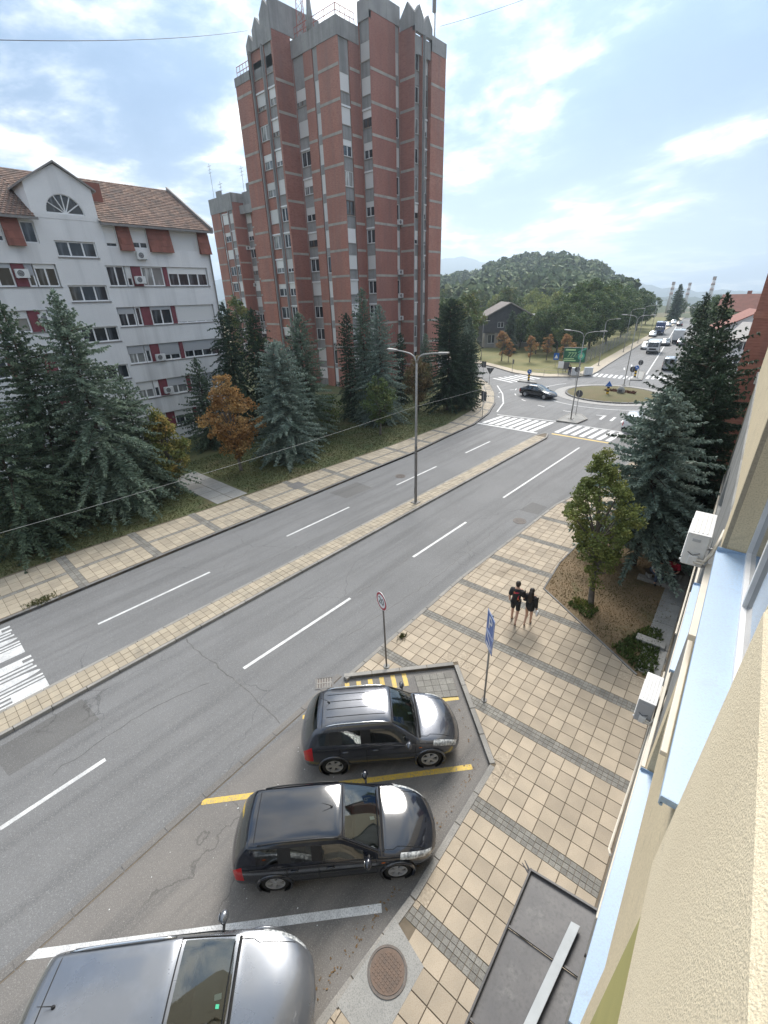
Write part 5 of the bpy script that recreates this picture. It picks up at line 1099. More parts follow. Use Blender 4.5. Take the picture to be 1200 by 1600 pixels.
def broad_meshes(h, R_, seed, mname, base=0.28, leaf=0.13, ncl=120, per=70, shape=1.0, bark='bark_grey', lean=(0, 0), trunk=.06, cl=0.42, topheavy=0.55, gap=0.0):
    """rounded deciduous crown: leaf clumps at the ends of limbs, gaps between them"""
    rng = np.random.default_rng(seed); limbs = []; z0 = h * base; cz = (h + z0) / 2; Hh = (h - z0) / 2
    tp = [(0, 0, -.1), (lean[0]*.2 + rng.normal(0, .04), lean[1]*.2, z0), (lean[0]*.6, lean[1]*.6, cz), (lean[0], lean[1], h*.88)]; limbs.append((tp, trunk*h**.7*.6, .02))
    C = []; lob = rng.uniform(0, 2*PI, 4)
    while len(C) < ncl:
        d = unit(rng.normal(0, 1, 3)); rr = rng.uniform(.25, 1.0)**.45; zt = d[2]*rr
        az = math.atan2(d[1], d[0]); w = 1 + .16*math.sin(2*az + lob[0]) + .12*math.sin(3*az + 2*zt + lob[1]) + .12*math.sin(5*zt + lob[2])
        taper = (1 - .45*max(0, zt)*shape) * (1 - .25*max(0, -zt))
        p = np.array([d[0]*rr*R_*w*taper, d[1]*rr*R_*w*taper, cz + zt*Hh*(1 + .08*math.sin(az*2 + lob[3]))]); f = max(0, (p[2] - z0)/(h - z0)); p[:2] += np.array(lean)*f; C.append(p)
    C = np.array(C)
    for p in C[:: max(1, ncl // 26)]:
        f = min(.85, max(.05, (p[2] - z0) / (h - z0) * .75)); b = np.array([lean[0]*f, lean[1]*f, z0 + (h - z0)*f*.7]); limbs.append(([tuple(b), tuple(b*.45 + p*.55 + np.array([0, 0, -.1])), tuple(p)], .05*h**.3*.6, .01))
    n = ncl * per; Q = np.repeat(C, per, 0); rad = cl * R_ / 2 * np.repeat(rng.uniform(.6, 1.25, ncl), per); Q = Q + unit(rng.normal(0, 1, (n, 3))) * (rad * rng.uniform(.1, 1, n)**.5)[:, None] * np.array([1, 1, .75])
    D = unit(rng.normal(0, 1, (n, 3)) + np.array([0, 0, .15])); S = unit(np.cross(D, rng.normal(0, 1, (n, 3)))); s = leaf * rng.uniform(.6, 1.25, n)[:, None]
    V = np.stack([Q - D*s*.5, Q - S*s*.34, Q + D*s*.55, Q + S*s*.34], 1).reshape(-1, 3); F = np.arange(n*4).reshape(-1, 4)
    return np_mesh('crown', V, F, MATS[mname]), limb_mesh(limbs).mesh('trunk', MATS[bark], True)
def plant(name, label, meshes, x, y, z=0.0, rz=0.0, s=1.0, group=None, cat='tree'):
    t = thing(name, label, cat, (x, y, z), rz, group); t.scale = (s, s, s) if not hasattr(s, '__len__') else s
    place('crown', meshes[0], t); place('trunk', meshes[1], t); return t
# left lawn, from left to right
plant('spruce_tree', 'leftmost dark spruce, cut by the left edge of the picture', spruce_meshes(11.6, 3.3, 1, 'spruce_dark', droop=.4, dens=1.25, power=.7), -30.2, 5.2)
plant('spruce_tree', 'dark spruce low at the left edge below the leftmost tops', spruce_meshes(8.4, 3.2, 31, 'spruce_dark', droop=.4, dens=1.2, power=.65), -27.6, 2.6)
plant('spruce_tree', 'tallest left spruce, shaggy teal, in front of the white house', spruce_meshes(12.0, 3.9, 2, 'spruce_teal', droop=.45, dens=1.3, power=.72, ragged=.26), -29.0, 7.3)
plant('spruce_tree', 'drooping teal spruce filling the gap before the browning tree', spruce_meshes(7.6, 2.7, 32, 'spruce_teal', droop=.5, dens=1.15, power=.65), -29.4, 9.4)
plant('maple_tree', 'small half brown, half green deciduous tree beside the slab path', broad_meshes(5.6, 1.45, 3, 'leaf_browngreen', base=.16, leaf=.17, ncl=110, per=55, shape=1.2, lean=(-.1, -.2), cl=.6), -28.7, 10.8)
plant('spruce_tree', 'small dense dark spruce by the corner of the white house', spruce_meshes(7.3, 2.5, 4, 'spruce_dark', droop=.18, dens=1.2, power=.75), -36.0, 17.3)
plant('maple_tree', 'orange autumn deciduous tree on the left lawn', broad_meshes(6.8, 1.75, 5, 'leaf_orange', base=.14, leaf=.18, ncl=140, per=55, shape=1.25, lean=(-.1, -.1), cl=.5), -28.9, 15.7)
plant('spruce_tree', 'broad blue spruce, the widest tree on the left lawn', spruce_meshes(8.7, 3.3, 6, 'spruce_blue', droop=.12, dens=1.55, power=.52, belly=.25, ragged=.14, tipup=.05), -28.4, 19.8)
plant('spruce_tree', 'tall grey green spruce right behind the broad blue spruce', spruce_meshes(10.4, 3.0, 7, 'spruce_teal', droop=.25, dens=1.3, power=.62, belly=.2), -31.0, 24.1)
plant('yew_tree', 'left of two dark weeping conifers against the brick towers', spruce_meshes(11.2, 2.3, 8, 'yew_dark', droop=.8, dens=1.2, power=.5, ragged=.3, tipup=-.1), -36.2, 20.6, group=None)
plant('yew_tree', 'right of two dark weeping conifers against the brick towers', spruce_meshes(10.7, 2.0, 9, 'yew_dark', droop=.8, dens=1.2, power=.5, ragged=.3, tipup=-.1), -36.0, 23.1)
plant('spruce_tree', 'narrow dark conifer left of the tallest tree before the tower', spruce_meshes(10.0, 1.35, 10, 'yew_dark', droop=.5, dens=1.25, power=.45, ragged=.25), -33.0, 31.3)
plant('spruce_tree', 'tallest teal spruce standing before the tower corner', spruce_meshes(12.1, 2.2, 11, 'spruce_teal', droop=.3, dens=1.3, power=.7), -31.5, 32.0)
plant('spruce_tree', 'blue grey spruce overlapping the tallest tree before the tower', spruce_meshes(10.7, 2.7, 12, 'spruce_blue', droop=.3, dens=1.35, power=.7, belly=.15), -29.5, 32.1)
plant('maple_tree', 'small green deciduous tree alone on the open left lawn', broad_meshes(5.3, 1.35, 13, 'leaf_mid', base=.16, leaf=.16, ncl=110, per=50, shape=1.1, cl=.55), -26.9, 29.0)
plant('maple_tree', 'reddish brown deciduous tree right of the double lamp post', broad_meshes(5.7, 1.9, 14, 'leaf_reddish', base=.15, leaf=.20, ncl=120, per=50, shape=.9, cl=.5), -30.0, 38.7)
plant('spruce_tree', 'narrow dark conifer hiding the foot of the tower by its air conditioners', spruce_meshes(7.6, 1.2, 15, 'yew_dark', droop=.4, dens=1.2, power=.45), -34.0, 40.4)
plant('spruce_tree', 'teal spruce top at the right foot of the tower', spruce_meshes(7.0, 1.7, 16, 'spruce_teal', droop=.25, dens=1.2, power=.7), -36.0, 47.8)
plant('yew_tree', 'broad dark conifer by the kerb bend, right of the reddish tree', spruce_meshes(11.0, 2.7, 17, 'yew_dark', droop=.25, dens=1.4, power=.42, belly=.3, ragged=.2, tipup=.1, bare=.08), -27.5, 40.6)
plant('yew_tree', 'second dark conifer leaning out behind the broad one at the kerb bend', spruce_meshes(7.6, 2.2, 18, 'yew_dark', droop=.2, dens=1.3, power=.4, belly=.3, ragged=.2, bare=.08), -26.6, 42.8)
plant('spruce_tree', 'dark blue spruce beyond the kerb bend near the side street', spruce_meshes(8.4, 2.0, 19, 'spruce_teal', droop=.2, dens=1.2, power=.7), -33.8, 53.5)
plant('shrub', 'rounded bright green shrub beside the bend of the left pavement', broad_meshes(2.6, 1.5, 20, 'leaf_green', base=.02, leaf=.16, ncl=70, per=45, shape=.2, cl=.6), -28.2, 46.4, cat='shrub')
plant('shrub', 'green bush among the conifer trunks at the foot of the tower', broad_meshes(3.2, 1.4, 21, 'leaf_green', base=.02, leaf=.16, ncl=60, per=45, shape=.4, cl=.6), -32.5, 27.8, cat='shrub')
plant('tree', 'green tree glimpsed in the gap between white house and second tower', broad_meshes(12, 3.2, 22, 'leaf_mid', base=.15, leaf=.3, ncl=90, per=60), -66, 40)
# right of the road
plant('oak_tree', 'green deciduous tree on the dry lawn patch before the yellow building', broad_meshes(6.5, 1.4, 23, 'leaf_oak', base=.17, leaf=.11, ncl=210, per=64, shape=1.45, lean=(-.75, .3), cl=.36), -3.6, 16.2)
plant('spruce_tree', 'blue spruce behind the green tree on the dry lawn', spruce_meshes(7.8, 2.6, 24, 'spruce_blue', droop=.15, dens=1.7, power=.55, belly=.15, ragged=.2, bare=.16, tipup=.04, blade=(.30, .07), lean=(-.4, .2)), -3.1, 20.3)
plant('spruce_tree', 'tall dark conifer behind the blue spruce at the brick house', spruce_meshes(11.0, 2.1, 25, 'yew_dark', droop=.35, dens=1.4, power=.75, ragged=.3), -4.0, 33.0)
plant('spruce_tree', 'dark bushy conifer between the blue spruce and the brick house', spruce_meshes(9.6, 3.5, 26, 'yew_dark', droop=.3, dens=1.3, power=.5, ragged=.25), -3.0, 26.0)
plant('spruce_tree', 'low dark conifer squeezed between the blue spruce and the building wall', spruce_meshes(8.0, 2.4, 29, 'yew_dark', droop=.3, dens=1.4, power=.5, ragged=.25), -2.3, 23.6)
plant('spruce_tree', 'second tall dark conifer, left of the one at the brick house', spruce_meshes(10.9, 1.5, 27, 'yew_dark', droop=.35, dens=1.3, power=.6, ragged=.3), -6.6, 44.0)
plant('tree', 'dark roadside tree farther along the right kerb', broad_meshes(7.4, 1.6, 28, 'leaf_deep', base=.1, leaf=.25, ncl=90, per=60), -8.0, 62)
# park and far roadside: variants with shared meshes, each tree its own thing
VD = [broad_meshes(12, 4.2, 40 + i, 'leaf_deep', base=.14, leaf=.42, ncl=120, per=60, cl=.5, shape=.8) for i in range(3)]
VP = [broad_meshes(10, 3.6, 50 + i, 'leaf_pale', base=.14, leaf=.42, ncl=100, per=55, cl=.5, shape=.8) for i in range(2)]
VM = [broad_meshes(11, 3.6, 60 + i, 'leaf_mid', base=.14, leaf=.42, ncl=110, per=55, cl=.5, shape=.9) for i in range(2)]
VS = [spruce_meshes(10, 2.2, 70 + i, 'spruce_dark', droop=.25, dens=.7, power=.65, blade=(.6, .16)) for i in range(2)]
VR = [broad_meshes(5, 1.3 + .25*i, 80 + i, 'leaf_rust', base=.22, leaf=.22, ncl=46, per=34, cl=.5, shape=1.2) for i in range(2)]
ORD = 'nearest,second,third,fourth,fifth,sixth,seventh,eighth,ninth,tenth,eleventh,twelfth,thirteenth,fourteenth,fifteenth,sixteenth,seventeenth'.split(',')
def rows(l): return sorted(l, key=lambda p: math.hypot(p[0], p[1]))
def put(name, lab, var, x, y, h_, ref, grp): plant(name, lab, var, x, y, -.02, random.uniform(0, 6.28), h_ / ref * random.uniform(.96, 1.04), grp)
GP = 'trees around the park'
put('tree', 'deep green tree between tower edge and park hall, the nearer one', VM[0], -46.8, 72, 10.6, 11, GP); put('tree', 'tall green tree left of the park hall roof', VM[1], -52, 82, 11.5, 11, GP); put('tree', 'dark tree touching the tower edge, far left of the park', VD[0], -54, 76, 11.5, 12, GP)
put('spruce_tree', 'spruce left of the park path by the side street', VS[0], -38.9, 62.5, 8.0, 10, GP); put('spruce_tree', 'dark conifer in front of the park hall gable', VS[1], -46.5, 91, 8.4, 10, GP); put('tree', 'brownish slim tree left of the rusty saplings in the park', VR[1], -41.7, 79, 5.2, 5, GP)
put('tree', 'small rusty tree nearest to the park hall', VR[0], -39.8, 78, 3.6, 5, GP); put('tree', 'rusty orange tree in the middle of the park lawn', VR[1], -36.6, 80, 4.4, 5, GP); put('tree', 'second rusty tree just behind the middle one on the park lawn', VR[0], -35.2, 84, 4.6, 5, GP)
put('tree', 'brown leaved tree behind the green billboard', VR[1], -29.5, 78, 5.0, 5, GP)
dark = [(-43.7, 100, 8.5), (-37.9, 95, 10.2), (-37.1, 101, 12.2), (-37.0, 111, 13.8), (-38.2, 126, 13.6), (-41.1, 150, 12.0), (-43.4, 172, 11), (-33.5, 92, 9.5), (-32.6, 88, 7.6), (-34.5, 104, 11), (-35.5, 118, 12), (-37.5, 136, 12), (-40, 160, 11.5), (-45, 190, 10), (-41, 92, 8), (-44, 110, 10.5), (-47.5, 98, 7.5)]
for i, (x, y, h_) in enumerate(rows(dark)): put('tree', ORD[i] + ' dark tree, counted from the camera, in the grove left of the far road', VD[i % 3], x, y, h_, 12, 'grove left of the far road')
pale = [(-61.7, 140, 11), (-61.1, 150, 12), (-52.2, 140, 11.5), (-56, 128, 9.5), (-68, 150, 11), (-74, 160, 12), (-50, 165, 12), (-48, 122, 9.5), (-82, 150, 11)]
for i, (x, y, h_) in enumerate(rows(pale)): put('tree', ORD[i] + ' pale yellowish tree, counted from the camera, behind the park grove', VP[i % 2], x, y, h_, 10, 'pale trees behind the grove')
mid = [(-66, 125, 12), (-73, 118, 12), (-80, 125, 12), (-86, 112, 11), (-92, 128, 12), (-70, 105, 10.5), (-64, 98, 10), (-100, 140, 13), (-58, 175, 13), (-66, 185, 13), (-76, 178, 13), (-88, 170, 13), (-98, 165, 13), (-52, 190, 12)]
for i, (x, y, h_) in enumerate(rows(mid)): put('tree', ORD[i] + ' mid green tree, counted from the camera, in the belt below the wooded hill', VM[i % 2], x, y, h_, 11, 'tree belt under the hill')
rt = [(-16, 100 + 0, 0)]
for i, (x, y, h_) in enumerate([(-13, 106, 8.5), (-17.5, 128, 9), (-20, 145, 9.5), (-24, 170, 8), (-30, 205, 7), (-33, 225, 6.5), (-45, 240, 8), (-38, 235, 6)]): put('tree', ORD[i] + ' dark tree, counted from the roundabout, right of the far road', VD[i % 3], x, y, h_, 12, 'trees right of the far road')
put('spruce_tree', 'spire shaped conifer at the far end of the road', VS[0], -41.5, 215, 13, 10, GP)
# the wooded hillside reads as one mass
def wood():
    rng = np.random.default_rng(99); Vs = []; k = 0
    C = []
    while len(C) < 1350:
        az = rng.uniform(15.5, 41); r = 205 + 285*rng.uniform(0, 1)**.8; z = hill_z(az, min(r, RC))
        if any(abs(az - a) < .6 and r0 - 6 < r < r1 + 12 for a, r0, r1 in pts): continue
        x, y = polar(az, r); C.append((x, y, z, 6.5 + 10*rng.uniform(0, 1)**1.6))
    C = np.array(C); n = len(C); per = 145
    Q = np.repeat(C, per, 0); m_ = n*per; d = unit(rng.normal(0, 1, (m_, 3))); d[:, 2] = np.abs(d[:, 2])*1.0 - .25
    hgt = Q[:, 3]; ctr = Q[:, :3] + np.stack([0*hgt, 0*hgt, hgt*.55], 1); rr = np.stack([hgt*.46, hgt*.46, hgt*.5], 1) * rng.uniform(.75, 1.12, (m_, 1))
    p = ctr + d*rr; N_ = unit(d + rng.normal(0, .45, (m_, 3))); S = unit(np.cross(N_, rng.normal(0, 1, (m_, 3)))); T = np.cross(N_, S); s = (hgt*.098*rng.uniform(.6, 1.3, m_))[:, None]
    V = np.stack([p - S*s, p - T*s*.8, p + S*s, p + T*s*.8], 1).reshape(-1, 3); F = np.arange(m_*4).reshape(-1, 4)
    tag(place('woodland', np_mesh('woodland', V, F, MATS['wood_leaf'])), 'dense deciduous woodland covering the hill behind the park', 'woodland', kind='stuff')
def wood_mat():
    m, nt, b = nodes_of('wood_leaf'); L = nt.links.new; v = vec_of(nt); g_ = nt.nodes.new('ShaderNodeNewGeometry')
    col = mixn(nt, noisen(nt, v, .12, 2, .5, .4, .6), (0.10, 0.14, 0.06), (0.20, 0.23, 0.10)); col = mixn(nt, noisen(nt, v, .09, 2, .5, .55, .68), col, (0.21, 0.21, 0.085)); col = mixn(nt, g_.outputs['Random Per Island'], col, (0.095, 0.13, 0.06))
    L(col, b.inputs['Base Color']); b.inputs['Roughness'].default_value = .8; b.inputs['Specular IOR Level'].default_value = .2
wood_mat(); wood()
# hill top houses and mast
for i, (az, e, lab) in enumerate(((29.9, .037, 'leftmost small house on the ridge of the wooded hill'), (29.0, .044, 'middle steep roofed house on the ridge of the wooded hill'), (27.9, .044, 'reddish house on the ridge, right of the steep roofed one'), (25.4, .047, 'long low house on the ridge nearest to the mast'))):
    r = 468; x, y = polar(az, r); t = house(lab, x, y, 9, 8 if i < 3 else 14, 4.5, 4.0, math.radians(az) + (.4, 1.2, .8, 1.5)[i], 'white_wall', 'brown_roof' if i != 2 else 'roof_red', 'houses on the ridge'); t.location.z = CAM_H + (e - .012)*r - 4.2; t.scale = (1, 1, 1)
x, y = polar(23.5, 466); MT = thing('radio_mast', 'thin lattice radio mast on top of the wooded hill', 'mast', (x, y, CAM_H + .040*466 - 1)); lattice(MT, 0, 0, 0, 15, 1.0)
# grass: tufts on both lawns
def grass(name, label, polys, count, hgt, mname, seed, z=0.0, w=.02):
    rng = np.random.default_rng(seed); P = []
    xs = [p[0] for p in polys]; ys = [p[1] for p in polys]
    while len(P) < count:
        q = rng.uniform((min(xs), min(ys)), (max(xs), max(ys)), (4000, 2)); P += [tuple(a) for a in q if inside(polys, a) and not (-31.6 < a[0] < -24.6 and 11.1 < a[1] < 13.7)]
    P = np.array(P[:count]); n = len(P); B = np.concatenate([P, np.full((n, 1), z)], 1); V, F = blades(B, unit(np.concatenate([rng.normal(0, .5, (n, 2)), np.ones((n, 1))], 1)), np.full(n, hgt), w, 3, .35, rng)
    tag(place(name, np_mesh(name, V, F, MATS[mname])), label, 'grass', kind='stuff')
leaf_mat('grass_blade', (0.085, 0.105, 0.035), (0.13, 0.12, 0.05), (0.06, 0.08, 0.03)); leaf_mat('straw', (0.28, 0.20, 0.10), (0.20, 0.15, 0.075), (0.12, 0.12, 0.045))
grass('grass', 'short patchy green grass of the long left lawn', [(-34, 0), (-25.25, .5), (-24.7, 10.8), (-24.1, 27), (-24.2, 35.5), (-27, 45), (-34, 50)], 26000, .09, 'grass_blade', 5, w=.035)
grass('grass', 'dry straw coloured grass of the right lawn patch', [(-5.7, 23), (-5.75, 18.3), (-5.40, 16.0), (-1.1, 13.45), (-.75, 13.8), (-1.3, 23)], 6500, .06, 'straw', 6, w=.018)
grass('ground_cover', 'low green ground cover at the wall end of the dry lawn', [(-2.2, 14.1), (-1.05, 13.45), (-.7, 13.7), (-1.0, 16.2), (-1.6, 16.0)], 700, .17, 'leaf_green', 7, w=.05)
grass('ground_cover', 'small green weed patch under the green tree', [(-4.3, 15.5), (-3.3, 15.1), (-3.2, 16.0), (-4.2, 16.3)], 260, .13, 'leaf_green', 8, w=.05)
# ------------------------------------------------------------------ vehicles
def paint(name, c, rough=0.18, metal=0.3, coat=1.0, flake=0.0):
    m, nt, b = nodes_of(name); v = vec_of(nt); b.inputs['Base Color'].default_value = (*c, 1); b.inputs['Metallic'].default_value = metal; b.inputs['Coat Weight'].default_value = coat; b.inputs['Coat Roughness'].default_value = 0.04
    r = nt.nodes.new('ShaderNodeMapRange'); nt.links.new(noisen(nt, v, 2.2, 5, .6, .3, .75), r.inputs[0]); r.inputs[3].default_value = rough; r.inputs[4].default_value = rough + .05; nt.links.new(r.outputs[0], b.inputs['Roughness'])
    nt.links.new(mixn(nt, noisen(nt, v, 1.6, 4, .6, .5, .8), c, tuple(min(1, x*1.25 + .006) for x in c)), b.inputs['Base Color']); return m
paint('paint_graphite', (0.085, 0.090, 0.105), .22, .6); paint('paint_black', (0.009, 0.011, 0.018), .12, .0, 1.0); paint('paint_silver', (0.19, 0.20, 0.22), .26, .6); paint('paint_white', (0.62, 0.63, 0.64), .3, 0); paint('paint_blue', (0.03, 0.07, 0.20), .25, .3); paint('paint_red', (0.28, 0.03, 0.03), .25, .2); paint('paint_grey', (0.30, 0.31, 0.32), .25, .6)
mat('rubber', (0.018, 0.018, 0.018), (0.028, 0.027, 0.026), 0.85, 8); mat('trim_black', (0.014, 0.014, 0.015), None, 0.45); mat('alloy', (0.62, 0.62, 0.63), (0.50, 0.50, 0.51), 0.35, 6, metal=.35); mat('chrome', (0.70, 0.71, 0.72), None, 0.12, metal=1.0); mat('seat_cloth', (0.06, 0.06, 0.065), (0.09, 0.09, 0.09), 0.9, 4); mat('dash', (0.03, 0.03, 0.032), None, 0.7); mat('lamp_red', (0.45, 0.015, 0.02), None, 0.15); mat('lamp_amber', (0.5, 0.12, 0.02), None, 0.2); mat('paper_white', (0.75, 0.76, 0.76), None, 0.7); mat('green_tag', (0.05, 0.45, 0.25), None, 0.6); mat('blank_plate', (0.6, 0.6, 0.58), None, .5)
def glass_mat(name, tint, refl=.06):
    m, nt, b = nodes_of(name); L = nt.links.new; nt.nodes.remove(b); tr = nt.nodes.new('ShaderNodeBsdfTransparent'); tr.inputs[0].default_value = (*tint, 1); gl = nt.nodes.new('ShaderNodeBsdfGlossy'); gl.inputs['Roughness'].default_value = .03; gl.inputs['Color'].default_value = (.95, 1, 1, 1)
    fr = nt.nodes.new('ShaderNodeFresnel'); fr.inputs[0].default_value = 1.5; mu = nt.nodes.new('ShaderNodeMath'); mu.operation = 'MULTIPLY_ADD'; mu.inputs[1].default_value = 1.6; mu.inputs[2].default_value = refl; mu.use_clamp = True; L(fr.outputs[0], mu.inputs[0])
    mx = nt.nodes.new('ShaderNodeMixShader'); L(mu.outputs[0], mx.inputs[0]); L(tr.outputs[0], mx.inputs[1]); L(gl.outputs[0], mx.inputs[2]); L(mx.outputs[0], nt.nodes['Material Output'].inputs[0]); return m
glass_mat('windscreen_glass', (.42, .52, .50)); glass_mat('tinted_glass', (.16, .18, .18)); glass_mat('lamp_glass', (.85, .88, .88), .15)
# control sections: x, half width, z bottom, z shoulder, then (y, z) of belt, glass top, rail, and centre height
def sec(x, w, zb, zs, belt, gtop, rail, zt): return (x, [(0, zb), (.82*w, zb), (.985*w, zb + .09), (w, zb + .5*(zs - zb)), (.985*w, zs), belt, gtop, rail, (rail[0]*.55, zt - .012), (0, zt)])
def flat(x, w, zb, zs, zh, crown_=.02): return sec(x, w, zb, zs, (.93*w, (zs + zh)/2 + .01), (.86*w, zh - .015), (.76*w, zh), zh + crown_)
SUV = [flat(-2.14, .58, .46, .66, .74), flat(-2.09, .78, .34, .80, .92), sec(-2.00, .855, .30, .93, (.80, 1.00), (.735, 1.045), (.70, 1.06), 1.075), sec(-1.86, .875, .28, .97, (.815, 1.06), (.69, 1.27), (.645, 1.30), 1.33), sec(-1.66, .885, .28, .98, (.83, 1.08), (.655, 1.50), (.60, 1.565), 1.60), sec(-1.30, .89, .27, .98, (.84, 1.06), (.665, 1.525), (.615, 1.60), 1.645), sec(-.98, .89, .27, .98, (.845, 1.05), (.67, 1.535), (.615, 1.61), 1.655), sec(-.30, .89, .27, .97, (.85, 1.035), (.675, 1.545), (.62, 1.615), 1.665), sec(-.19, .89, .27, .97, (.85, 1.03), (.675, 1.545), (.62, 1.615), 1.665), sec(.42, .89, .27, .96, (.85, 1.015), (.665, 1.53), (.61, 1.60), 1.65), sec(.52, .89, .27, .96, (.85, 1.01), (.665, 1.51), (.615, 1.575), 1.625), sec(.88, .89, .27, .95, (.85, 1.0), (.745, 1.23), (.705, 1.28), 1.33), sec(1.14, .885, .27, .94, (.84, .985), (.785, 1.015), (.75, 1.03), 1.065), sec(1.22, .885, .27, .93, (.84, .975), (.78, 1.0), (.73, 1.015), 1.04), flat(1.55, .875, .27, .90, .975, .025), flat(1.78, .85, .27, .84, .92, .025), flat(1.97, .79, .27, .74, .82, .02), flat(2.09, .68, .28, .58, .66), flat(2.14, .52, .34, .48, .52)]
WAG = [flat(-2.23, .56, .44, .58, .66), flat(-2.18, .76, .30, .72, .84), sec(-2.10, .81, .26, .84, (.765, .90), (.70, .945), (.66, .96), .975), sec(-1.95, .83, .24, .87, (.785, .95), (.655, 1.16), (.61, 1.19), 1.21), sec(-1.76, .84, .23, .88, (.80, .955), (.62, 1.345), (.57, 1.39), 1.415), sec(-1.72, .84, .23, .88, (.80, .955), (.62, 1.35), (.57, 1.395), 1.42), sec(-.93, .85, .22, .88, (.81, .935), (.635, 1.375), (.58, 1.43), 1.46), sec(-.82, .85, .22, .88, (.81, .93), (.635, 1.375), (.58, 1.43), 1.46), sec(-.16, .85, .22, .87, (.815, .92), (.64, 1.375), (.585, 1.43), 1.465), sec(-.05, .85, .22, .87, (.815, .915), (.64, 1.375), (.585, 1.43), 1.465), sec(.40, .85, .22, .86, (.815, .905), (.635, 1.36), (.58, 1.41), 1.445), sec(.50, .85, .22, .86, (.815, .90), (.635, 1.335), (.585, 1.385), 1.42), sec(.95, .85, .22, .85, (.815, .89), (.715, 1.08), (.68, 1.115), 1.145), sec(1.26, .845, .22, .83, (.80, .865), (.745, .885), (.71, .90), .925), sec(1.34, .845, .22, .825, (.80, .86), (.74, .875), (.70, .885), .91), flat(1.66, .835, .22, .78, .835, .03), flat(1.86, .81, .22, .71, .775, .03), flat(2.06, .74, .22, .61, .67, .025), flat(2.18, .62, .24, .50, .55), flat(2.23, .48, .30, .42, .45)]
SED = [flat(-2.28, .55, .44, .60, .68), flat(-2.22, .78, .30, .76, .90), flat(-2.05, .83, .26, .84, .99), flat(-1.80, .85, .24, .87, 1.02), sec(-1.62, .86, .23, .88, (.81, .97), (.74, 1.02), (.70, 1.04), 1.05), sec(-1.30, .865, .23, .88, (.82, .96), (.67, 1.20), (.63, 1.23), 1.25), sec(-.92, .87, .22, .88, (.825, .95), (.63, 1.37), (.58, 1.41), 1.435), sec(-.82, .87, .22, .88, (.825, .945), (.635, 1.38), (.58, 1.42), 1.445), sec(-.16, .87, .22, .87, (.83, .93), (.64, 1.385), (.585, 1.43), 1.455), sec(-.05, .87, .22, .87, (.83, .925), (.64, 1.385), (.585, 1.43), 1.455), sec(.40, .87, .22, .86, (.83, .915), (.635, 1.37), (.58, 1.415), 1.44), sec(.50, .87, .22, .86, (.83, .91), (.635, 1.345), (.585, 1.39), 1.42), sec(.98, .87, .22, .85, (.83, .90), (.72, 1.08), (.685, 1.115), 1.145), sec(1.28, .865, .22, .84, (.82, .88), (.765, .905), (.73, .92), .945), flat(1.68, .85, .22, .79, .86, .03), flat(1.95, .82, .22, .71, .78, .03), flat(2.14, .72, .22, .60, .66, .025), flat(2.25, .60, .24, .50, .54), flat(2.30, .46, .30, .42, .45)]
VAN = [flat(-2.50, .80, .40, .90, 1.1), sec(-2.46, .90, .32, .95, (.88, 1.15), (.82, 1.75), (.78, 1.85), 1.88), sec(-2.40, .93, .30, .96, (.90, 1.15), (.84, 1.80), (.79, 1.90), 1.94), sec(-1.30, .94, .28, .96, (.91, 1.12), (.85, 1.82), (.80, 1.92), 1.97), sec(-1.2, .94, .28, .96, (.91, 1.12), (.85, 1.82), (.80, 1.92), 1.97), sec(.10, .94, .28, .95, (.91, 1.08), (.85, 1.80), (.80, 1.90), 1.95), sec(.22, .94, .28, .95, (.91, 1.08), (.85, 1.80), (.80, 1.90), 1.95), sec(.95, .94, .28, .94, (.91, 1.06), (.83, 1.72), (.78, 1.80), 1.85), sec(1.45, .93, .28, .93, (.90, 1.05), (.84, 1.40), (.80, 1.45), 1.50), sec(1.80, .92, .28, .92, (.88, 1.02), (.83, 1.06), (.80, 1.08), 1.11), flat(2.15, .88, .28, .82, .95, .03), flat(2.38, .80, .28, .66, .78, .02), flat(2.48, .62, .34, .52, .58)]
def remap(S, src, dst): return [(float(np.interp(x, src, dst)), r) for x, r in S]
SUV = remap(SUV, [-2.14, -1.66, -.98, -.25, .52, 1.18, 1.55, 1.97, 2.14], [-2.14, -1.66, -1.08, -.40, .30, 1.06, 1.48, 1.95, 2.14]); WAG = remap(WAG, [-2.23, -1.72, -.93, -.16, .5, 1.3, 1.66, 2.06, 2.23], [-2.23, -1.74, -1.06, -.36, .20, 1.08, 1.52, 2.03, 2.23]); SED = remap(SED, [-2.28, -1.3, -.87, -.1, .5, 1.28, 1.68, 2.14, 2.30], [-2.28, -1.35, -1.05, -.38, .08, 1.0, 1.5, 2.12, 2.30])
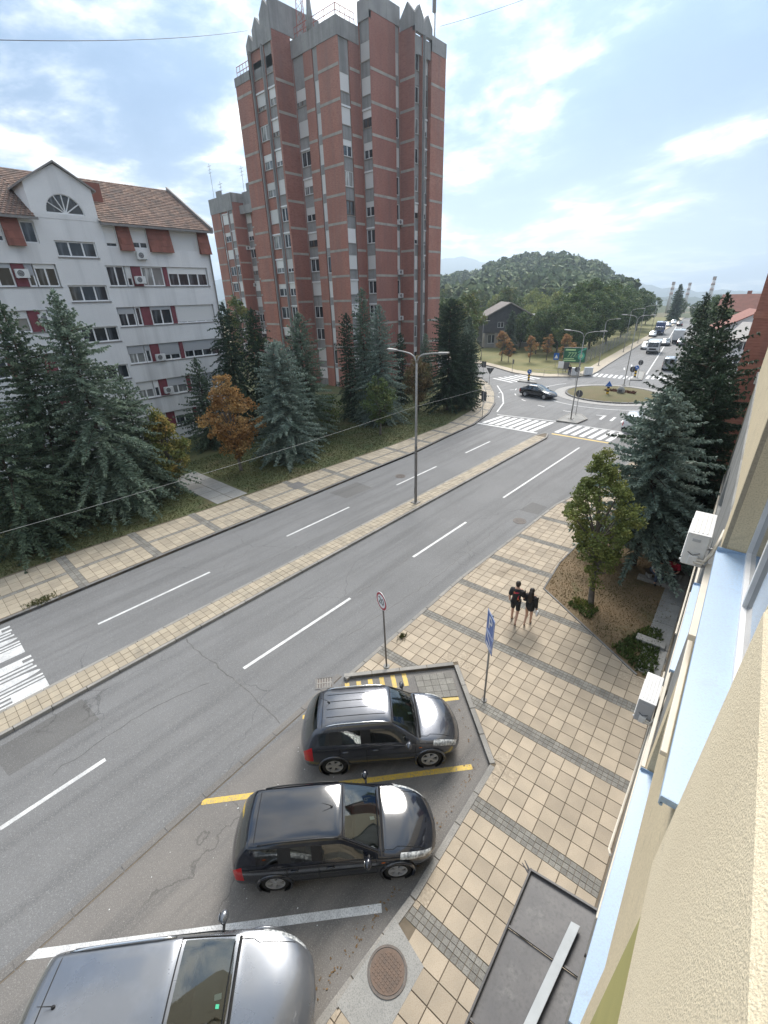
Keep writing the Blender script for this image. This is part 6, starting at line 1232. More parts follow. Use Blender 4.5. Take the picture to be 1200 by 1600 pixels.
# glazing map per type: (windscreen cells, rear glass cells, side glass cells by name)
GLZ = dict(SUV=((10, 12), (2, 4), [(4, 5, 'q'), (6, 7, 'r'), (8, 11, 'f')], (14, 17), (1, 3)), WAG=((11, 13), (2, 4), [(5, 6, 'q'), (7, 8, 'r'), (9, 12, 'f')], (15, 18), (1, 3)), SED=((11, 13), (4, 6), [(5, 6, 'q'), (7, 8, 'r'), (9, 12, 'f')], (14, 16), (0, 2)), VAN=((7, 9), (0, 1), [(3, 4, 'n'), (4, 5, 'r'), (6, 8, 'f')], (10, 11), (1, 2)))
SECS = dict(SUV=SUV, WAG=WAG, SED=SED, VAN=VAN)
def body_mesh(kind, sub):
    S = SECS[kind]; n = 10; V = []; F = []; Mi = []
    ws, rg, sg, hl, tl_ = GLZ[kind]
    xf = max(s[0] for s in S); xr = min(s[0] for s in S); hw_ = max(s[1][3][0] for s in S)
    def bow(x, y):
        f = min(1, max(0, (x - .3) / (xf - .3))); r_ = min(1, max(0, (-x - 1.0) / (-xr - 1.0))); return x + (.24 * f**.8 - .13 * r_) * ((1 - (y / hw_)**2) - .62)
    for x, ring_ in S:
        V += [(bow(x, y), y, z) for y, z in ring_] + [(bow(x, y), -y, z) for y, z in ring_[1:-1]]
    m = 18; idx = lambda i, k: i*m + (k if k >= 0 else 9 - k) ; 
    order = list(range(10)) + list(range(17, 9, -1))           # around the section
    def ringpair(a): return a if a < 9 else 17 - a               # which ring interval (0..8)
    for i in range(len(S) - 1):
        for a in range(18):
            p, q = order[a], order[(a + 1) % 18]; r = ringpair(a); F.append((i*m + p, (i+1)*m + p, (i+1)*m + q, i*m + q)); left = a < 9; t = 0
            if ws[0] <= i < ws[1] and r >= 7: t = 1
            elif rg[0] <= i < rg[1] and r >= 7: t = 2
            elif r == 5 and any(a0 <= i < a1 for a0, a1, _ in sg):
                for a0, a1, nm in sg:
                    if a0 <= i < a1: t = {'f': 3, 'r': 4, 'q': 5, 'n': 0}[nm] + (0 if left else 3) if nm != 'n' else 0
            elif r == 5 and sg[0][0] <= i < sg[-1][1]: t = 9
            elif hl[0] <= i < hl[1] and r in (4, 5): t = 10 if left else 11
            elif tl_[0] <= i < tl_[1] and r in (3, 4): t = 12 if left else 13
            elif r <= 1: t = 14
            Mi.append(t)
    F.append(tuple(reversed([p for p in order]))); Mi.append(0); F.append(tuple((len(S)-1)*m + p for p in order)); Mi.append(0)
    me = bpy.data.meshes.new('tmp'); me.from_pydata(V, [], F); me.polygons.foreach_set('material_index', Mi)
    for k in range(15): me.materials.append(None)
    o = bpy.data.objects.new('tmp', me); COL.objects.link(o); md = o.modifiers.new('s', 'SUBSURF'); md.levels = sub; md.render_levels = sub
    dg = bpy.context.evaluated_depsgraph_get(); ev = o.evaluated_get(dg); me2 = bpy.data.meshes.new_from_object(ev); COL.objects.unlink(o); bpy.data.objects.remove(o); bm = bmesh.new(); bm.from_mesh(me2); bmesh.ops.recalc_face_normals(bm, faces=bm.faces)
    bvh = BVHTree.FromBMesh(bm); verts = [v.co.copy() for v in bm.verts]; groups = {}
    for f in bm.faces: groups.setdefault(f.material_index, []).append([v.index for v in f.verts])
    bm.free(); out = {}
    for t, fs in groups.items():
        used = sorted({i for f in fs for i in f}); mp = {i: k for k, i in enumerate(used)}; out[t] = ([tuple(verts[i]) for i in used], [tuple(mp[i] for i in f) for f in fs])
    return out, bvh
WH = {}
def wheel_mesh(r, w):
    k = (r, w)
    if k in WH: return WH[k]
    n = 28; t = MB(); prof = [(r*.66, -w/2 + .01), (r*.80, -w/2), (r*.95, -w/2 + .012), (r, -w/2 + .045), (r, w/2 - .045), (r*.95, w/2 - .012), (r*.80, w/2), (r*.66, w/2 - .01)]
    V = [(a*math.cos(2*PI*j/n), b_, a*math.sin(2*PI*j/n)) for a, b_ in prof for j in range(n)]; F = [(i*n + j, i*n + (j+1) % n, (i+1)*n + (j+1) % n, (i+1)*n + j) for i in range(len(prof) - 1) for j in range(n)]; t.add(V, F)
    rim = MB(); V = [(a*math.cos(2*PI*j/n), b_, a*math.sin(2*PI*j/n)) for a, b_ in ((r*.67, w/2 - .015), (r*.67, w/2 - .005), (r*.60, w/2 - .01), (r*.58, 0)) for j in range(n)]; rim.add(V, [(i*n + j, i*n + (j+1) % n, (i+1)*n + (j+1) % n, (i+1)*n + j) for i in range(3) for j in range(n)])
    for s in range(5):
        a = 2*PI*s/5; ca, sa = math.cos(a), math.sin(a)
        def pt(u, v_, y): return (u*ca - v_*sa, y, u*sa + v_*ca)
        rim.add([pt(.03, -.035, w/2 - .02), pt(.03, .035, w/2 - .02), pt(r*.62, .05, w/2 - .012), pt(r*.62, -.05, w/2 - .012), pt(.03, -.035, w/2 - .05), pt(.03, .035, w/2 - .05), pt(r*.62, .05, w/2 - .05), pt(r*.62, -.05, w/2 - .05)], [(3, 2, 1, 0), (0, 1, 5, 4), (1, 2, 6, 5), (3, 0, 4, 7)])
    rim.tube([(0, w/2 - .05, 0), (0, w/2 - .008, 0)], .055, 12)
    dk = MB(); dk.tube([(0, -.04, 0), (0, w/2 - .06, 0)], r*.6, 24)
    WH[k] = (t.mesh('tyre', MATS['rubber'], True), rim.mesh('rim', MATS['alloy']), dk.mesh('brake_disc', MATS['trim_black'])); return WH[k]
BM = {}
def car(name, label, kind, paintm, x, y, heading, z=RZ, sub=2, scale=(1, 1, 1), detail=2, cat='car', group=None, wb=(1.32, -1.28), wr=.325, rails=None, rear_tint='tinted_glass', antenna=None):
    t = thing(name, label, cat, (x, y, z + .008), heading, group); t.scale = scale
    if (kind, sub) not in BM: BM[(kind, sub)] = body_mesh(kind, sub)
    grp, bvh = BM[(kind, sub)]; S = SECS[kind]; hw = max(s[1][3][0] for s in S)
    nm = {0: ('body', paintm), 1: ('windscreen', 'windscreen_glass'), 2: ('rear_window', rear_tint), 3: ('side_window', 'tinted_glass'), 4: ('side_window', rear_tint), 5: ('side_window', rear_tint), 6: ('side_window', 'tinted_glass'), 7: ('side_window', rear_tint), 8: ('side_window', rear_tint), 9: ('pillar', 'trim_black'), 10: ('headlight', 'lamp_shell'), 11: ('headlight', 'lamp_shell'), 12: ('tail_light', 'lamp_red'), 13: ('tail_light', 'lamp_red'), 14: ('underbody', 'trim_black')}
    for k, (V, F) in grp.items():
        n_, mm = nm[k]; m = MB()
        if k in (0, 14, 12, 13):
            def clear(f):
                cx, cy, cz = (sum(V[i][q] for i in f)/len(f) for q in range(3)); return abs(cy) > hw*.62 and any(math.hypot(cx - wx, cz - wr - .012) < wr + .03 for wx in wb)
            F = [f for f in F if not clear(f)]
        m.add(V, F); m.build(n_, MATS[mm], t, smooth=True)
    ty, ri, bd_ = wheel_mesh(wr, .21)
    for wx in wb:
        for s in (1, -1):
            wo = place('wheel', None, t, (wx, s*(hw - .125), wr)); 
            if s < 0: wo.rotation_euler = (0, 0, PI)
            place('tyre', ty, wo); place('rim', ri, wo); place('brake_disc', bd_, wo)
            m = MB(); m.tube([(wx, s*(hw - .40), wr + .012), (wx, s*(hw - .012), wr + .012)], wr + .05, 30, cap=False); n0 = len(m.v); m.add([(wx, s*(hw - .40), wr + .012)] + [(wx + (wr + .05)*math.cos(2*PI*j/30), s*(hw - .40), wr + .012 + (wr + .05)*math.sin(2*PI*j/30)) for j in range(30)], [(0, j + 1, (j + 1) % 30 + 1) for j in range(30)]); m.build('wheel_arch', MATS['trim_black'], t)
            if detail >= 1:
                m = MB(); m.tube([(wx + (wr + .048)*math.cos(a), s*(hw - .010 - .02*max(0, .3 - (math.sin(a) + 1)*.5)), wr + .012 + (wr + .048)*math.sin(a)) for a in [math.radians(-28 + 236*i/26) for i in range(27)]], .034, 8); m.build('arch_lip', MATS[paintm], t, smooth=True)
    def side(px, pz, s): 
        h_ = bvh.ray_cast(Vector((px, s*3, pz)), Vector((0, -s, 0))); return h_[0] + Vector((0, s*.004, 0)) if h_[0] else None
    def top(px, py):
        h_ = bvh.ray_cast(Vector((px, py, 3)), Vector((0, 0, -1))); return h_[0] + Vector((0, 0, .004)) if h_[0] else None
    def ribbon(nm_, P_, r, mm):
        P_ = [p for p in P_ if p is not None]
        if len(P_) > 1: m = MB(); m.tube(P_, r, 5); m.build(nm_, MATS[mm], t)
    if detail >= 1:
        sg = GLZ[kind][2]; xs = [S[a][0] for a in (sg[1][0] - 0, sg[1][1])]; cow = S[GLZ[kind][0][1]][0]
        zb, zm = S[8][1][1][1] + .16, S[8][1][5][1]
        for s in (1, -1):
            m = MB(); m.ell((cow - .30, s*(hw + .10), zm + .10), (.075, .115, .085), 14, 10); mo = m.build('mirror', MATS['trim_black' if detail < 2 else paintm], t, smooth=True)
            m = MB(); m.tube([(cow - .28, s*(hw - .08), zm + .04), (cow - .29, s*(hw + .06), zm + .07)], .025, 8); m.build('mirror_arm', MATS['trim_black'], mo)
            m = MB(); m.tube([(cow - .372, s*(hw + .10), zm + .10), (cow - .376, s*(hw + .10), zm + .10)], .07, 14); m.build('mirror_glass', MATS['chrome'], mo)
        fr = max(s[0] for s in S); re = min(s[0] for s in S)
        m = MB(); m.box(fr - .06, fr + .004, -.30, .30, .40, .50); m.build('grille', MATS['trim_black'], t, bevel=.02); m = MB(); m.box(fr + .005, fr + .012, -.26, .26, .31, .385); m.build('number_plate', MATS['blank_plate'], t); m = MB(); m.box(re - .014, re - .004, -.26, .26, .52, .62); m.build('number_plate', MATS['blank_plate'], t)
    if detail >= 2:
        zz = lambda a, b_, n_: [a + (b_ - a)*i/(n_ - 1) for i in range(n_)]
        for s in (1, -1):
            for dx in (xs[0] - .02, xs[1] + .05, cow - .12): ribbon('door_seam', [side(dx + (.05 if dx == cow - .12 else 0)*0, q, s) for q in zz(zb, zm - .01, 9)], .006, 'trim_black')
            ribbon('sill_seam', [side(q, zb, s) for q in zz(xs[0] - .02, cow - .12, 12)], .006, 'trim_black'); ribbon('side_moulding', [side(q, zb + .26, s) for q in zz(xs[0] - .35, cow + .1, 16)], .012, 'trim_black')
            ribbon('window_trim', [side(q, zm - .015, s) for q in zz(S[GLZ[kind][2][0][0]][0], cow - .2, 16)], .009, 'trim_black')
            for hx in (xs[0] + .14, xs[1] + .30):
                p = side(hx, zm - .12, s)
                if p: m = MB(); m.ell(tuple(p + Vector((0, s*.012, 0))), (.095, .02, .018), 10, 6); m.build('door_handle', MATS[paintm], t, smooth=True)
            p = side(cow + .02, zm - .18, s)
            if p: m = MB(); m.ell(tuple(p), (.045, .008, .015), 10, 6); m.build('side_repeater', MATS['lamp_amber'], t)
            fy = S[-4][1][7][0]
            ribbon('bonnet_seam', [top(q, s*(.60 + .06*(1 if q < cow + .3 else 0))) for q in zz(cow + .04, fr - .26, 10)], .005, 'trim_black')
            # wiper and its arm
        for (y0, y1) in ((.62, -.02), (.02, -.58)): ribbon('wiper', [top(cow - .05 - .10*abs(i - 4)/4*0, y0 + (y1 - y0)*i/8) + Vector((0, 0, .015)) for i in range(9) if top(cow - .05, y0 + (y1 - y0)*i/8)], .009, 'trim_black')
        ribbon('cowl_panel', [top(cow + .03, q) for q in zz(-.70, .70, 14)], .028, 'trim_black')
        rr_ = S[GLZ[kind][1][1]][0]; hd = S[GLZ[kind][0][0]][0]
        ribbon('tailgate_seam', [top(rr_ + .14, q) for q in zz(-.60, .60, 12)], .007, 'trim_black'); ribbon('windscreen_trim', [top(hd + .02, q) for q in zz(-.60, .60, 12)], .012, 'trim_black')
        for s in (1, -1): ribbon('windscreen_trim', [top(hd + .02 + (cow - hd)*i/10, s*(.585 + .135*i/10)) for i in range(10)], .010, 'trim_black')
        if rails:
            for s in (1, -1):
                P_ = [top(rr_ + .22 + (hd - rr_ - .30)*i/12, s*.60) for i in range(13)]; P_ = [p for p in P_ if p]
                P_ = [p + Vector((0, 0, .005 + .035*min(1, 3*min(i, len(P_) - 1 - i)/len(P_)*2))) for i, p in enumerate(P_)]; m = MB(); m.tube(P_, .017, 8); m.build('roof_rail', MATS[rails], t, smooth=True)
            if kind == 'SUV':
                for q in (-.36, -.12, .12, .36): ribbon('roof_groove', [top(rr_ + .25 + (hd - rr_ - .4)*i/10, q) for i in range(11)], .007, 'trim_black')
        if antenna:
            p = top(antenna[0], antenna[1])
            if p: m = MB(); m.tube([p, p + Vector((.0, 0, .03))], [.03, .018], 8); m.tube([p + Vector((0, 0, .03)), p + Vector((-.20 if antenna[2] < .5 else -.12, 0, .03 + antenna[2]))], [.008, .004], 6); m.build('aerial', MATS['trim_black'], t)
        # cabin: seats, dashboard, steering wheel
        m = MB(); m.box(S[GLZ[kind][1][1]][0] - .05, cow - .1, -.72, .72, .30, .36); m.build('cabin_floor', MATS['dash'], t)
        for (sx, sy, w_) in ((-.12, .36, .48), (-.12, -.36, .48), (-.95, 0, 1.25)):
            st = MB(); st.box(sx - .26, sx + .26, sy - w_/2, sy + w_/2, .36, .58); se = st.build('seat', MATS['seat_cloth'], t, bevel=.06); st = MB(); st.obox((sx - .22, sy - w_/2, .52), (.13, 0, 0), (0, w_, 0), (-.16, 0, .56)); st.build('seat_back', MATS['seat_cloth'], se, bevel=.05)
            for yy in ((sy,) if w_ < 1 else (sy - .36, sy + .36)): st = MB(); st.obox((sx - .36, yy - .13, 1.09), (.09, 0, 0), (0, .26, 0), (-.03, 0, .15)); st.build('head_rest', MATS['seat_cloth'], se, bevel=.03)
        m = MB(); m.obox((cow - .62, -.70, .70), (.55, 0, .04), (0, 1.40, 0), (0, 0, .17)); m.build('dashboard', MATS['dash'], t, bevel=.05)
        m = MB(); c_ = Vector((cow - .68, .36, .86)); m.tube([c_ + Vector((.06*math.sin(a), .18*math.cos(a), .17*math.sin(a))) for a in [2*PI*i/20 for i in range(21)]], .014, 6); m.tube([c_, c_ + Vector((.2, 0, -.08))], .03, 6); m.build('steering_wheel', MATS['dash'], t)
        p = top(cow - .16, -.05)
        if p: m = MB(); m.obox(p + Vector((-.06, -.05, -.03)), (.10, .02, -.03), (-.01, .07, 0), (0, 0, .003)); m.build('parking_slip', MATS['paper_white'], t)
    return t
def lamp_shell():
    m, nt, b = nodes_of('lamp_shell'); v = vec_of(nt); nt.links.new(mixn(nt, noisen(nt, v, 14, 2, .5, .4, .6), (0.62, 0.64, 0.64), (0.22, 0.23, 0.24)), b.inputs['Base Color']); b.inputs['Roughness'].default_value = .12; b.inputs['Coat Weight'].default_value = 1
lamp_shell()
car('parked_car', 'dark grey compact off-road car with silver roof rails in the farthest parking bay', 'SUV', 'paint_graphite', -5.96, 6.04, math.radians(45.8), wb=(1.29, -1.27), wr=.345, rails='chrome', antenna=(-1.35, 0.1, .16))
car('parked_car', 'black estate car with black roof rails parked between yellow and white lines', 'WAG', 'paint_black', -4.97, 3.43, math.radians(46.3), scale=(1, 1, .97), wb=(1.36, -1.28), wr=.315, rails='trim_black', antenna=(-.02, .02, .14))
c3 = car('parked_car', 'silver grey estate car at the bottom edge, its tail cut by the frame', 'WAG', 'paint_silver', -4.97, -.42, math.radians(47.5), scale=(1.07, 1.07, 1.08), wb=(1.36, -1.28), wr=.325, rails='chrome', antenna=(-1.45, -.05, .06))
# a small green tag behind the silver car windscreen
m = MB(); m.obox((.86, -.20, 1.05), (.05, .0, -.02), (0, .05, 0), (0, 0, .004)); m.build('windscreen_tag', MATS['green_tag'], c3)
car('sedan', 'black saloon car circling left of the roundabout island', 'SED', 'paint_black', -22.7, 53.0, math.radians(-8), sub=2, detail=1)
def far_car(lab, kind, pm, x, y, hd, **k): return car(k.pop('name', 'car'), lab, kind, pm, x, y, math.radians(hd), sub=1, detail=1 if k.pop('near', 0) else 0, rear_tint='tinted_glass', **k)
far_car('pale grey van driving away just beyond the far crossing', 'VAN', 'paint_grey', -15.2, 84.3, 99, name='van', cat='van')
far_car('dark car following the pale vans in the right lane far away', 'SED', 'paint_grey', -20.9, 122.5, 99); far_car('black car farthest in the right lane', 'SED', 'paint_black', -26.9, 154, 99)
far_car('white car at the left kerb behind the oncoming truck', 'SED', 'paint_white', -25.4, 112, -81); far_car('dark car in the left lane behind the oncoming truck', 'SED', 'paint_black', -23.6, 121, -81); far_car('dark car far along the left kerb', 'SED', 'paint_grey', -31.2, 142, -81); far_car('silver car beyond the blue truck on the left', 'SED', 'paint_silver', -36, 182, -81); far_car('white car at the far end of the road', 'SED', 'paint_white', -37.4, 196, -81); far_car('dark car at the far end of the right lane', 'SED', 'paint_black', -33.5, 186, 99)
for i, (x, y, pm, h_) in enumerate(((-10.9, 84.0, 'paint_black', 150), (-12.2, 91, 'paint_black', 152), (-12.9, 95.5, 'paint_white', 150), (-13.6, 100, 'paint_silver', 151), (-15.4, 110, 'paint_grey', 150), (-16.2, 115, 'paint_white', 150), (-17.0, 120, 'paint_red', 150))): far_car(('first and nearest', 'second', 'third, white', 'fourth, silver', 'fifth, grey', 'sixth, white', 'seventh, red')[i] + ' of the cars parked along the right of the far road', 'SED' if i % 2 else 'WAG', pm, x, y, h_, group='cars parked right of the far road')
car('parked_car', 'white car half hidden by the blue spruce near the crossing', 'WAG', 'paint_white', -9.9, 45.4, math.radians(100), sub=1, detail=1)
def truck(lab, x, y, hd, cabm, boxm, L_=6.2, bh=2.5):
    t = thing('truck', lab, 'truck', (x, y, RZ), math.radians(hd)); m = MB(); m.add([(L_/2 - 1.9, -1.05, .5), (L_/2, -1.05, .5), (L_/2, -1.0, 1.25), (L_/2 - .35, -.95, 2.2), (L_/2 - 1.9, -1.0, 2.3), (L_/2 - 1.9, 1.05, .5), (L_/2, 1.05, .5), (L_/2, 1.0, 1.25), (L_/2 - .35, .95, 2.2), (L_/2 - 1.9, 1.0, 2.3)], [(0, 1, 2, 3, 4), (9, 8, 7, 6, 5), (1, 6, 7, 2), (3, 8, 9, 4), (0, 4, 9, 5), (2, 7, 8, 3)]); m.build('cab', MATS[cabm], t, bevel=.06)
    m = MB(); m.quad((L_/2 + .012, -.9, 1.30), (L_/2 + .012, .9, 1.30), (L_/2 - .31, .85, 2.12), (L_/2 - .31, -.85, 2.12)); m.build('windscreen', MATS['pane'], t)
    for s in (1, -1): m = MB(); m.box(L_/2 - 1.4, L_/2 - .5, s*1.03 - .01, s*1.03 + .01, 1.35, 2.05); m.build('side_window', MATS['pane'], t); m = MB(); m.box(L_/2 - .01, L_/2 + .02, s*.75 - .15, s*.75 + .15, .68, .88); m.build('headlight', MATS['lamp_shell'], t); m = MB(); m.box(L_/2 - .35, L_/2 - .2, s*1.25 - .1, s*1.25 + .1, 1.5, 1.95); m.build('mirror', MATS['trim_black'], t)
    m = MB(); m.box(-L_/2, L_/2 - 2.0, -1.15, 1.15, .85, .85 + bh - .2); m.build('cargo_box', MATS[boxm], t, bevel=.04); m = MB(); m.box(-L_/2, L_/2 - .2, -.9, .9, .45, .84); m.build('chassis', MATS['trim_black'], t); m = MB(); m.box(L_/2 - .02, L_/2 + .03, -1.0, 1.0, .42, .62); m.box(L_/2 - .01, L_/2 + .015, -.6, .6, .75, 1.1); m.build('bumper', MATS['trim_black'], t)
    ty, ri, bd_ = wheel_mesh(.42, .26)
    for wx in (L_/2 - .95, -L_/2 + 1.3):
        for s in (1, -1): wo = place('wheel', None, t, (wx, s*.92, .42), (0, 0, 0 if s > 0 else PI)); place('tyre', ty, wo); place('rim', ri, wo)
truck('white box truck coming towards the roundabout on the far road', -22.5, 105.5, -81, 'paint_white', 'paint_white', 5.6, 1.7)
truck('pale box truck driving away in the middle of the far road', -22.6, 127.5, 99, 'paint_grey', 'paint_white', 6.0, 2.3); truck('blue truck at the left kerb far along the road', -31.5, 150, -81, 'paint_blue', 'paint_blue', 7.5, 2.6)
# ------------------------------------------------------------------ street furniture, signs, wires
mat('galv', (0.36, 0.36, 0.355), (0.28, 0.28, 0.275), 0.55, 4, metal=.3); mat('galv_dark', (0.16, 0.155, 0.15), (0.22, 0.20, 0.18), 0.6, 4); mat('sign_white', (0.80, 0.80, 0.80), None, 0.4); mat('sign_red', (0.42, 0.03, 0.045), None, 0.4); mat('sign_black', (0.015, 0.015, 0.015), None, 0.45); mat('sign_blue', (0.015, 0.11, 0.42), (0.02, 0.13, 0.45), 0.35, 3); mat('sign_back', (0.075, 0.075, 0.08), (0.10, 0.10, 0.10), 0.6, 3); mat('hazard_yellow', (0.70, 0.42, 0.02), None, 0.45); mat('bill_green', (0.012, 0.085, 0.045), (0.03, 0.14, 0.075), 0.4, 1.2); mat('bill_pale', (0.42, 0.62, 0.30), None, 0.5); mat('bill_mint', (0.10, 0.42, 0.30), (0.05, 0.28, 0.19), 0.45, 1.5); mat('lamp_lens', (0.62, 0.62, 0.60), None, .25); mat('wire', (0.02, 0.02, 0.02), None, .6); mat('wire_pale', (0.35, 0.36, 0.36), None, .5)
def text_mesh(name, s, size, mname, ext=.002, shear=0.0):
    c = bpy.data.curves.new(name, 'FONT'); c.body = s; c.size = size; c.extrude = ext; c.align_x = 'CENTER'; c.align_y = 'CENTER'; c.shear = shear
    o = bpy.data.objects.new('t', c); COL.objects.link(o); me = bpy.data.meshes.new_from_object(o.evaluated_get(bpy.context.evaluated_depsgraph_get())); COL.objects.unlink(o); bpy.data.objects.remove(o); me.materials.clear(); me.materials.append(MATS[mname]); return me
def on_face(parent, name, me, y, z, x=0.0): return place(name, me, parent, (x, y, z), (PI/2, 0, 0))
def disc(m, r, y0, y1, z, n=32): return m.tube([(0, y0, z), (0, y1, z)], r, n)
def heading_of(nx, ny): return math.atan2(ny, nx) + PI/2          # local -y is the face normal
# 20 km/h sign
t = thing('speed_limit_sign', 'round red-rimmed 20 sign on a leaning grey post at the kerb tip', 'sign', (-7.72, 8.25, 0), heading_of(-.30, -.95))
m = MB(); m.tube([(.05, 0, 0), (-.08, 0, 3.0)], .03, 10); m.build('post', MATS['galv_dark'], t, smooth=True); m = MB(); m.cyl((.05, 0), .11, 0, .03, 12); m.build('base_plate', MATS['concrete'], t)
f = place('sign_face', None, t, (-.075, -.045, 2.72)); m = MB(); disc(m, .32, 0, .012, 0); m.build('backing', MATS['sign_white'], f); m = MB(); disc(m, .305, -.003, .0, 0); m.build('red_ring', MATS['sign_red'], f); m = MB(); disc(m, .235, -.006, -.0031, 0); m.build('white_field', MATS['sign_white'], f)
on_face(f, 'numerals', text_mesh('numerals', '20', .34, 'sign_black'), -.009, .0)
# parking sign
t = thing('parking_sign', 'blue parking sign with a white P above a blue extra panel on the pavement', 'sign', (-4.42, 9.18, 0), heading_of(-.68, -.73))
m = MB(); m.tube([(0, 0, 0), (0, 0, 3.35)], .03, 10); m.build('post', MATS['galv'], t, smooth=True); m = MB(); m.cyl((0, 0), .09, 0, .02, 12); m.build('base_plate', MATS['galv_dark'], t)
f = place('sign_face', None, t, (0, -.045, 0))
for (z0, z1, nm) in ((2.68, 3.36, 'parking_panel'), (2.12, 2.66, 'extra_panel')):
    m = MB(); m.box(-.31, .31, 0, .012, z0, z1); m.build(nm, MATS['sign_blue'], f, bevel=.004); m = MB()
    for a in ((-.29, .29, z0 + .015, z0 + .03), (-.29, .29, z1 - .03, z1 - .015), (-.29, -.275, z0 + .03, z1 - .03), (.275, .29, z0 + .03, z1 - .03)): m.box(a[0], a[1], -.003, .0, a[2], a[3])
    m.build('border', MATS['sign_white'], f)
on_face(f, 'letter', text_mesh('letter', 'P', .62, 'sign_white'), -.004, 3.02)
m = MB(); m.obox((-.28, -.004, 2.58), (.56, 0, -.34), (0, .003, 0), (0, 0, .05)); m.box(-.20, .16, -.004, -.001, 2.20, 2.27); m.build('panel_mark', MATS['sign_white'], f)
# lamp posts
def lamp(lab, x, y, h_, arms, rz=0.0, group='street lamps', q=.72):
    t = thing('street_lamp', lab, 'street lamp', (x, y, -.01), rz, group); m = MB(); m.tube([(0, 0, 0), (0, 0, h_*.55), (0, 0, h_ - .5)], [.085*q, .07*q, .05*q], 12); m.build('post', MATS['galv'], t, smooth=True); m = MB(); m.box(-.22, .22, -.22, .22, 0, .05); m.build('base_plate', MATS['galv_dark'], t); m = MB(); m.box(-.05, .05, -.092, -.06, .6, 1.0); m.build('hatch', MATS['galv_dark'], t)
    for (dx, dy) in arms:
        m = MB(); m.tube([(0, 0, h_ - .55), (dx*.10, dy*.10, h_ - .22), (dx*.28, dy*.28, h_ - .08), (dx*.62, dy*.62, h_), (dx, dy, h_ + .05)], [.05*q, .045*q, .04*q, .036*q, .034*q], 8); a = m.build('arm', MATS['galv'], t, smooth=True)
        L_ = math.hypot(dx, dy); ux, uy = dx/L_, dy/L_; m = MB(); m.obox((dx - ux*.15 - uy*-.11*-1, dy - uy*.15 - ux*.11, h_ + .0), (ux*.62, uy*.62, .03), (-uy*.22, ux*.22, 0), (0, 0, .09)); hd = m.build('lamp_head', MATS['galv'], a, bevel=.02)
        m = MB(); m.obox((dx - ux*.10 + uy*.08, dy - uy*.10 - ux*.08, h_ - .012), (ux*.5, uy*.5, .03), (-uy*.16, ux*.16, 0), (0, 0, .014)); m.build('lens', MATS['lamp_lens'], a)
    return t
LM = lamp('tall double-armed street lamp on the near median strip', -15.2, 19.4, 8.75, [(-1.55, 0), (1.55, 0)], q=1.0)
m = MB(); m.tube([(0, 0, 0), (0, 0, 3.6)], [.088, .082], 12, False); m.build('grimy_sleeve', MATS['galv_dark'], LM, smooth=True)
lamp('double-armed street lamp on the splitter island by the near crossing', -15.4, 44.6, 8.1, [(-1.5, .2), (1.5, -.2)]); lamp('tall single-armed street lamp on the verge beyond the billboard', -25.2, 82, 7.2, [(1.6, .1)]); lamp('double-armed street lamp rising behind the roundabout island', -16.6, 66.0, 8.5, [(-1.5, .2), (1.5, -.2)])
lamp('single-armed lamp on the left of the far road, nearest the grove', -27.3, 103, 8.0, [(1.8, .3)]); lamp('single-armed lamp farther along the left of the far road', -29.6, 122, 8.0, [(1.8, .3)]); lamp('farthest lamp on the left of the far road', -33.6, 150, 8.5, [(1.8, .3)]); lamp('single-armed lamp beside the side street left of the park', -44.6, 76.5, 7.0, [(1.2, -.6)])
# sign backs and small signs around the roundabout
def pole_sign(lab, x, y, h_, kind, nx, ny, face='sign_back', z=0.0, size=.32):
    t = thing('traffic_sign', lab, 'sign', (x, y, z), heading_of(nx, ny)); m = MB(); m.tube([(0, 0, 0), (0, 0, h_)], .032, 8); m.build('post', MATS['galv'], t, smooth=True); m = MB(); c = h_ - size
    if kind == 'round': disc(m, size, -.05, -.038, c, 24)
    elif kind == 'rect': m.box(-size*.85, size*.85, -.05, -.038, c - size*1.2, c + size)
    elif kind == 'tri': m.add([(-size*1.1, -.05, c + size*.7), (size*1.1, -.05, c + size*.7), (0, -.05, c - size*1.1), (-size*1.1, -.038, c + size*.7), (size*1.1, -.038, c + size*.7), (0, -.038, c - size*1.1)], [(0, 1, 2), (5, 4, 3), (0, 3, 4, 1), (1, 4, 5, 2), (2, 5, 3, 0)])
    elif kind == 'up': m.add([(-size*1.1, -.05, c - size*.7), (size*1.1, -.05, c - size*.7), (0, -.05, c + size*1.1), (-size*1.1, -.038, c - size*.7), (size*1.1, -.038, c - size*.7), (0, -.038, c + size*1.1)], [(2, 1, 0), (3, 4, 5), (0, 1, 4, 3), (1, 2, 5, 4), (2, 0, 3, 5)])
    m.build('plate', MATS[face], t); return t, c
pole_sign('dark rectangular sign seen from behind at the left kerb bend', -22.8, 40.1, 2.6, 'rect', .3, .95, size=.42); pole_sign('inverted triangular yield sign seen from behind at the side street corner', -31.3, 56.3, 2.4, 'tri', -.2, .98, size=.5); pole_sign('rectangular sign seen from behind at the far corner of the side street', -35.2, 61.3, 2.3, 'rect', -.2, .98, size=.4); pole_sign('small dark sign at the park kerb', -34.0, 68.3, 1.9, 'rect', .6, .8, size=.3)
pole_sign('round sign seen from behind on the near splitter island', -15.6, 46.4, 2.5, 'round', .1, 1, size=.36); pole_sign('round dark sign left of the roundabout island', -21.7, 62.3, 2.4, 'round', -.5, .85, size=.34); pole_sign('round dark sign right behind the roundabout island', -16.0, 66.2, 2.4, 'round', .3, .95, size=.38); pole_sign('round sign on the far refuge island', -16.6, 72.2, 2.5, 'round', .3, .95, size=.36)
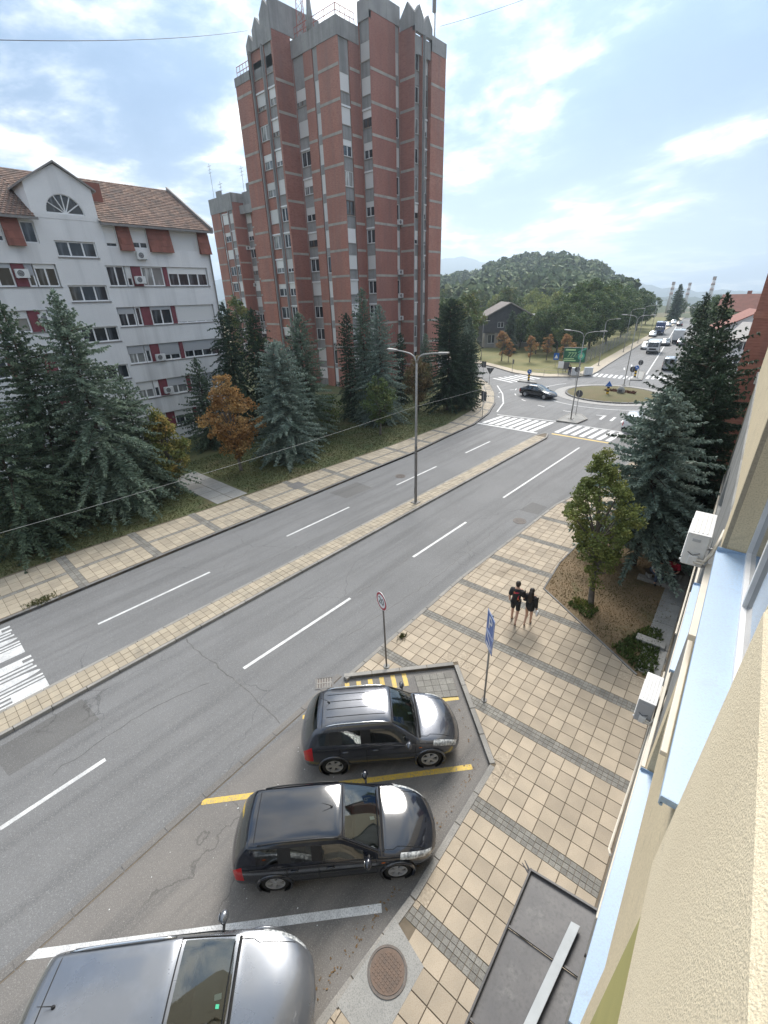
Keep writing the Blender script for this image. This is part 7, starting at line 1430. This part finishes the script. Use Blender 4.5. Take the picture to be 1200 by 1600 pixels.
t, c = pole_sign('blue square pedestrian crossing sign at the park corner', -30.6, 77.0, 2.2, 'rect', .35, -.93, 'sign_blue', size=.5); m = MB(); m.add([(-.3, -.055, c - .35), (.3, -.055, c - .35), (0, -.055, c + .25)], [(0, 1, 2)]); m.build('white_triangle', MATS['sign_white'], t)
def striped_post(lab, x, y, z, arrow=True, h_=1.0, up=False):
    t = thing('hazard_bollard', lab, 'bollard', (x, y, z), heading_of(.3, -.95))
    for k in range(5): m = MB(); m.cyl((0, 0), .14, k*h_/5, (k + 1)*h_/5 - .002, 14); m.build('stripe', MATS['hazard_yellow' if k % 2 else 'sign_black'], t)
    m = MB()
    if up: m.add([(-.40, -.03, h_ + .02), (.40, -.03, h_ + .02), (0, -.03, h_ + .66), (-.40, .03, h_ + .02), (.40, .03, h_ + .02), (0, .03, h_ + .66)], [(0, 1, 2), (5, 4, 3), (0, 3, 4, 1), (1, 4, 5, 2), (2, 5, 3, 0)])
    else: m.tube([(0, -.03, h_ + .3), (0, .03, h_ + .3)], .3, 20)
    m.build('sign_plate', MATS['sign_blue'], t)
    m = MB(); m.obox((-.16, -.036, h_ + (.42 if not up else .12)), (.22, 0, -.22 if not up else .18), (0, .004, 0), (.06, 0, .06)); m.build('arrow', MATS['sign_white'], t)
striped_post('yellow and black striped bollard with blue sign on the roundabout island', -16.1, 57.6, .10, up=True); striped_post('striped bollard with blue disc on the side street refuge', -28.2, 62.0, 0); striped_post('striped bollard with blue disc on the far refuge island', -17.2, 73.2, 0)
# stone and flower bed on the island
ST = thing('boulder', 'grey boulder with a plaque in the middle of the roundabout island', 'boulder', (-15.0, 58.9, .22)); m = MB(); m.ell((0, 0, .3), (.45, .3, .5), 10, 7); o = m.build('rock', MATS['concrete'], ST); m = MB(); m.box(-.2, .2, -.33, -.30, .2, .5); m.build('plaque', MATS['sign_back'], ST)
mat('petal_red', (0.22, 0.05, 0.04), (0.10, 0.07, 0.03), .6, 4)
def flowers():
    rng = np.random.default_rng(4); n = 260; P = np.stack([rng.uniform(-17.0, -13.6, n), rng.uniform(59.2, 60.2, n), np.full(n, .22)], 1); V, F = blades(P, unit(np.concatenate([rng.normal(0, .4, (n, 2)), np.ones((n, 1))], 1)), np.full(n, .30), .12, 2, .3, rng); tag(place('flower_bed', np_mesh('flower_bed', V, F, MATS['petal_red'])), 'red flower bed behind the boulder on the roundabout island', 'flowers', kind='stuff')
flowers()
# billboard
t = thing('billboard', 'green advertising billboard with pale 777 beside the park pavement', 'billboard', (-26.2, 73.0, 0), heading_of(.30, -.95)); t.scale = (.66, .66, .8)
for s in (-1.5, 1.5): m = MB(); m.box(s - .12, s + .12, -.12, .12, 0, 1.9); m.build('leg', MATS['galv_dark'], t)
m = MB(); m.box(-2.5, 2.5, -.14, .14, 1.75, 4.55); m.build('frame', MATS['galv_dark'], t, bevel=.03); m = MB(); m.box(-2.4, 2.4, -.155, -.141, 1.85, 4.45); m.build('poster', MATS['bill_green'], t)
on_face(t, 'numerals', text_mesh('numerals', '777.', 1.25, 'bill_pale', shear=.25), -.16, 3.15, -.55)
m = MB(); m.box(-2.1, .1, -.163, -.157, 3.95, 4.25); m.build('headline_bar', MATS['bill_pale'], t); m = MB(); m.box(-2.3, .4, -.163, -.157, 2.05, 2.28); m.box(-2.2, .0, -.163, -.157, 2.42, 2.58); m.build('footer_bar', MATS['bill_pale'], t); m = MB(); m.tube([(1.45, -.163, 3.0), (1.45, -.157, 3.0)], .72, 28); m.obox((.6, -.163, 3.5), (1.7, 0, .75), (0, .006, 0), (.1, 0, .35)); m.build('picture', MATS['bill_mint'], t); m = MB(); m.tube([(1.45, -.168, 3.0), (1.45, -.164, 3.0)], .35, 24); m.build('picture_centre', MATS['bill_pale'], t)
for i, (x, y) in enumerate(((-24.6, 69.9), (-23.2, 71.3))): o = thing('utility_cabinet', ('left', 'right')[i] + ' of two pale utility cabinets below the billboard', 'cabinet', (x, y, 0), .6); m = MB(); m.box(-.6, .6, -.25, .25, .08, 1.15); m.build('casing', MATS['sign_white'], o, bevel=.02); m = MB(); m.box(-.56, .56, -.22, .22, 0, .08); m.build('plinth', MATS['concrete'], o); m = MB(); m.box(-.56, -.02, -.262, -.25, .14, 1.1); m.box(.02, .56, -.262, -.25, .14, 1.1); m.build('door', MATS['ac_white'], o)
for i, (x, y) in enumerate(((-27.4, 71.2), (-26.3, 70.6))): o = thing('notice_board', ('left', 'right')[i] + ' small notice board on posts under the billboard', 'notice board', (x, y, 0), heading_of(.3, -.95)); m = MB(); m.box(-.4, .4, -.03, .03, .7, 1.7); m.build('panel', MATS['sign_white' if i == 0 else 'sign_back'], o); m = MB(); m.box(-.36, -.30, -.025, .025, 0, .7); m.build('leg', MATS['galv_dark'], o); m = MB(); m.box(.30, .36, -.025, .025, 0, .7); m.build('leg', MATS['galv_dark'], o)
# railing along the park corner
RA = thing('pedestrian_railing', 'low thin railing along the park pavement by the crossing', 'railing'); rp = [(-30.3, 67.3), (-28.2, 67.1), (-26.4, 68.1), (-24.9, 69.0)]
for k, p in enumerate(rp): m = MB(); m.tube([(*p, 0), (*p, .85)], .025, 6); m.build('rail_post', MATS['galv_dark'], RA)
for a, b_ in zip(rp[:-1], rp[1:]):
    for z in (.45, .83): m = MB(); m.tube([(*a, z), (*b_, z)], .02, 6); m.build('rail', MATS['galv'], RA)
# mesh fence between grove and far road
FN = thing('mesh_fence', 'grey mesh fence with posts between the grove and the far road', 'fence')
for k in range(14): y = 84 + k*3.4; x = -28.0 - .118*(y - 84); m = MB(); m.tube([(x, y, 0), (x, y, 2.2)], .05, 6); m.build('fence_post', MATS['galv'], FN)
m = MB()
for k in range(13):
    for q in range(9): z = .25 + q*.23; y = 84 + k*3.4; x = -28.0 - .118*(y - 84); m.tube([(x, y, z), (x - .4, y + 3.4, z)], .02, 4, False)
tag(m.build('fence_wire', MATS['galv'], FN), kind='stuff')
# overhead wires
def wire(name, lab, pts_, r, mname): m = MB(); m.tube(pts_, r, 5); tag(m.build(name, MATS[mname]), lab, 'cable')
def sag(a, b_, s, n=14): a = Vector(a); b_ = Vector(b_); return [a.lerp(b_, i/n) - Vector((0, 0, s*4*(i/n)*(1 - i/n))) for i in range(n + 1)]
wire('overhead_cable', 'dark cable crossing the sky from the left edge to the tower top', sag((-36, 3.2, 22.4), (-56.4, 40.9, 38.6), .5), .02, 'wire'); wire('overhead_cable', 'thin dark cable leaving the tower top towards the upper right', sag((-41.5, 57, 39.2), (-24.0, 68, 43.0), .4), .018, 'wire')
wire('lamp_cable', 'pale cable hung along the near median towards the lamp post', sag((-15.2, -8, 6.1), (-15.2, 19.4, 5.9), .25) + sag((-15.2, 19.4, 5.9), (-15.4, 44.6, 6.2), .3)[1:], .0055, 'wire_pale')
# litter, leaves and weeds at the kerbs
def litter():
    rng = random.Random(3); m = MB()
    segs = [((-3.45, 7.35), (-3.2, 4.0), 70), ((-3.25, 3.9), (-3.35, .2), 110), ((-5.9, 9.5), (-3.5, 7.4), 30)]
    for a, b_, n in segs:
        for k in range(n):
            p = Vector(a).lerp(Vector(b_), rng.random()) + Vector((-abs(rng.gauss(0, .14)), rng.gauss(0, .05))); s = rng.uniform(.015, .045); an = rng.uniform(0, 6.28); u = Vector((math.cos(an), math.sin(an), 0))*s; v_ = Vector((-math.sin(an), math.cos(an), rng.uniform(0, .6)))*s*.6; o = Vector((p.x, p.y, RZ + .012)); m.quad(o, o + u, o + u + v_, o + v_)
    tag(m.build('fallen_leaves', MATS['leaf_litter']), 'dry fallen leaves blown against the parking bay kerb', 'leaves', kind='stuff')
    m = MB()
    for k in range(45): x, y = rng.uniform(-7.9, -3.6), rng.uniform(-2, 6); s = rng.uniform(.008, .022); m.box(x, x + s, y, y + s*1.4, RZ + .009, RZ + .013)
    tag(m.build('litter', MATS['paper_white']), 'tiny pale specks of litter on the parking bay asphalt', 'litter', kind='stuff')
mat('leaf_litter', (0.24, 0.14, 0.06), (0.15, 0.10, 0.05), .9, 9); litter()
for i, (x, y, r, n, lab) in enumerate(((-21.55, 1.3, .28, 160, 'green weed tuft on the left pavement near the school lettering'), (-8.2, 9.7, .10, 50, 'small weed at the kerb behind the 20 sign'))):
    rng = np.random.default_rng(60 + i); P = np.stack([x + rng.normal(0, r, n)*.6, y + rng.normal(0, r, n), np.zeros(n)], 1); V, F = blades(P, unit(np.concatenate([rng.normal(0, .6, (n, 2)), np.ones((n, 1))], 1)), np.full(n, .12), .03, 3, .4, rng); tag(place('weed', np_mesh('weed', V, F, MATS['grass_blade'])), lab, 'weed', kind='stuff')
# ------------------------------------------------------------------ people
mat('skin', (0.50, 0.30, 0.215), None, 0.55); mat('cloth_black', (0.014, 0.014, 0.016), (0.024, 0.024, 0.026), 0.9, 8); mat('cloth_white', (0.70, 0.70, 0.70), None, .9); mat('cloth_red', (0.42, 0.02, 0.045), None, .9); mat('hair_dark', (0.016, 0.011, 0.009), (0.028, 0.02, 0.015), 0.5, 30); mat('print_red', (0.50, 0.035, 0.09), (0.42, 0.03, 0.08), .8, 9); mat('print_orange', (0.62, 0.24, 0.06), None, .8); mat('denim', (0.07, 0.09, 0.14), None, .9); mat('bag_white', (0.78, 0.78, 0.78), None, .5)
def skin_mesh(name, verts, edges, mname, sub=2, root=0):
    """continuous limb surface grown over a joint skeleton; verts = (x, y, z, r) or (x, y, z, rx, ry)"""
    me = bpy.data.meshes.new(name); me.from_pydata([v[:3] for v in verts], edges, []); bm = bmesh.new(); bm.from_mesh(me); ly = bm.verts.layers.skin.verify()
    for i, v in enumerate(bm.verts): r = verts[i][3:]; v[ly].radius = (r[0], r[-1]); v[ly].use_root = (i == root)
    bm.to_mesh(me); bm.free(); o = bpy.data.objects.new('t', me); COL.objects.link(o); a = o.modifiers.new('k', 'SKIN'); a.use_smooth_shade = True; b_ = o.modifiers.new('s', 'SUBSURF'); b_.levels = sub; b_.render_levels = sub
    out = bpy.data.meshes.new_from_object(o.evaluated_get(bpy.context.evaluated_depsgraph_get())); COL.objects.unlink(o); bpy.data.objects.remove(o); out.name = name; out.materials.clear(); out.materials.append(MATS[mname]); out.polygons.foreach_set('use_smooth', [True]*len(out.polygons)); return out
def chain(n0, n): return [(i, i + 1) for i in range(n0, n0 + n - 1)]
def body(verts_limbs):
    V = []; E = []
    for pts_, attach in verts_limbs:
        b0 = len(V); V += pts_; E += chain(b0, len(pts_))
        if attach is not None: E.append((attach, b0))
    return V, E
def fingers(wrist, direction, side, size=1.0):
    """five separate, slightly curled fingers rooted in the palm"""
    w = Vector(wrist); d = Vector(direction).normalized(); s = Vector(side).normalized(); nrm_ = d.cross(s); out = []
    palm = w + d*.045*size
    for k, (o, L_) in enumerate(((-.028, .060), (-.010, .074), (.009, .078), (.027, .068))):
        b0 = palm + s*o*size + d*.03*size; out.append([(*b0, .0085*size), (*(b0 + d*L_*.5*size + nrm_*.006), .008*size), (*(b0 + d*L_*.85*size + nrm_*.028*size), .0065*size)])
    tb = w + d*.02*size - s*.03*size; out.append([(*tb, .010*size), (*(tb + d*.03*size - s*.025*size), .009*size), (*(tb + d*.06*size - s*.03*size + nrm_*.012), .0075*size)])
    return palm, out
def person(label, x, y, rz, H_, pose, clothes, hair, extra=None, z=0.0, female=False):
    t = thing('person', label, 'person', (x, y, z), rz); k = H_/1.75; S = lambda p: tuple(c*k for c in p)
    P = {n_: S(v) for n_, v in pose.items()}
    sh = .155 if female else .175
    V = []; E = []; ix = {}
    def add(n_, r, link=None):
        ix[n_] = len(V); rr = r if hasattr(r, '__len__') else (r,); V.append((*P[n_], *[q*k for q in rr]))
        if link: E.append((ix[link], ix[n_]))
    add('pelvis', (.13, .10)); add('waist', (.115, .088), 'pelvis'); add('chest', (.135, .10), 'waist'); add('neck0', .065, 'chest'); add('neck1', .05, 'neck0'); add('jaw', (.062, .075), 'neck1'); add('skull', (.076, .092), 'jaw'); add('crown', (.05, .06), 'skull')
    for s in 'LR':
        add('sh' + s, .058, 'neck0'); add('el' + s, .042, 'sh' + s); add('fo' + s, .040, 'el' + s); add('wr' + s, .027, 'fo' + s); add('ha' + s, (.036, .018), 'wr' + s)
        add('hip' + s, .085, 'pelvis'); add('kn' + s, .056, 'hip' + s); add('ca' + s, .052, 'kn' + s); add('an' + s, .034, 'ca' + s); add('ba' + s, .034, 'an' + s); add('to' + s, .026, 'ba' + s)
        d = Vector(P['ha' + s]) - Vector(P['wr' + s]); sd_ = Vector((0, 1, 0)) if abs(d.y) < abs(d.x) + .02 else Vector((1, 0, 0)); palm, fg = fingers(P['wr' + s], d, sd_, k)
        for f_ in fg:
            b0 = len(V); V.extend(f_); E.append((ix['ha' + s], b0)); E.extend([(b0, b0 + 1), (b0 + 1, b0 + 2)])
    b = place('body', skin_mesh('body', V, E, 'skin'), t)
    # face: nose, ears (eyes and mouth as small dark features)
    hd = Vector(P['skull']); fx = Vector((1, 0, 0))
    m = MB(); m.ell(tuple(hd + Vector((.095, 0, -.035))*k), (.018*k, .013*k, .024*k), 8, 6); m.ell(tuple(hd + Vector((0, .078, -.03))*k), (.02*k, .012*k, .032*k), 8, 6); m.ell(tuple(hd + Vector((0, -.078, -.03))*k), (.02*k, .012*k, .032*k), 8, 6); m.build('nose_and_ears', MATS['skin'], b, smooth=True)
    m = MB()
    for s in (1, -1): m.ell(tuple(hd + Vector((.083, s*.032, -.005))*k), (.008*k, .014*k, .007*k), 8, 6)
    m.ell(tuple(hd + Vector((.083, 0, -.083))*k), (.008*k, .024*k, .006*k), 8, 6); m.build('eyes_and_mouth', MATS['hair_dark'], b)
    for nm_, mname, spec in clothes:
        V2 = []; E2 = []; i2 = {}
        for n_, r, link in spec:
            if isinstance(n_, tuple): a_, b_, f_ = n_; p = Vector(P[a_]).lerp(Vector(P[b_]), f_); key_ = n_
            else: p = Vector(P[n_]); key_ = n_
            i2[key_] = len(V2); rr = r if hasattr(r, '__len__') else (r,); V2.append((*p, *[q*k for q in rr]))
            if link is not None: E2.append((i2[link], i2[key_]))
        place(nm_, skin_mesh(nm_, V2, E2, mname), t)
    hm = MB(); hair(hm, hd, k); hm.build('hair', MATS['hair_dark'], t, smooth=True)
    if extra: extra(t, P, k)
    return t
def shoes(): return [('shoe', 'cloth_black', [(('an' + s, 'ba' + s, .15), .046, None), (('an' + s, 'ba' + s, .75), .046, ('an' + s, 'ba' + s, .15)), ('to' + s, .036, ('an' + s, 'ba' + s, .75))]) for s in 'LR']
walk = dict(pelvis=(0, 0, .95), waist=(.01, 0, 1.10), chest=(.02, 0, 1.30), neck0=(.02, 0, 1.44), neck1=(.03, 0, 1.51), jaw=(.05, 0, 1.575), skull=(.045, 0, 1.655), crown=(.04, 0, 1.72),
            shL=(.01, .175, 1.41), elL=(-.05, .23, 1.13), foL=(-.03, .24, 1.06), wrL=(.07, .235, .90), haL=(.10, .23, .835), shR=(.01, -.175, 1.41), elR=(.02, -.26, 1.14), foR=(.05, -.27, 1.08), wrR=(.16, -.30, .98), haR=(.20, -.31, .93),
            hipL=(0, .09, .90), knL=(.14, .10, .50), caL=(.13, .10, .38), anL=(.10, .10, .085), baL=(.17, .10, .035), toL=(.25, .105, .03), hipR=(0, -.09, .90), knR=(.0, -.10, .49), caR=(-.10, -.10, .38), anR=(-.28, -.10, .15), baR=(-.23, -.10, .07), toR=(-.16, -.10, .03))
def short_hair(m, h_, k): m.ell(tuple(h_ + Vector((-.018, 0, .030))*k), (.098*k, .090*k, .098*k), 14, 10); m.ell(tuple(h_ + Vector((-.045, 0, -.01))*k), (.072*k, .082*k, .09*k), 12, 8)
def long_hair(m, h_, k):
    m.ell(tuple(h_ + Vector((-.02, 0, .030))*k), (.105*k, .098*k, .10*k), 14, 10)
    m.tube([tuple(h_ + Vector(p)*k) for p in ((-.05, 0, .06), (-.085, 0, -.06), (-.115, 0, -.22), (-.125, 0, -.40), (-.115, 0, -.52))], [.06*k, .105*k, .115*k, .10*k, .05*k], 12)
tee = ('t_shirt', 'cloth_black', [(('pelvis', 'knL', .10), (.195, .155), None), ('waist', (.185, .15), ('pelvis', 'knL', .10)), ('chest', (.205, .155), 'waist'), (('chest', 'neck0', .9), .12, 'chest'), ('shL', .105, ('chest', 'neck0', .9)), (('shL', 'elL', .9), .085, 'shL'), ('shR', .105, ('chest', 'neck0', .9)), (('shR', 'elR', .9), .085, 'shR')])
shorts = ('shorts', 'cloth_black', [('pelvis', (.145, .115), None), ('hipL', .105, 'pelvis'), (('hipL', 'knL', .92), .085, 'hipL'), ('hipR', .105, 'pelvis'), (('hipR', 'knR', .92), .085, 'hipR')])
def back_print(t, P, k):
    m = MB(); c = Vector(P['chest']); n = 6
    for i in range(n):
        for j in range(n):
            a0, a1 = (-.10 + .2*i/n)*k, (-.10 + .2*(i+1)/n)*k; z0, z1 = (-.20 + .32*j/n)*k, (-.20 + .32*(j+1)/n)*k; xx = lambda a: c.x - (.150 - 1.6*a*a/k)*k - .016
            m.cur = 1 if (j in (1,) and 0 < i < 5) or (i == j) else 0; m.quad((xx(a0), a0, c.z + z0), (xx(a0), a0, c.z + z1), (xx(a1), a1, c.z + z1), (xx(a1), a1, c.z + z0))
    m.build('back_print', [MATS['print_red'], MATS['print_orange']], t)
person('person in black t-shirt with a red back print and black shorts, walking away', -5.46, 13.15, math.radians(104), 1.84, walk, [tee, shorts] + shoes(), short_hair, back_print)
walk2 = dict(walk); walk2.update(elL=(-.02, .23, 1.14), wrL=(.12, .20, 1.30), foL=(.03, .23, 1.18), haL=(.15, .19, 1.37), elR=(-.03, -.23, 1.13), foR=(-.02, -.245, 1.05), wrR=(.03, -.25, .90), haR=(.05, -.25, .83), knL=(.05, .08, .49), caL=(-.02, .08, .38), anL=(-.20, .08, .13), baL=(-.15, .08, .06), toL=(-.07, .08, .03), knR=(.13, -.08, .50), caR=(.13, -.08, .38), anR=(.11, -.08, .085), baR=(.18, -.08, .035), toR=(.26, -.08, .03))
hoodie = ('long_top', 'cloth_black', [(('pelvis', 'knR', .62), (.185, .15), None), ('pelvis', (.21, .17), ('pelvis', 'knR', .62)), ('waist', (.195, .155), 'pelvis'), ('chest', (.20, .155), 'waist'), (('chest', 'neck0', .9), .12, 'chest')] + [q for s in 'LR' for q in (('sh' + s, .105, ('chest', 'neck0', .9)), ('el' + s, .080, 'sh' + s), (('fo' + s, 'wr' + s, .95), .06, 'el' + s))])
skirt = ('hem', 'cloth_black', [('pelvis', (.17, .135), None), (('hipL', 'knR', .38), (.165, .13), 'pelvis')])
def carry_bag(t, P, k):
    h_ = Vector(P['haR']); m = MB(); m.ell((h_.x + .01, h_.y - .05, h_.z - .17), (.12, .06, .13), 10, 8); m.tube([(h_.x - .03, h_.y - .04, h_.z - .06), (h_.x, h_.y, h_.z - .0), (h_.x + .05, h_.y - .04, h_.z - .06)], .008, 5); m.build('handles', MATS['bag_white'], t) if False else None
    o = m.mesh('carrier_bag', MATS['bag_white'], True); return o, t
BAGS = []
person('person with long dark hair in a long black top, bare legs, walking away', -4.98, 13.32, math.radians(100), 1.66, walk2, [hoodie] + shoes(), long_hair, lambda t, P, k: BAGS.append(carry_bag(t, P, k)), female=True)
for o, t in BAGS: b = place('carrier_bag', o, None, t.location, t.rotation_euler); tag(b, 'small white carrier bag in the hand of the long haired person', 'bag')
# two people on the low bench under the blue spruce
bend = dict(walk); bend.update(pelvis=(-.10, 0, .55), waist=(-.02, 0, .68), chest=(.10, 0, .86), neck0=(.17, 0, .98), neck1=(.21, 0, 1.03), jaw=(.25, 0, 1.07), skull=(.26, 0, 1.15), crown=(.25, 0, 1.22), shL=(.14, .17, .95), elL=(.20, .24, .70), foL=(.25, .22, .66), wrL=(.40, .12, .62), haL=(.46, .09, .60), shR=(.14, -.17, .95), elR=(.20, -.24, .70), foR=(.25, -.22, .66), wrR=(.40, -.12, .62), haR=(.46, -.09, .60), hipL=(-.06, .09, .53), knL=(.34, .12, .52), caL=(.35, .12, .40), anL=(.33, .12, .085), baL=(.40, .12, .035), toL=(.48, .12, .03), hipR=(-.06, -.09, .53), knR=(.34, -.12, .52), caR=(.35, -.12, .40), anR=(.33, -.12, .085), baR=(.40, -.12, .035), toR=(.48, -.12, .03))
def top_of(nm_, mname): return (nm_, mname, [('pelvis', (.19, .15), None), ('waist', (.185, .15), 'pelvis'), ('chest', (.205, .155), 'waist'), (('chest', 'neck0', .9), .12, 'chest'), ('shL', .105, ('chest', 'neck0', .9)), (('shL', 'elL', .9), .085, 'shL'), ('shR', .105, ('chest', 'neck0', .9)), (('shR', 'elR', .9), .085, 'shR')])
def trousers(mname): return ('trousers', mname, [('pelvis', (.145, .115), None)] + [q for s in 'LR' for q in (('hip' + s, .105, 'pelvis'), ('kn' + s, .078, 'hip' + s), (('ca' + s, 'an' + s, .8), .06, 'kn' + s))])
person('person in a white shirt sitting bent forward under the blue spruce', -2.12, 19.5, math.radians(-50), 1.70, bend, [top_of('shirt', 'cloth_white'), trousers('denim')] + shoes(), short_hair)
person('person in a red top sitting beside the one in white under the spruce', -1.55, 19.95, math.radians(-95), 1.68, bend, [top_of('top', 'cloth_red'), trousers('cloth_black')] + shoes(), short_hair)
BN = thing('bench', 'low wooden bench under the blue spruce carrying two sitting people', 'bench', (-1.85, 19.85, 0), math.radians(35)); m = MB(); m.box(-.75, .75, -.22, .18, .385, .43); m.build('seat', MATS['bark'], BN, bevel=.01)
for s in (-.6, .6): m = MB(); m.box(s - .05, s + .05, -.2, .16, 0, .385); m.build('leg', MATS['concrete'], BN)
person('dark clad pedestrian waiting at the far crossing by the park', -24.9, 68.4, math.radians(-70), 1.74, walk, [top_of('jacket', 'cloth_black'), trousers('denim')] + shoes(), short_hair)
# ------------------------------------------------------------------ air
def haze():
    m = bpy.data.materials.new('haze_air'); m.use_nodes = True; nt = m.node_tree; nt.nodes.clear(); o = nt.nodes.new('ShaderNodeOutputMaterial'); v = nt.nodes.new('ShaderNodeVolumePrincipled'); v.inputs['Color'].default_value = (0.70, 0.85, 1.0, 1); v.inputs['Density'].default_value = HAZE; v.inputs['Anisotropy'].default_value = 0.55; nt.links.new(v.outputs[0], o.inputs['Volume'])
    b = MB(); b.box(-4700, 4700, -1500, 4700, -75, 246); tag(b.build('haze', m), 'thin bluish haze in the air over the town', 'haze', kind='stuff')
HAZE = 0.0004
haze()
